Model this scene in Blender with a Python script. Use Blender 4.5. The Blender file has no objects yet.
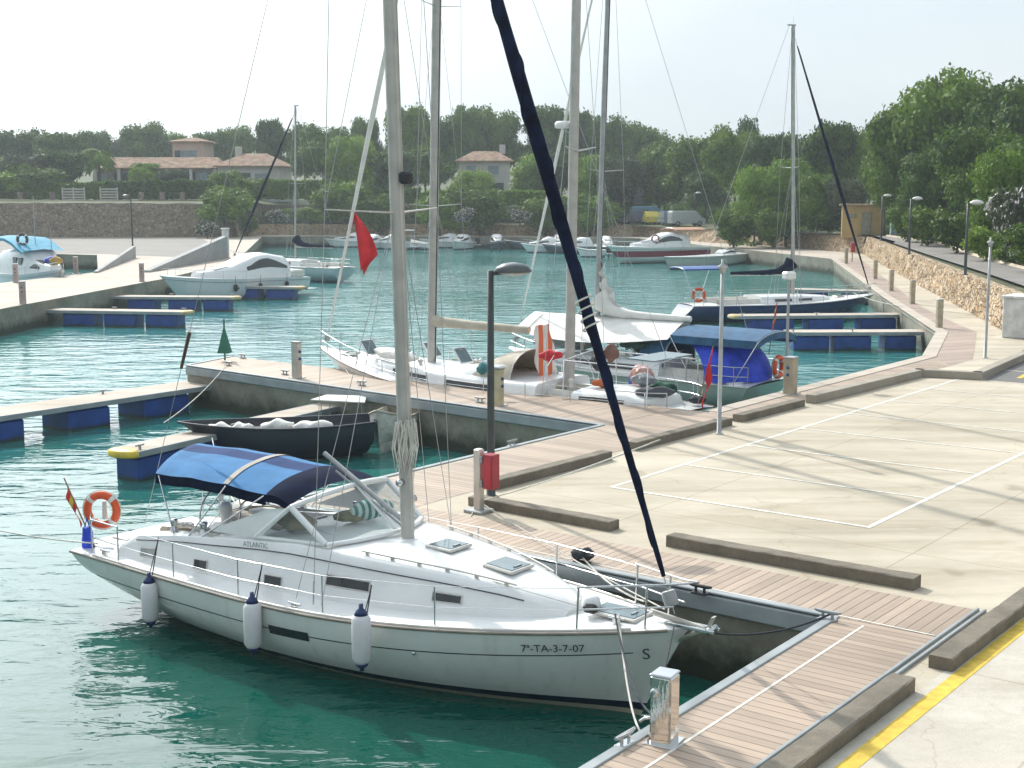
import bpy, bmesh, math, random
from mathutils import Vector, Matrix, noise
R = math.radians
random.seed(7)
sc = bpy.context.scene
col = sc.collection

# ------------------------------------------------------------------ camera, sky, sun, exposure
CAMZ = 7.2
PITCH = R(8.06)
FPX = 1370.0
cd = bpy.data.cameras.new('camera'); cam = bpy.data.objects.new('camera', cd); col.objects.link(cam)
cam.location = (0, 0, CAMZ); cam.rotation_euler = (R(90) - PITCH, 0, 0)
cd.sensor_width = 36; cd.lens = 36 * FPX / 1024; cd.clip_start = 0.1; cd.clip_end = 6000
sc.camera = cam

SUN_AZ = R(119); SUN_EL = R(37)
world = bpy.data.worlds.new("World"); sc.world = world; world.use_nodes = True
wt = world.node_tree; bg = wt.nodes['Background']
sky = wt.nodes.new('ShaderNodeTexSky'); sky.sky_type = 'NISHITA'; sky.sun_disc = False
sky.sun_elevation = SUN_EL; sky.sun_rotation = R(90) - SUN_AZ
sky.air_density = 1.0; sky.dust_density = 3.0; sky.ozone_density = 1.5; sky.altitude = 0
# a thin bright veil of high haze over the blue
veil = wt.nodes.new('ShaderNodeMix'); veil.data_type = 'RGBA'
veil.inputs[0].default_value = 0.80
veil.inputs[7].default_value = (6.9, 7.5, 7.9, 1)
_cn = wt.nodes.new('ShaderNodeTexNoise'); _cn.inputs['Scale'].default_value = 2.2; _cn.inputs['Detail'].default_value = 5; _cm = wt.nodes.new('ShaderNodeMapping'); _cm.inputs['Scale'].default_value = (1, 1, 3.5)
_cg = wt.nodes.new('ShaderNodeTexCoord'); wt.links.new(_cg.outputs['Generated'], _cm.inputs['Vector']); wt.links.new(_cm.outputs[0], _cn.inputs['Vector'])
_cv = wt.nodes.new('ShaderNodeValToRGB'); wt.links.new(_cn.outputs[0], _cv.inputs[0]); _cv.color_ramp.elements[0].position = .35; _cv.color_ramp.elements[0].color = (6.8, 7.8, 8.7, 1); _cv.color_ramp.elements[1].position = .7; _cv.color_ramp.elements[1].color = (8.1, 8.7, 9.1, 1)
wt.links.new(_cv.outputs[0], veil.inputs[7])
wt.links.new(sky.outputs[0], veil.inputs[6])
# the hazy bright aureole round the sun
_sv = (math.cos(SUN_AZ) * math.cos(SUN_EL), math.sin(SUN_AZ) * math.cos(SUN_EL), math.sin(SUN_EL))
_tc = wt.nodes.new('ShaderNodeTexCoord'); _dp = wt.nodes.new('ShaderNodeVectorMath'); _dp.operation = 'DOT_PRODUCT'
wt.links.new(_tc.outputs['Generated'], _dp.inputs[0]); _dp.inputs[1].default_value = _sv
_cr = wt.nodes.new('ShaderNodeValToRGB'); wt.links.new(_dp.outputs['Value'], _cr.inputs[0]); _e = _cr.color_ramp.elements
_e[0].position = 0.70; _e[0].color = (0, 0, 0, 1); _e[1].position = 1.0; _e[1].color = (1, 1, 1, 1); _m = _e.new(0.80); _m.color = (.07, .07, .07, 1); _m = _e.new(0.88); _m.color = (.40, .40, .40, 1); _m = _e.new(0.95); _m.color = (.8, .8, .8, 1)
_ml = wt.nodes.new('ShaderNodeMix'); _ml.data_type = 'RGBA'; _ml.blend_type = 'ADD'; _ml.inputs[0].default_value = 1.0
_sc = wt.nodes.new('ShaderNodeVectorMath'); _sc.operation = 'MULTIPLY'; wt.links.new(_cr.outputs[0], _sc.inputs[0]); _sc.inputs[1].default_value = (34, 36, 37)
wt.links.new(veil.outputs[2], _ml.inputs[6]); wt.links.new(_sc.outputs[0], _ml.inputs[7])
wt.links.new(_ml.outputs[2], bg.inputs['Color'])
bg.inputs['Strength'].default_value = 0.105
sl = bpy.data.lights.new('sun', 'SUN'); sl.energy = 3.9; sl.angle = R(0.6); sl.color = (1.0, 0.95, 0.86)
so = bpy.data.objects.new('sun', sl); col.objects.link(so)
sd = Vector((math.cos(SUN_AZ) * math.cos(SUN_EL), math.sin(SUN_AZ) * math.cos(SUN_EL), math.sin(SUN_EL)))
so.rotation_euler = sd.to_track_quat('Z', 'Y').to_euler(); so.location = (0, 0, 60)
sc.view_settings.view_transform = 'Standard'; sc.view_settings.look = 'None'
sc.view_settings.gamma = 1; sc.view_settings.use_curve_mapping = False
sc.view_settings.exposure = 0.06

# ------------------------------------------------------------------ surveying helpers
CP, SP = math.cos(PITCH), math.sin(PITCH)
def ray(px, py):
    x = px - 512; y = -(py - 384)
    return (x, FPX * CP + y * SP, y * CP - FPX * SP)
def G(px, py, z=1.35):
    d = ray(px, py); t = (z - CAMZ) / d[2]
    return Vector((d[0] * t, d[1] * t, z))
def AT(px, dist):          # ground x for a bearing and a distance
    return (px - 512) / 1384.0 * dist
def ZY(py, dist):          # height seen at row py at a distance
    return CAMZ + (190 - py) / 1384.0 * dist
ANG = R(-37.3)
UX, UY = math.cos(ANG), math.sin(ANG); VX, VY = -UY, UX
CX, CY = 4.47, 18.32
def Q(a, b, z=0.0): return Vector((CX + a * UX + b * VX, CY + a * UY + b * VY, z))

# ------------------------------------------------------------------ materials
MATS = {}
def mat(name, c, rough=0.6, metal=0.0, var=0.12, scale=3.0, bump=0.0, bscale=30.0, spec=None, trans=0.0, alpha=None, coat=0.0, detail=4.0, c2=None):
    if name in MATS: return MATS[name]
    m = bpy.data.materials.new(name); m.use_nodes = True
    nt = m.node_tree; p = nt.nodes['Principled BSDF']
    p.inputs['Roughness'].default_value = rough; p.inputs['Metallic'].default_value = metal
    if spec is not None: p.inputs['Specular IOR Level'].default_value = spec
    if trans: p.inputs['Transmission Weight'].default_value = trans
    if coat: p.inputs['Coat Weight'].default_value = coat
    if alpha is not None: p.inputs['Alpha'].default_value = alpha
    tc = nt.nodes.new('ShaderNodeTexCoord'); n = nt.nodes.new('ShaderNodeTexNoise')
    n.inputs['Scale'].default_value = scale; n.inputs['Detail'].default_value = detail
    nt.links.new(tc.outputs['Object'], n.inputs['Vector'])
    cr = nt.nodes.new('ShaderNodeValToRGB')
    a = c2 if c2 else tuple(max(0, v * (1 - var * 2)) for v in c)
    b = c if c2 else tuple(min(1, v * (1 + var)) for v in c)
    cr.color_ramp.elements[0].position = 0.32; cr.color_ramp.elements[1].position = 0.68
    cr.color_ramp.elements[0].color = (*a, 1); cr.color_ramp.elements[1].color = (*b, 1)
    nt.links.new(n.outputs[0], cr.inputs[0]); nt.links.new(cr.outputs[0], p.inputs['Base Color'])
    if bump:
        n2 = nt.nodes.new('ShaderNodeTexNoise'); n2.inputs['Scale'].default_value = bscale; n2.inputs['Detail'].default_value = 6
        nt.links.new(tc.outputs['Object'], n2.inputs['Vector'])
        bp = nt.nodes.new('ShaderNodeBump'); bp.inputs['Strength'].default_value = 0.8; bp.inputs['Distance'].default_value = bump
        nt.links.new(n2.outputs[0], bp.inputs['Height']); nt.links.new(bp.outputs[0], p.inputs['Normal'])
    MATS[name] = m
    return m

def N(nt, t, **kw):
    n = nt.nodes.new(t)
    for k, v in kw.items():
        if hasattr(n, k): setattr(n, k, v)
        else: n.inputs[k.replace('_', ' ')].default_value = v
    return n
def ramp(nt, src, stops):
    cr = nt.nodes.new('ShaderNodeValToRGB'); e = cr.color_ramp.elements
    while len(e) < len(stops): e.new(0.5)
    for i, (p, c) in enumerate(stops):
        e[i].position = p; e[i].color = (*c, 1) if len(c) == 3 else c
    nt.links.new(src, cr.inputs[0]); return cr
def mixc(nt, f, a, b, mode='MIX'):
    m = nt.nodes.new('ShaderNodeMix'); m.data_type = 'RGBA'; m.blend_type = mode
    for s, v in ((m.inputs[0], f), (m.inputs[6], a), (m.inputs[7], b)):
        if hasattr(v, 'links') or hasattr(v, 'is_linked'): nt.links.new(v, s)
        else: s.default_value = v if not isinstance(v, tuple) or len(v) == 4 else (*v, 1)
    return m.outputs[2]
def mth(nt, op, a, b=None, c=None):
    m = nt.nodes.new('ShaderNodeMath'); m.operation = op
    for i, v in enumerate((a, b, c)):
        if v is None: continue
        if hasattr(v, 'is_linked'): nt.links.new(v, m.inputs[i])
        else: m.inputs[i].default_value = v
    return m.outputs[0]

def plank_mat(name, ang, c, w=0.16):
    """composite decking; ang = direction the boards run; real grooves between boards, each board its own tone"""
    m = bpy.data.materials.new(name); m.use_nodes = True; nt = m.node_tree; p = nt.nodes['Principled BSDF']
    geo = N(nt, 'ShaderNodeNewGeometry'); sep = N(nt, 'ShaderNodeSeparateXYZ')
    nt.links.new(geo.outputs['Position'], sep.inputs[0])
    s, co = math.sin(ang), math.cos(ang)
    across = mth(nt, 'ADD', mth(nt, 'MULTIPLY', sep.outputs[0], -s), mth(nt, 'MULTIPLY', sep.outputs[1], co))
    along = mth(nt, 'ADD', mth(nt, 'MULTIPLY', sep.outputs[0], co), mth(nt, 'MULTIPLY', sep.outputs[1], s))
    t = mth(nt, 'DIVIDE', across, w); fl = mth(nt, 'FLOOR', t); fr = mth(nt, 'FRACT', t)
    wn = N(nt, 'ShaderNodeTexWhiteNoise'); wn.noise_dimensions = '1D'; nt.links.new(fl, wn.inputs['W'])
    edge = mth(nt, 'MINIMUM', fr, mth(nt, 'SUBTRACT', 1.0, fr))
    gap = ramp(nt, edge, [(0.0, (0, 0, 0)), (0.03, (0, 0, 0)), (0.07, (1, 1, 1))])
    cmb = N(nt, 'ShaderNodeCombineXYZ'); nt.links.new(along, cmb.inputs[0]); nt.links.new(mth(nt, 'MULTIPLY', across, 14.0), cmb.inputs[1])
    nn = N(nt, 'ShaderNodeTexNoise', Scale=1.5, Detail=5.0); nt.links.new(cmb.outputs[0], nn.inputs['Vector'])
    n3 = N(nt, 'ShaderNodeTexNoise', Scale=0.5, Detail=5.0); nt.links.new(geo.outputs['Position'], n3.inputs['Vector'])
    tone = mth(nt, 'ADD', mth(nt, 'MULTIPLY', wn.outputs['Value'], 0.24), mth(nt, 'MULTIPLY', nn.outputs[0], 0.3))
    tone = mth(nt, 'ADD', tone, mth(nt, 'MULTIPLY', n3.outputs[0], 0.5))
    cr = ramp(nt, tone, [(0.3, tuple(v * 0.66 for v in c)), (0.75, tuple(v * 1.2 for v in c))])
    dark = tuple(v * 0.40 for v in c)
    nt.links.new(mixc(nt, gap.outputs[0], dark, cr.outputs[0]), p.inputs['Base Color'])
    p.inputs['Roughness'].default_value = 0.62
    bp = N(nt, 'ShaderNodeBump', Strength=0.6, Distance=0.008); nt.links.new(gap.outputs[0], bp.inputs['Height']); nt.links.new(bp.outputs[0], p.inputs['Normal'])
    MATS[name] = m; return m

def concrete_mat(name, c, c2, stain=(0.30, 0.25, 0.17), scale=0.5, joints=None):
    m = bpy.data.materials.new(name); m.use_nodes = True; nt = m.node_tree; p = nt.nodes['Principled BSDF']
    geo = N(nt, 'ShaderNodeNewGeometry')
    n1 = N(nt, 'ShaderNodeTexNoise', Scale=scale, Detail=8.0, Roughness=0.62); nt.links.new(geo.outputs['Position'], n1.inputs['Vector'])
    n2 = N(nt, 'ShaderNodeTexNoise', Scale=scale * 5, Detail=8.0, Roughness=0.7, Distortion=1.2); nt.links.new(geo.outputs['Position'], n2.inputs['Vector'])
    n3 = N(nt, 'ShaderNodeTexNoise', Scale=60.0, Detail=3.0); nt.links.new(geo.outputs['Position'], n3.inputs['Vector'])
    a = ramp(nt, n1.outputs[0], [(0.36, c2), (0.64, c)])
    f = ramp(nt, n2.outputs[0], [(0.45, (0, 0, 0)), (0.75, (0.55, 0.55, 0.55))])
    x = mixc(nt, f.outputs[0], a.outputs[0], stain)
    g = ramp(nt, n3.outputs[0], [(0.3, (0.86, 0.86, 0.86)), (0.7, (1.06, 1.06, 1.06))])
    x = mixc(nt, 1.0, x, g.outputs[0], 'MULTIPLY')
    if joints:
        # sawn slab joints on the quay grid, hairline cracks, tyre-dark lanes and pale worn patches
        sp = N(nt, 'ShaderNodeSeparateXYZ'); nt.links.new(geo.outputs['Position'], sp.inputs[0])
        jx = mth(nt, 'ADD', mth(nt, 'MULTIPLY', mth(nt, 'SUBTRACT', sp.outputs[0], 4.47), math.cos(R(-37.3))), mth(nt, 'MULTIPLY', mth(nt, 'SUBTRACT', sp.outputs[1], 18.32), math.sin(R(-37.3))))
        jy = mth(nt, 'ADD', mth(nt, 'MULTIPLY', mth(nt, 'SUBTRACT', sp.outputs[0], 4.47), -math.sin(R(-37.3))), mth(nt, 'MULTIPLY', mth(nt, 'SUBTRACT', sp.outputs[1], 18.32), math.cos(R(-37.3))))
        def jl(v, w, o): 
            f = mth(nt, 'FRACT', mth(nt, 'DIVIDE', mth(nt, 'ADD', v, o), w)); return mth(nt, 'MULTIPLY', mth(nt, 'MINIMUM', f, mth(nt, 'SUBTRACT', 1.0, f)), w)
        jd = mth(nt, 'MINIMUM', jl(jx, joints, .4), jl(jy, joints, 1.1))
        j = ramp(nt, jd, [(0.0, (.7, .67, .62)), (0.008, (.8, .77, .72)), (0.022, (1, 1, 1))])
        vz = N(nt, 'ShaderNodeTexNoise', Scale=1.6, Detail=4.0); nt.links.new(geo.outputs['Position'], vz.inputs['Vector'])
        mv = N(nt, 'ShaderNodeVectorMath'); mv.operation = 'MULTIPLY_ADD'; nt.links.new(vz.outputs[1], mv.inputs[0]); mv.inputs[1].default_value = (1.2, 1.2, 0); nt.links.new(geo.outputs['Position'], mv.inputs[2])
        vc = N(nt, 'ShaderNodeTexVoronoi', Scale=0.16); vc.feature = 'DISTANCE_TO_EDGE'; nt.links.new(mv.outputs[0], vc.inputs['Vector'])
        ck = ramp(nt, vc.outputs[0], [(0.0, (.85, .82, .78)), (0.0022, (1, 1, 1))])
        mpn = N(nt, 'ShaderNodeMapping'); mpn.inputs['Rotation'].default_value = (0, 0, R(37.3)); mpn.inputs['Scale'].default_value = (.25, 1.6, 1); nt.links.new(geo.outputs['Position'], mpn.inputs['Vector'])
        nl = N(nt, 'ShaderNodeTexNoise', Scale=0.6, Detail=7.0, Roughness=.65, Distortion=.8); nt.links.new(mpn.outputs[0], nl.inputs['Vector'])
        pl = ramp(nt, nl.outputs[0], [(0.36, (.84, .82, .78)), (0.5, (1, 1, 1)), (0.68, (1.12, 1.13, 1.14))])
        sp2 = N(nt, 'ShaderNodeTexVoronoi', Scale=0.45); nt.links.new(mv.outputs[0], sp2.inputs['Vector'])
        oil = ramp(nt, sp2.outputs['Distance'], [(0.05, (.72, .70, .66)), (0.16, (1, 1, 1))])
        for k_ in (j, ck, pl, oil): x = mixc(nt, 1.0, x, k_.outputs[0], 'MULTIPLY')
    nt.links.new(x, p.inputs['Base Color']); p.inputs['Roughness'].default_value = 0.85
    bp = N(nt, 'ShaderNodeBump', Strength=0.5, Distance=0.006); nt.links.new(n3.outputs[0], bp.inputs['Height']); nt.links.new(bp.outputs[0], p.inputs['Normal'])
    MATS[name] = m; return m

def stone_mat(name, cols, scale=2.2, mortar=(0.12, 0.10, 0.08), bump=0.12):
    m = bpy.data.materials.new(name); m.use_nodes = True; nt = m.node_tree; p = nt.nodes['Principled BSDF']
    geo = N(nt, 'ShaderNodeNewGeometry')
    nz = N(nt, 'ShaderNodeTexNoise', Scale=1.3, Detail=3.0); nt.links.new(geo.outputs['Position'], nz.inputs['Vector'])
    mp = N(nt, 'ShaderNodeVectorMath'); mp.operation = 'MULTIPLY_ADD'
    nt.links.new(nz.outputs[1], mp.inputs[0]); mp.inputs[1].default_value = (0.35, 0.35, 0.35); nt.links.new(geo.outputs['Position'], mp.inputs[2])
    v = N(nt, 'ShaderNodeTexVoronoi', Scale=scale); nt.links.new(mp.outputs[0], v.inputs['Vector'])
    ve = N(nt, 'ShaderNodeTexVoronoi', Scale=scale); ve.feature = 'DISTANCE_TO_EDGE'; nt.links.new(mp.outputs[0], ve.inputs['Vector'])
    sep = N(nt, 'ShaderNodeSeparateXYZ'); nt.links.new(v.outputs['Color'], sep.inputs[0])
    n = len(cols); cr = ramp(nt, sep.outputs[0], [(i / (n - 1), c) for i, c in enumerate(cols)])
    e = ramp(nt, ve.outputs[0], [(0.0, (0, 0, 0)), (0.09, (1, 1, 1))])
    n4 = N(nt, 'ShaderNodeTexNoise', Scale=9.0, Detail=5.0); nt.links.new(geo.outputs['Position'], n4.inputs['Vector'])
    g = ramp(nt, n4.outputs[0], [(0.3, (0.7, 0.7, 0.7)), (0.7, (1.15, 1.15, 1.15))])
    x = mixc(nt, e.outputs[0], mortar, cr.outputs[0]); x = mixc(nt, 1.0, x, g.outputs[0], 'MULTIPLY')
    nt.links.new(x, p.inputs['Base Color']); p.inputs['Roughness'].default_value = 0.9
    bp = N(nt, 'ShaderNodeBump', Strength=0.9, Distance=bump); nt.links.new(e.outputs[0], bp.inputs['Height']); nt.links.new(bp.outputs[0], p.inputs['Normal'])
    MATS[name] = m; return m

def leaf_mat(name, c, c2, rough=0.6, transl=0.25):
    m = bpy.data.materials.new(name); m.use_nodes = True; nt = m.node_tree; p = nt.nodes['Principled BSDF']
    geo = N(nt, 'ShaderNodeNewGeometry'); oi = N(nt, 'ShaderNodeObjectInfo')
    n1 = N(nt, 'ShaderNodeTexNoise', Scale=0.45, Detail=3.0); nt.links.new(geo.outputs['Position'], n1.inputs['Vector'])
    r = mth(nt, 'ADD', mth(nt, 'MULTIPLY', geo.outputs['Random Per Island'], 0.45), mth(nt, 'MULTIPLY', n1.outputs[0], 0.6))
    r = mth(nt, 'ADD', r, mth(nt, 'MULTIPLY', mth(nt, 'SUBTRACT', oi.outputs['Random'], 0.5), 0.35))
    cr = ramp(nt, r, [(0.2, c2), (0.85, c)])
    nt.links.new(cr.outputs[0], p.inputs['Base Color']); p.inputs['Roughness'].default_value = rough
    p.inputs['Specular IOR Level'].default_value = 0.2
    tr = N(nt, 'ShaderNodeBsdfTranslucent'); nt.links.new(cr.outputs[0], tr.inputs['Color'])
    ms = N(nt, 'ShaderNodeMixShader'); ms.inputs[0].default_value = transl
    nt.links.new(p.outputs[0], ms.inputs[1]); nt.links.new(tr.outputs[0], ms.inputs[2])
    nt.links.new(ms.outputs[0], nt.nodes['Material Output'].inputs['Surface'])
    MATS[name] = m; return m

def hull_mat(name, top, boot, bottom, z1=0.06, z2=0.16, rough=0.18, band=None, bz=(0, 0)):
    """painted hull: bottom paint, boot stripe by height above the waterline; band = (colour) between two heights"""
    m = bpy.data.materials.new(name); m.use_nodes = True; nt = m.node_tree; p = nt.nodes['Principled BSDF']
    tc = N(nt, 'ShaderNodeTexCoord'); sep = N(nt, 'ShaderNodeSeparateXYZ'); nt.links.new(tc.outputs['Object'], sep.inputs[0])
    f1 = mth(nt, 'GREATER_THAN', sep.outputs[2], z1); f2 = mth(nt, 'GREATER_THAN', sep.outputs[2], z2)
    nz = N(nt, 'ShaderNodeTexNoise', Scale=1.2, Detail=6.0, Roughness=0.7); nt.links.new(tc.outputs['Object'], nz.inputs['Vector'])
    g = ramp(nt, nz.outputs[0], [(0.3, tuple(v * 0.90 for v in top)), (0.7, top)])
    # faint run-off streaks
    cm = N(nt, 'ShaderNodeMapping'); cm.inputs['Scale'].default_value = (6, 6, 0.4); nt.links.new(tc.outputs['Object'], cm.inputs['Vector'])
    ns = N(nt, 'ShaderNodeTexNoise', Scale=1.0, Detail=4.0); nt.links.new(cm.outputs[0], ns.inputs['Vector'])
    st = ramp(nt, ns.outputs[0], [(0.55, (1, 1, 1)), (0.8, (0.90, 0.88, 0.83))])
    x = mixc(nt, 1.0, g.outputs[0], st.outputs[0], 'MULTIPLY')
    if band:
        fb = mth(nt, 'MULTIPLY', mth(nt, 'GREATER_THAN', sep.outputs[2], bz[0]), mth(nt, 'LESS_THAN', sep.outputs[2], bz[1]))
        x = mixc(nt, fb, x, band)
    x = mixc(nt, f2, boot, x); x = mixc(nt, f1, bottom, x)
    nt.links.new(x, p.inputs['Base Color']); p.inputs['Roughness'].default_value = rough
    p.inputs['Coat Weight'].default_value = 0.4; p.inputs['Coat Roughness'].default_value = 0.08
    MATS[name] = m; return m

# base colours
gel = mat('white_gelcoat', (0.78, 0.79, 0.78), 0.28, var=0.03, scale=2, coat=0.3)
gel2 = mat('cream_gelcoat', (0.66, 0.64, 0.58), 0.4, var=0.05)
nonskid = mat('grey_nonskid_deck', (0.62, 0.65, 0.68), 0.75, var=0.04, bump=0.002, bscale=120)
alu = mat('brushed_aluminium', (0.58, 0.56, 0.52), 0.42, metal=0.55, var=0.06)
alud = mat('weathered_mast_aluminium', (0.46, 0.445, 0.41), 0.5, metal=0.1, var=0.08)
steel = mat('stainless_steel', (0.62, 0.63, 0.64), 0.16, metal=1.0, var=0.03)
wire = mat('rigging_wire', (0.42, 0.42, 0.42), 0.35, metal=0.8, var=0.05)
black = mat('black_rubber', (0.02, 0.02, 0.022), 0.6)
darkm = mat('dark_painted_steel', (0.045, 0.055, 0.055), 0.5, var=0.15)
greym = mat('galvanised_steel', (0.36, 0.37, 0.37), 0.5, metal=0.4, var=0.08)
navy = mat('navy_canvas', (0.006, 0.012, 0.036), 0.95, var=0.15, bump=0.004, bscale=14, spec=.08)
navysail = mat('navy_rolled_sail_cloth', (0.008, 0.014, 0.042), 0.9, var=0.35, scale=3, bump=0.05, bscale=5, spec=.12)
navy2 = mat('blue_acrylic_canvas', (0.02, 0.09, 0.30), 0.55, var=0.12, bump=0.006, bscale=5, spec=0.6)
grayc = mat('grey_webbing', (0.33, 0.31, 0.27), 0.8)
bluec = mat('bright_blue_tarpaulin', (0.015, 0.06, 0.62), 0.6, var=0.15, bump=0.02, bscale=4)
skyc = mat('turquoise_canvas', (0.05, 0.30, 0.46), 0.8, var=0.1, bump=0.01, bscale=4)
whitec = mat('white_sailcloth', (0.74, 0.73, 0.69), 0.75, var=0.05, bump=0.02, bscale=5)
tanc = mat('beige_canvas', (0.50, 0.45, 0.36), 0.8, var=0.08, bump=0.02, bscale=5)
redc = mat('red_flag_cloth', (0.62, 0.02, 0.03), 0.7, var=0.1)
orange = mat('orange_lifebuoy', (0.75, 0.10, 0.02), 0.5, var=0.08)
teak = mat('weathered_teak', (0.30, 0.19, 0.11), 0.65, var=0.15, scale=8)
rope_w = mat('white_rope', (0.62, 0.60, 0.54), 0.9, bump=0.003, bscale=200)
rope_d = mat('dark_rope', (0.035, 0.04, 0.05), 0.9)
redp = mat('red_painted_steel', (0.36, 0.02, 0.035), 0.38, var=0.08)
yellow = mat('yellow_plastic', (0.72, 0.52, 0.05), 0.5)
bluef = mat('blue_polyethylene_float', (0.012, 0.06, 0.27), 0.4, var=0.15, scale=2)
glassd = mat('tinted_window', (0.012, 0.018, 0.022), 0.06, spec=0.8)
glassb = mat('blue_grey_hatch_glass', (0.09, 0.15, 0.17), 0.08, spec=0.8)
greent = mat('green_painted_metal', (0.01, 0.15, 0.09), 0.5)
brownr = mat('brown_varnish', (0.10, 0.05, 0.025), 0.4)
cushion = mat('taupe_cushion', (0.36, 0.31, 0.25), 0.85)
text_m = mat('dark_grey_vinyl_lettering', (0.03, 0.035, 0.05), 0.4)
blackg = mat('black_engine_cowl', (0.02, 0.022, 0.025), 0.3)
bark = mat('pine_bark', (0.11, 0.085, 0.065), 0.95, var=0.3, bump=0.05, bscale=8)
def clear_glass(name, tint=(0.8, 0.85, 0.86), a=0.25):
    m = bpy.data.materials.new(name); m.use_nodes = True; nt = m.node_tree
    nt.nodes.remove(nt.nodes['Principled BSDF'])
    t = N(nt, 'ShaderNodeBsdfTransparent'); t.inputs[0].default_value = (*tint, 1)
    g = N(nt, 'ShaderNodeBsdfGlossy'); g.inputs['Roughness'].default_value = 0.08
    lw = N(nt, 'ShaderNodeLayerWeight', Blend=0.5); fr = N(nt, 'ShaderNodeMath'); fr.operation = 'MULTIPLY_ADD'; nt.links.new(mth(nt, 'POWER', lw.outputs['Facing'], 4.0), fr.inputs[0]); fr.inputs[1].default_value = 0.45; fr.inputs[2].default_value = 0.04; d = N(nt, 'ShaderNodeBsdfDiffuse'); d.inputs[0].default_value = (0.6, 0.62, 0.6, 1)
    m1 = N(nt, 'ShaderNodeMixShader'); m1.inputs[0].default_value = a
    nt.links.new(t.outputs[0], m1.inputs[1]); nt.links.new(d.outputs[0], m1.inputs[2])
    m2 = N(nt, 'ShaderNodeMixShader'); nt.links.new(fr.outputs[0], m2.inputs[0])
    nt.links.new(m1.outputs[0], m2.inputs[1]); nt.links.new(g.outputs[0], m2.inputs[2])
    nt.links.new(m2.outputs[0], nt.nodes['Material Output'].inputs['Surface'])
    MATS[name] = m; return m
vinyl = clear_glass('clear_vinyl_window', a=0.07)

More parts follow.
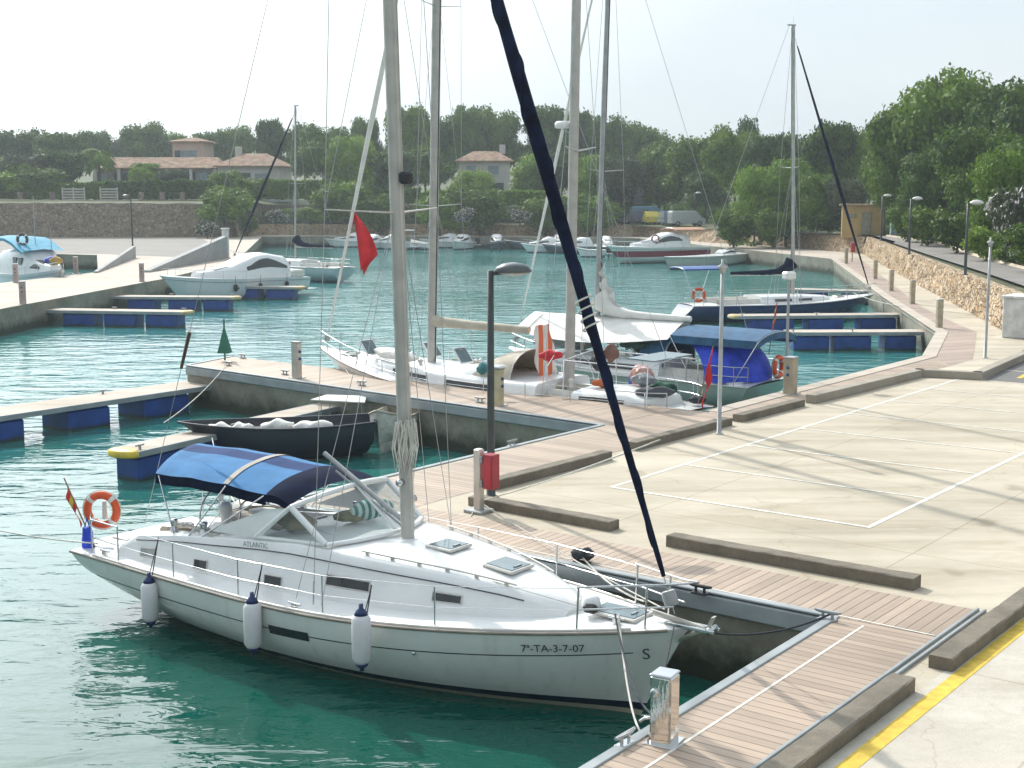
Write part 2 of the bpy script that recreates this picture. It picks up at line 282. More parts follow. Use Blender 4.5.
# ------------------------------------------------------------------ mesh helpers
class MB:
    def __init__(s): s.v = []; s.f = []; s.mi = []; s.cur = 0; s.sm = []; s.smooth = True
    def add(s, vs, fs, smooth=None):
        o = len(s.v); s.v += [tuple(v) for v in vs]
        for f in fs:
            s.f.append(tuple(i + o for i in f)); s.mi.append(s.cur); s.sm.append(s.smooth if smooth is None else smooth)
        return s
    def m(s, i): s.cur = i; return s
    def box(s, c, d, rz=0, bevel=0.0, M=None):
        x, y, z = (v / 2 for v in d)
        b = min(bevel, x * .9, y * .9, z * .9)
        pts = []
        if b <= 0:
            pts = [(sx * x, sy * y, sz * z) for sz in (-1, 1) for sy in (-1, 1) for sx in (-1, 1)]
            fs = [(0, 2, 3, 1), (4, 5, 7, 6), (0, 1, 5, 4), (2, 6, 7, 3), (0, 4, 6, 2), (1, 3, 7, 5)]
        else:
            ring = lambda xx, yy, zz: [(-xx + b, -yy, zz), (xx - b, -yy, zz), (xx, -yy + b, zz), (xx, yy - b, zz), (xx - b, yy, zz), (-xx + b, yy, zz), (-xx, yy - b, zz), (-xx, -yy + b, zz)]
            r0 = [(px * (1 - b / x), py * (1 - b / y), -z) for px, py, _ in ring(x, y, 0)]
            r1 = ring(x, y, -z + b); r2 = ring(x, y, z - b)
            r3 = [(px * (1 - b / x), py * (1 - b / y), z) for px, py, _ in ring(x, y, 0)]
            pts = r0 + r1 + r2 + r3; fs = [tuple(reversed(range(8))), tuple(range(24, 32))]
            for k in range(3):
                for i in range(8):
                    j = (i + 1) % 8; fs.append((k * 8 + i, k * 8 + j, k * 8 + 8 + j, k * 8 + 8 + i))
        rot = Matrix.Rotation(rz, 4, 'Z') if M is None else M
        pts = [rot @ Vector(p) + Vector(c) for p in pts]
        return s.add(pts, fs, False)
    def tube(s, pts, r, n=8, closed=False, caps=True, ry=None):
        pts = [Vector(p) for p in pts]; k = len(pts)
        rs = r if isinstance(r, (list, tuple)) else [r] * k
        vs = []; up = None
        for i, p in enumerate(pts):
            if closed: t = pts[(i + 1) % k] - pts[i - 1]
            else: t = pts[min(i + 1, k - 1)] - pts[max(i - 1, 0)]
            if t.length < 1e-9: t = Vector((0, 0, 1))
            t.normalize()
            if up is None:
                up = Vector((0, 0, 1)) if abs(t.z) < 0.95 else Vector((1, 0, 0))
            a = t.cross(up)
            if a.length < 1e-4: up = Vector((1, 0, 0)) if abs(t.x) < .9 else Vector((0, 1, 0)); a = t.cross(up)
            a.normalize(); b = a.cross(t).normalized(); up = b
            for j in range(n):
                th = 2 * math.pi * j / n
                vs.append(p + a * math.cos(th) * rs[i] + b * math.sin(th) * rs[i] * (ry or 1))
        fs = []
        for i in range(k if closed else k - 1):
            for j in range(n):
                a0 = i * n + j; a1 = i * n + (j + 1) % n; b0 = ((i + 1) % k) * n + j; b1 = ((i + 1) % k) * n + (j + 1) % n
                fs.append((a0, a1, b1, b0))
        s.add(vs, fs, n > 4)
        if not closed and caps:
            s.add(vs[:n], [tuple(reversed(range(n)))], False); s.add(vs[-n:], [tuple(range(n))], False)
        return s
    def lathe(s, prof, c=(0, 0, 0), n=16, M=None):
        vs = []
        for r, z in prof:
            for j in range(n):
                t = 2 * math.pi * j / n; vs.append(Vector((r * math.cos(t), r * math.sin(t), z)))
        if M is not None: vs = [M @ v for v in vs]
        vs = [v + Vector(c) for v in vs]; fs = []
        for i in range(len(prof) - 1):
            for j in range(n):
                fs.append((i * n + j, i * n + (j + 1) % n, (i + 1) * n + (j + 1) % n, (i + 1) * n + j))
        if prof[0][0] > 1e-3: fs.append(tuple(reversed(range(n))))
        if prof[-1][0] > 1e-3: fs.append(tuple(range(len(vs) - n, len(vs))))
        return s.add(vs, fs)
    def grid(s, rows, closed=False, smooth=None):
        n = len(rows[0]); vs = [p for r in rows for p in r]; fs = []
        for i in range(len(rows) - 1):
            for j in range(n if closed else n - 1):
                fs.append((i * n + j, i * n + (j + 1) % n, (i + 1) * n + (j + 1) % n, (i + 1) * n + j))
        return s.add(vs, fs, smooth)
    def poly(s, pts, smooth=False): return s.add(pts, [tuple(range(len(pts)))], smooth)
    def prism(s, pts2, z0, z1):
        n = len(pts2); lo = [(x, y, z0) for x, y in pts2]; hi = [(x, y, z1) for x, y in pts2]
        return s.add(lo + hi, [tuple(reversed(range(n))), tuple(range(n, 2 * n))] + [(i, (i + 1) % n, n + (i + 1) % n, n + i) for i in range(n)], False)
    def plate(s, pts, th=0.02, nrm=None):
        """a thin solid plate from a 3-d outline"""
        P = [Vector(p) for p in pts]
        if nrm is None: nrm = (P[1] - P[0]).cross(P[2] - P[0])
        nrm = Vector(nrm).normalized() * th / 2; n = len(P)
        return s.add([p + nrm for p in P] + [p - nrm for p in P], [tuple(range(n)), tuple(reversed(range(n, 2 * n)))] + [(i, n + i, n + (i + 1) % n, (i + 1) % n) for i in range(n)], False)
    def ball(s, c, r, n=10, sc_=(1, 1, 1)):
        prof = [(math.sin(math.pi * i / n) * r, -math.cos(math.pi * i / n) * r) for i in range(n + 1)]
        return s.lathe([(max(a, 1e-4), b * sc_[2]) for a, b in prof], c, n=max(8, n), M=Matrix.Diagonal((sc_[0], sc_[1], 1)))
    def build(s, name, mats, parent=None, loc=None, label=None, fix=True):
        me = bpy.data.meshes.new(name)
        me.from_pydata(s.v, [], s.f); me.update()
        if not isinstance(mats, (list, tuple)): mats = [mats]
        for m in mats: me.materials.append(m)
        me.polygons.foreach_set('material_index', s.mi); me.polygons.foreach_set('use_smooth', s.sm)
        if fix:
            bm = bmesh.new(); bm.from_mesh(me); bmesh.ops.recalc_face_normals(bm, faces=bm.faces); bm.to_mesh(me); bm.free()
        o = bpy.data.objects.new(name, me); col.objects.link(o)
        if parent is not None: o.parent = parent
        if loc is not None: o.location = loc
        if label: o['label'] = label
        return o
def tag(o, label=None, cat=None, group=None, kind=None):
    if label: o['label'] = label
    if cat: o['category'] = cat
    if group: o['group'] = group
    if kind: o['kind'] = kind
    return o
def thing(name, label, cat, loc=(0, 0, 0), rz=0, group=None):
    o = bpy.data.objects.new(name, None); col.objects.link(o); o.empty_display_size = 0.2
    o.location = loc; o.rotation_euler = (0, 0, rz)
    return tag(o, label, cat, group)
def kids(o): return [c for c in bpy.data.objects if c.parent == o]
def dup(o, loc=None, rz=None, label=None, group=None, scale=None, parent=None):
    c = o.copy(); col.objects.link(c); c.parent = parent
    if loc is not None: c.location = loc
    if rz is not None: c.rotation_euler = (0, 0, rz)
    if scale is not None: c.scale = scale if isinstance(scale, (tuple, list, Vector)) else (scale,) * 3
    if label: c['label'] = label
    if group: c['group'] = group
    for ch in kids(o): dup(ch, parent=c)
    return c
def struct(mb, name, mats, label=None, cat=None): return tag(mb.build(name, mats), label, cat, kind='structure')
def sag(a, b, s=0.3, n=10):
    a, b = Vector(a), Vector(b)
    return [a.lerp(b, i / n) - Vector((0, 0, s * 4 * (i / n) * (1 - i / n))) for i in range(n + 1)]
def arc(c, r, a0, a1, n=10, ax='xz'):
    out = []
    for i in range(n + 1):
        t = a0 + (a1 - a0) * i / n
        p = [0, 0, 0]; p['xyz'.index(ax[0])] = r * math.cos(t); p['xyz'.index(ax[1])] = r * math.sin(t)
        out.append(Vector(c) + Vector(p))
    return out
def text_mesh(s, size, ext=0.002):
    cu = bpy.data.curves.new('lettering', 'FONT'); cu.body = s; cu.size = size; cu.extrude = ext; cu.align_x = 'LEFT'; cu.resolution_u = 3
    o = bpy.data.objects.new('lettering', cu); col.objects.link(o)
    dg = bpy.context.evaluated_depsgraph_get(); dg.update()
    me = bpy.data.meshes.new_from_object(o.evaluated_get(dg)); bpy.data.objects.remove(o); bpy.data.curves.remove(cu)
    return me
# ================================================================== SETTING
DZ = 1.35
# ---- water
wm = bpy.data.materials.new('harbour_water'); wm.use_nodes = True; nt = wm.node_tree; p = nt.nodes['Principled BSDF']
geo = N(nt, 'ShaderNodeNewGeometry')
def wnoise(sx, sy, rot, det, dist=0.0):
    mp = N(nt, 'ShaderNodeMapping'); mp.inputs['Rotation'].default_value = (0, 0, rot); mp.inputs['Scale'].default_value = (sx, sy, 1)
    nt.links.new(geo.outputs['Position'], mp.inputs['Vector'])
    n = N(nt, 'ShaderNodeTexNoise', Scale=1.0, Detail=det, Roughness=0.55, Distortion=dist); nt.links.new(mp.outputs[0], n.inputs['Vector'])
    return n.outputs[0]
h = mth(nt, 'MULTIPLY', wnoise(0.35, 0.75, R(-25), 2.0, 0.4), 0.14)
h = mth(nt, 'ADD', h, mth(nt, 'MULTIPLY', wnoise(0.9, 2.1, R(-18), 3.0, 0.5), 0.062))
h = mth(nt, 'ADD', h, mth(nt, 'MULTIPLY', wnoise(3.0, 6.0, R(-30), 2.0), 0.005))
calm = N(nt, 'ShaderNodeTexNoise', Scale=0.06, Detail=2.0); nt.links.new(geo.outputs['Position'], calm.inputs['Vector'])
amp = ramp(nt, calm.outputs[0], [(0.35, (0.55, 0.55, 0.55)), (0.65, (1.1, 1.1, 1.1))])
h = mth(nt, 'MULTIPLY', h, amp.outputs[0])
bp = N(nt, 'ShaderNodeBump', Strength=1.0, Distance=1.0); nt.links.new(h, bp.inputs['Height']); nt.links.new(bp.outputs[0], p.inputs['Normal'])
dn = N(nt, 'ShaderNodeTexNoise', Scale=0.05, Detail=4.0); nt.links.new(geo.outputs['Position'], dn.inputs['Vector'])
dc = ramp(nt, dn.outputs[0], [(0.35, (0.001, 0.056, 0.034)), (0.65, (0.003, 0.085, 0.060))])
# far turquoise painted paler for sky reflection, near green darker for boat shade
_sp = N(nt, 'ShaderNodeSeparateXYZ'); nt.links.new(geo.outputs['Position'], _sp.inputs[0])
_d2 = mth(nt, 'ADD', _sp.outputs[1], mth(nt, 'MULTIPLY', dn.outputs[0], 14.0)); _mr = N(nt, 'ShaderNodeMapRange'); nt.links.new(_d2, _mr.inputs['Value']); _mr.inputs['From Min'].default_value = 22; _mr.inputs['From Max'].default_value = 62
far_sheen = ramp(nt, dn.outputs[0], [(0.35, (0.035, 0.19, 0.18)), (0.65, (0.06, 0.26, 0.25))])
nt.links.new(mixc(nt, _mr.outputs[0], dc.outputs[0], far_sheen.outputs[0]), p.inputs['Base Color'])
p.inputs['Roughness'].default_value = 0.03; p.inputs['IOR'].default_value = 1.45
MATS['water'] = wm
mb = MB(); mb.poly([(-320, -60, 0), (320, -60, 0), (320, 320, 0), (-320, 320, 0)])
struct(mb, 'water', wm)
mb = MB(); mb.poly([(-900, -300, -3), (900, -300, -3), (900, 330, -3), (-900, 330, -3)])
struct(mb, 'sea_bed', mat('sea_bed_sand', (0.16, 0.2, 0.16), 0.9))

# ---- materials of the quays
conc = concrete_mat('parking_concrete', (0.53, 0.465, 0.365), (0.43, 0.38, 0.295), stain=(0.42, 0.36, 0.26), scale=0.35, joints=5.0)
concl = concrete_mat('pale_platform_concrete', (0.52, 0.455, 0.385), (0.45, 0.39, 0.33), stain=(0.45, 0.38, 0.3), scale=0.2, joints=6.0)
concn = concrete_mat('near_road_concrete', (0.55, 0.51, 0.44), (0.47, 0.43, 0.36), stain=(0.36, 0.32, 0.26), scale=0.4, joints=4.0)
concw = concrete_mat('quay_wall_concrete', (0.30, 0.29, 0.235), (0.20, 0.185, 0.145), stain=(0.13, 0.09, 0.055), scale=0.6)
def wetline(m, z0=0.25, z1=0.7, dark=(0.035, 0.045, 0.028)):
    nt = m.node_tree; p = nt.nodes['Principled BSDF']; l = p.inputs['Base Color'].links[0].from_socket
    g = N(nt, 'ShaderNodeNewGeometry'); sp = N(nt, 'ShaderNodeSeparateXYZ'); nt.links.new(g.outputs['Position'], sp.inputs[0])
    n = N(nt, 'ShaderNodeTexNoise', Scale=1.4, Detail=7.0, Roughness=.7); nt.links.new(g.outputs['Position'], n.inputs['Vector'])
    v = mth(nt, 'ADD', sp.outputs[2], mth(nt, 'MULTIPLY', mth(nt, 'SUBTRACT', n.outputs[0], .5), (z1 - z0) * 2.2)); mr = N(nt, 'ShaderNodeMapRange'); nt.links.new(v, mr.inputs['Value']); mr.inputs['From Min'].default_value = z0; mr.inputs['From Max'].default_value = z1
    nt.links.new(mixc(nt, mr.outputs[0], dark, l), p.inputs['Base Color'])
wetline(concw)
wetline(bluef, .02, .16, (.02, .035, .02))
concg = concrete_mat('grey_cast_wall', (0.40, 0.40, 0.40), (0.32, 0.32, 0.32), stain=(0.25, 0.25, 0.24), scale=0.4)
kerbm = concrete_mat('weathered_kerb_concrete', (0.22, 0.19, 0.145), (0.14, 0.12, 0.09), stain=(0.10, 0.09, 0.065), scale=2.2)
asph = concrete_mat('worn_asphalt', (0.24, 0.22, 0.20), (0.19, 0.175, 0.16), stain=(0.14, 0.13, 0.12), scale=0.3)
asph2 = concrete_mat('road_asphalt', (0.17, 0.165, 0.16), (0.13, 0.125, 0.12), stain=(0.10, 0.10, 0.1), scale=0.4)
coping = mat('grey_blue_edge_rail', (0.30, 0.33, 0.34), 0.55, var=0.1, scale=1.5)
PC = (0.405, 0.31, 0.235)
plankU = plank_mat('decking_boards_across_pier', ANG, PC)
plankV = plank_mat('decking_boards_across_quay', ANG + R(90), PC)
plankP = plank_mat('decking_boards_long_pier', ANG + R(88), PC)
promp = plank_mat('promenade_red_boards', R(25), (0.40, 0.30, 0.245), w=0.2)
white_line = mat('worn_white_road_paint', (0.72, 0.70, 0.63), 0.8, var=0.12, scale=6)
yellow_line = mat('yellow_road_paint', (0.66, 0.46, 0.06), 0.8, var=0.12, scale=6)

wallbase = [(-420, 239), (0, 237.5), (120, 237.5), (200, 237), (262, 235), (450, 235), (640, 236.5), (715, 243), (790, 247), (832, 251), (862, 253.5)]
WB = [G(x, y, DZ) for x, y in wallbase]
rightwall = [(913, 282), (958, 306), (1009, 334)]
RW = [G(862, 253.5, DZ)] + [G(x, y, DZ) for x, y in rightwall] + [Vector((25, 40, DZ)), Vector((30, 22, DZ))]
def landslab(pts, name, mats, z0=-2.9, z1=DZ):
    """a quay slab: paved top (material 0), cast wall faces (material 1)"""
    bm = bmesh.new(); vs = [bm.verts.new((q[0], q[1], z1)) for q in pts]; f = bm.faces.new(vs)
    if f.normal.z < 0 or f.calc_area() and (f.normal_update() or f.normal.z < 0): f.normal_flip()
    bmesh.ops.triangulate(bm, faces=[f])
    lo = [bm.verts.new((q[0], q[1], z0)) for q in pts]; n = len(pts)
    for i in range(n):
        g = bm.faces.new((vs[i], vs[(i + 1) % n], lo[(i + 1) % n], lo[i])); g.material_index = 1
    bmesh.ops.recalc_face_normals(bm, faces=bm.faces)
    me = bpy.data.meshes.new(name); bm.to_mesh(me); bm.free()
    for m in mats: me.materials.append(m)
    o = bpy.data.objects.new(name, me); col.objects.link(o); tag(o, kind='structure'); return o
mainq = [Q(0.5, -30), Q(0, 0), Q(-11.3, 0), Q(-11.2, 11.1), Q(-28.9, 12.5), Q(-29.6, 15.1), Q(-10.1, 14.5), Q(-9.9, 30), Q(-12.6, 38.7), Q(-22.1, 56), Q(-41.8, 93)]
mainq += [WB[-1]] + RW[1:] + [Vector((60, 10, 0)), Vector((60, -14, 0))]
landslab(mainq, 'quay', [conc, concw])
farq = [G(262, 236.4), G(450, 236.4), G(640, 238.2), G(715, 246.5), Q(-41.8, 93)] + list(reversed(WB[4:]))
landslab(farq, 'far_quay', [concl, concw])
leftq = [G(-420, 402), G(0, 309), G(162, 279), G(235, 262), G(262, 236.4), WB[4]] + [WB[3], WB[2], WB[1], WB[0]] + [G(-420, 254), G(60, 254), G(97, 255), G(98, 272), G(0, 283), G(-420, 345)]
landslab(leftq, 'left_quay', [concl, concw])

def sheet(pts, name, m, z, kind='structure'):
    bm = bmesh.new(); f = bm.faces.new([bm.verts.new((q[0], q[1], z)) for q in pts]); f.normal_update()
    if f.normal.z < 0: f.normal_flip()
    bmesh.ops.triangulate(bm, faces=[f]); me = bpy.data.meshes.new(name); bm.to_mesh(me); bm.free(); me.materials.append(m)
    o = bpy.data.objects.new(name, me); col.objects.link(o); tag(o, kind=kind); return o
Z1 = DZ + 0.005
sheet([Q(0.57, -30), Q(0.07, -0.02), Q(1.42, 0.0), Q(1.42, -30)], 'pier_decking', plankU, Z1)
sheet([Q(0.07, 0.0), Q(-11.1, 0.07), Q(-11.1, 1.5), Q(1.42, 1.5), Q(1.42, 0.02)], 'quay_decking', plankV, Z1)
sheet([Q(-11.1, 1.52), Q(-11.05, 11.1), Q(-11.05, 14.45), Q(-9.95, 14.45), Q(-9.8, 29.9), Q(-8.4, 27.8), Q(-8.55, 24.9), Q(-8.9, 17.7), Q(-9.0, 3.6), Q(-9.0, 1.52)], 'quay_side_decking', plankU, Z1)
sheet([Q(-11.07, 11.16), Q(-28.8, 12.56), Q(-29.45, 15.03), Q(-11.07, 14.46)], 'long_pier_decking', plankP, Z1)
sheet([Q(-9.8, 29.95), Q(-12.5, 38.7), Q(-22.0, 56), Q(-41.7, 93), G(859, 258), G(892, 284), G(923, 308), G(959, 325), G(977, 332), G(973, 359), Q(-8.4, 27.9)], 'promenade_decking', promp, Z1)
sheet([Q(1.98, -30), Q(1.98, -2), Q(1.98, 6), Q(12, 6), Q(20, -30)], 'near_road', concn, Z1)
sheet([Q(-6.35, 25.2), Q(-7.0, 32), Q(-2, 46), Q(14, 40), Q(14, 25.4)], 'lower_road', asph2, Z1)
sheet([G(-420, 253.6), G(60, 253.6), G(100, 254), G(172, 257), G(225, 249), G(200, 238.2), G(0, 238.2), G(-420, 240)], 'left_car_park', asph, Z1)

# quay edge rails (steel/concrete nosing along the water edge)
def nosing(pts, name, w=0.14, h=0.05, drop=0.26, m=None):
    mb = MB()
    for a, b in zip(pts[:-1], pts[1:]):
        a, b = Vector(a), Vector(b); d = (b - a); L = d.length; an = math.atan2(d.y, d.x)
        mid = (a + b) / 2
        mb.box((mid.x, mid.y, DZ + 0.008), (L + 0.02, w, 0.036), an, 0.01)
        nrm = Vector((d.y, -d.x, 0)).normalized()
        o = mid + nrm * 0.03
        mb.box((o.x, o.y, DZ - drop / 2 - 0.03), (L, 0.10, drop), an, 0.02)
    return tag(mb.build(name, m or coping), kind='structure')
nosing([Q(0.5, -30), Q(0.0, 0.0)][::-1], 'quay_edge_rail')
nosing([Q(0, 0.0), Q(-11.3, 0)][::-1], 'quay_edge_rail')
nosing([Q(-11.3, 0), Q(-11.2, 11.1)][::-1], 'quay_edge_rail')
nosing([Q(-11.2, 11.1), Q(-28.9, 12.5)][::-1], 'quay_edge_rail')
nosing([Q(-28.9, 12.5), Q(-29.6, 15.1)][::-1], 'quay_edge_rail')
nosing([Q(-10.0, 14.6), Q(-9.9, 30), Q(-12.6, 38.7), Q(-22.1, 56), Q(-41.8, 93)][::-1], 'promenade_edge_rail', w=0.5, m=concl)
mb = MB()      # pair of grey drainage rails between decking and kerbs on the near pier
for a in (1.47, 1.57):
    c = Q(a, -14); mb.box((c.x, c.y, DZ + 0.02), (31.0, 0.05, 0.04), ANG + R(90), 0.008)
tag(mb.build('drainage_rail', coping), kind='structure')

def strip(pts, w, z, name, m):
    mb = MB(); P = [Vector(q) for q in pts]
    for a, b in zip(P[:-1], P[1:]):
        d = (b - a).normalized(); n = Vector((-d.y, d.x, 0)) * w / 2
        mb.poly([(a.x + n.x, a.y + n.y, z), (a.x - n.x, a.y - n.y, z), (b.x - n.x, b.y - n.y, z), (b.x + n.x, b.y + n.y, z)])
    return struct(mb, name, m)
LW = 0.09
strip([Q(-7.05, 40), Q(-7.05, 5.12)], LW, Z1, 'parking_line', white_line)
strip([Q(-7.0, 5.12), Q(-1.7, 5.12)], LW, Z1 + 0.002, 'parking_line', white_line)
strip([Q(-1.67, 5.07), Q(-1.6, 30)], LW, Z1, 'parking_line', white_line)
for k in range(1, 9): strip([Q(-7.0, 5.12 + 2.85 * k), Q(-1.7, 5.12 + 2.85 * k)], LW * .8, Z1 + 0.002, 'parking_line', white_line)
strip([Q(2.2, -30), Q(2.2, 8)], 0.2, Z1 + 0.004, 'yellow_line', yellow_line)
strip([Q(-5.6, 26.2), Q(-6.2, 33)], 0.16, Z1 + 0.004, 'yellow_line', yellow_line)
strip([Q(0.95, -30), Q(0.48, -0.15)], 0.035, Z1 + 0.004, 'deck_cable_strip', white_line)
strip([Q(-11, 0.45), Q(1.4, 0.03)], 0.03, Z1 + 0.004, 'deck_cable_strip', white_line)

# kerb blocks (low concrete beams, one per gap)
KG = 'low concrete kerb beams round the car park'
def kerb(p0, p1, label, w=0.3, h=0.175, skew=0.0):
    a, b = Vector(p0), Vector(p1); d = b - a; L = d.length; an = math.atan2(d.y, d.x)
    t = thing('kerb_beam', label, 'kerb', ((a.x + b.x) / 2, (a.y + b.y) / 2, DZ), an, KG)
    mb = MB(); n = max(2, int(L / 0.16)); rnd = random.Random(int(L * 1000))
    rows = []
    prof = [(-w / 2, 0), (-w / 2, h * .93), (-w / 2 + .02, h), (w / 2 - .02, h), (w / 2, h * .93), (w / 2, 0)]
    for i in range(n + 1):
        x = -L / 2 + L * i / n; rows.append([(x, y + rnd.uniform(-.004, .004), z + rnd.uniform(-.006, .003) * (z > 0)) for y, z in prof])
    mb.grid(rows, smooth=False); mb.poly(rows[0]); mb.poly(list(reversed(rows[-1])))
    mb.build('beam', kerbm, t); return t
kerb(Q(-8.3, 2.32), Q(-5.1, 2.25), 'short dark concrete kerb beam behind the red-boxed pedestal, beside the boarded quay')
kerb(Q(-8.85, 3.5), Q(-8.72, 7.5), 'concrete kerb beam running away just behind the tall dark lamp post', h=.19)
kerb(Q(-8.85, 8.7), Q(-8.75, 13.05), 'concrete kerb beam at the foot of the thin grey lamp post', h=.19)
kerb(Q(-8.75, 13.6), Q(-8.65, 17.0), 'short concrete kerb beam beside the stern with the red ensign', h=.19)
kerb(Q(-3.82, 2.0), Q(0.4, 2.0), 'long dark concrete kerb beam across the open concrete below the navy rolled sail', h=.19)
kerb(Q(1.92, -1.2), Q(1.94, 4.5), 'concrete kerb beam at the right edge of the photo beside the yellow line')
kerb(Q(1.80, -9), Q(1.80, -2.1), 'concrete kerb beam at the bottom of the photo beside the yellow line')
t = thing('car_park_wall', 'longer raised concrete edging that turns two corners at the far end of the car park', 'low wall', (0, 0, 0))
mb = MB(); pts = [Q(-8.6, 17.7), Q(-8.25, 24.75), Q(-6.55, 25.2), Q(-7.1, 31.9), Q(-7.6, 36)]
for a, b in zip(pts[:-1], pts[1:]):
    d = b - a; mb.box(((a.x + b.x) / 2, (a.y + b.y) / 2, DZ + 0.12), (d.length + .28, 0.32, 0.24), math.atan2(d.y, d.x), 0.015)
mb.build('beam', concrete_mat('edging_concrete', (0.40, 0.36, 0.30), (0.3, 0.27, 0.22)), t)

# ---- walls
riprap = stone_mat('orange_rubble_stone', [(0.36, 0.24, 0.14), (0.62, 0.44, 0.25), (0.52, 0.37, 0.23), (0.66, 0.54, 0.38), (0.44, 0.31, 0.21)], 4.0, mortar=(.2,.15,.1))
greys = stone_mat('grey_brown_rubble_stone', [(0.22, 0.175, 0.135), (0.36, 0.29, 0.22), (0.27, 0.22, 0.17), (0.40, 0.33, 0.25)], 2.6, mortar=(0.16, 0.13, 0.10))
def wallstrip(pts, z0, z1, name, m, label, batter=0.35, jit=0.10, step=1.0, th=0.6):
    """rubble wall along a polyline; outward side is to the left of travel; z0/z1 may be lists"""
    P = [Vector(q) for q in pts]
    if not isinstance(z0, list): z0 = [z0] * len(P)
    if not isinstance(z1, list): z1 = [z1] * len(P)
    rnd = random.Random(5); rows = []
    for i in range(len(P) - 1):
        d = P[i + 1] - P[i]; L = math.hypot(d.x, d.y); n = max(1, int(L / step)); nr = Vector((-d.y, d.x, 0)).normalized()
        for k in range(n + (i == len(P) - 2)):
            f = k / n; q = P[i] + d * f; a = z0[i] + (z0[i + 1] - z0[i]) * f; b = z1[i] + (z1[i + 1] - z1[i]) * f
            hh = b - a; m_ = max(2, int(hh / 0.45)); row = [(q.x, q.y, a - .3)]
            for j in range(m_ + 1):
                g = j / m_; o = nr * (batter * g + rnd.uniform(-jit, jit)); row.append((q.x + o.x, q.y + o.y, a + hh * g + (rnd.uniform(-.06, .06) if j == m_ else 0)))
            for extra in range(12 - len(row)): row.insert(-1, tuple(Vector(row[-2]).lerp(Vector(row[-1]), 0.5)))
            o = nr * (batter + th); row.append((q.x + o.x, q.y + o.y, b - .02)); row.append((q.x + o.x, q.y + o.y, a - .5))
            rows.append(row)
    mb = MB(); mb.grid(rows, smooth=False)
    return tag(mb.build(name, m), label, 'stone wall')
wallstrip([G(238, 236.8)] + WB[4:], 1.35, [3.4, 2.75, 2.75, 2.75, 2.8, 2.85, 2.9, 2.9], 'stone_wall', riprap, 'long low ochre rubble wall along the far quay behind the motorboats', step=0.9)
wallstrip([q for q in RW], 1.35, 2.9, 'stone_wall', riprap, 'ochre rubble wall beside the boarded promenade, below the road on the right', step=0.45, jit=0.12)
wallstrip(WB[:4] + [G(245, 236.5)], 1.35, [5.6, 5.6, 5.6, 5.5, 5.3], 'retaining_wall', greys, 'high grey rubble retaining wall behind the left car park', step=1.2)
off = [(262, 6), (450, 7), (640, 8)]
UP = [G(245, 236.5), G(262, 235) + Vector((0, 6, 0)), G(450, 235) + Vector((0, 7, 0)), G(600, 236) + Vector((0, 8, 0)), G(632, 236.5) + Vector((2, 25, 0))]
wallstrip(UP, 2.75, [5.3, 5.2, 5.2, 4.6, 3.0], 'retaining_wall', greys, 'upper tier grey rubble retaining wall under the hedges in the middle distance', step=1.2)

# ---- terrain behind the walls
gm = bpy.data.materials.new('scrubby_ground'); gm.use_nodes = True; nt = gm.node_tree; p = nt.nodes['Principled BSDF']
geo = N(nt, 'ShaderNodeNewGeometry')
n1 = N(nt, 'ShaderNodeTexNoise', Scale=0.22, Detail=8.0, Roughness=0.65); nt.links.new(geo.outputs['Position'], n1.inputs['Vector'])
c1 = ramp(nt, n1.outputs[0], [(0.38, (0.04, 0.065, 0.02)), (0.56, (0.075, 0.085, 0.035)), (0.75, (0.22, 0.18, 0.11))])
nt.links.new(c1.outputs[0], p.inputs['Base Color']); p.inputs['Roughness'].default_value = 0.95
MATS['ground'] = gm
cols_ = []
def column(q, out, prof): 
    cols_.append([(q.x + out[0] * d, q.y + out[1] * d, z) for d, z in prof])
LP_ = [(0.5, 5.5), (4, 5.6), (8, 5.7), (9, 5.75), (25, 6.0), (60, 6.6), (120, 9.0), (400, 21), (2500, 90)]
CP_ = [(0.9, 2.7), (4, 2.8), (6.4, 2.9), (7.6, 5.1), (25, 5.4), (60, 6.2), (120, 9.0), (400, 21), (2500, 90)]
DP_ = [(0.9, 2.82), (9, 2.85), (16, 2.9), (25, 3.1), (40, 3.6), (70, 4.6), (120, 9.0), (400, 21), (2500, 90)]
def rad(q):
    v = Vector((q.x, q.y, 0)).normalized(); return (v.x, v.y)
for i, q in enumerate(WB[:4]): column(q, rad(q) if i else (-.35, .93), LP_)
column(G(245, 237), (-.15, .98), LP_)
for q in (WB[4], WB[5], G(560, 236)): column(q, (0, 1), CP_)
column(G(628, 236.5), (0.05, 1), [(0.9, 2.75), (4, 2.8), (10, 2.85), (24, 2.9), (32, 3.3), (60, 4.6), (120, 9.0), (400, 21), (2500, 90)])
for q in (WB[7], WB[8]): column(q, (0.12, .98), DP_)
column(WB[9], (0.3, .95), DP_); column(WB[10], (0.6, .8), DP_)
RP_ = [(0.9, 2.87), (5, 2.9), (9, 2.95), (12, 3.4), (20, 4.2), (45, 5.5), (90, 7.5), (400, 18), (2500, 90)]
for i, q in enumerate(RW[1:]): column(q, ((0.8, .6), (0.88, .47), (0.93, .36), (1, .1), (1, -.1))[i], RP_)
mb = MB()
rows = []
for a, b in zip(cols_[:-1], cols_[1:]):
    for k in range(6):
        f = k / 6
        rows.append([tuple(Vector(u).lerp(Vector(v), f)) for u, v in zip(a, b)])
rows.append(cols_[-1])
rr = []
for r in rows:
    o = []
    for i in range(len(r) - 1):
        for k in range(3):
            q = Vector(r[i]).lerp(Vector(r[i + 1]), k / 3)
            if i > 2: q.z += noise.noise(q * 0.05) * 0.5
            o.append(tuple(q))
    o.append(r[-1]); rr.append(o)
mb.grid(rr, smooth=True); struct(mb, 'ground', gm)
from mathutils.bvhtree import BVHTree
GB = BVHTree.FromPolygons([Vector(v) for v in mb.v], mb.f)
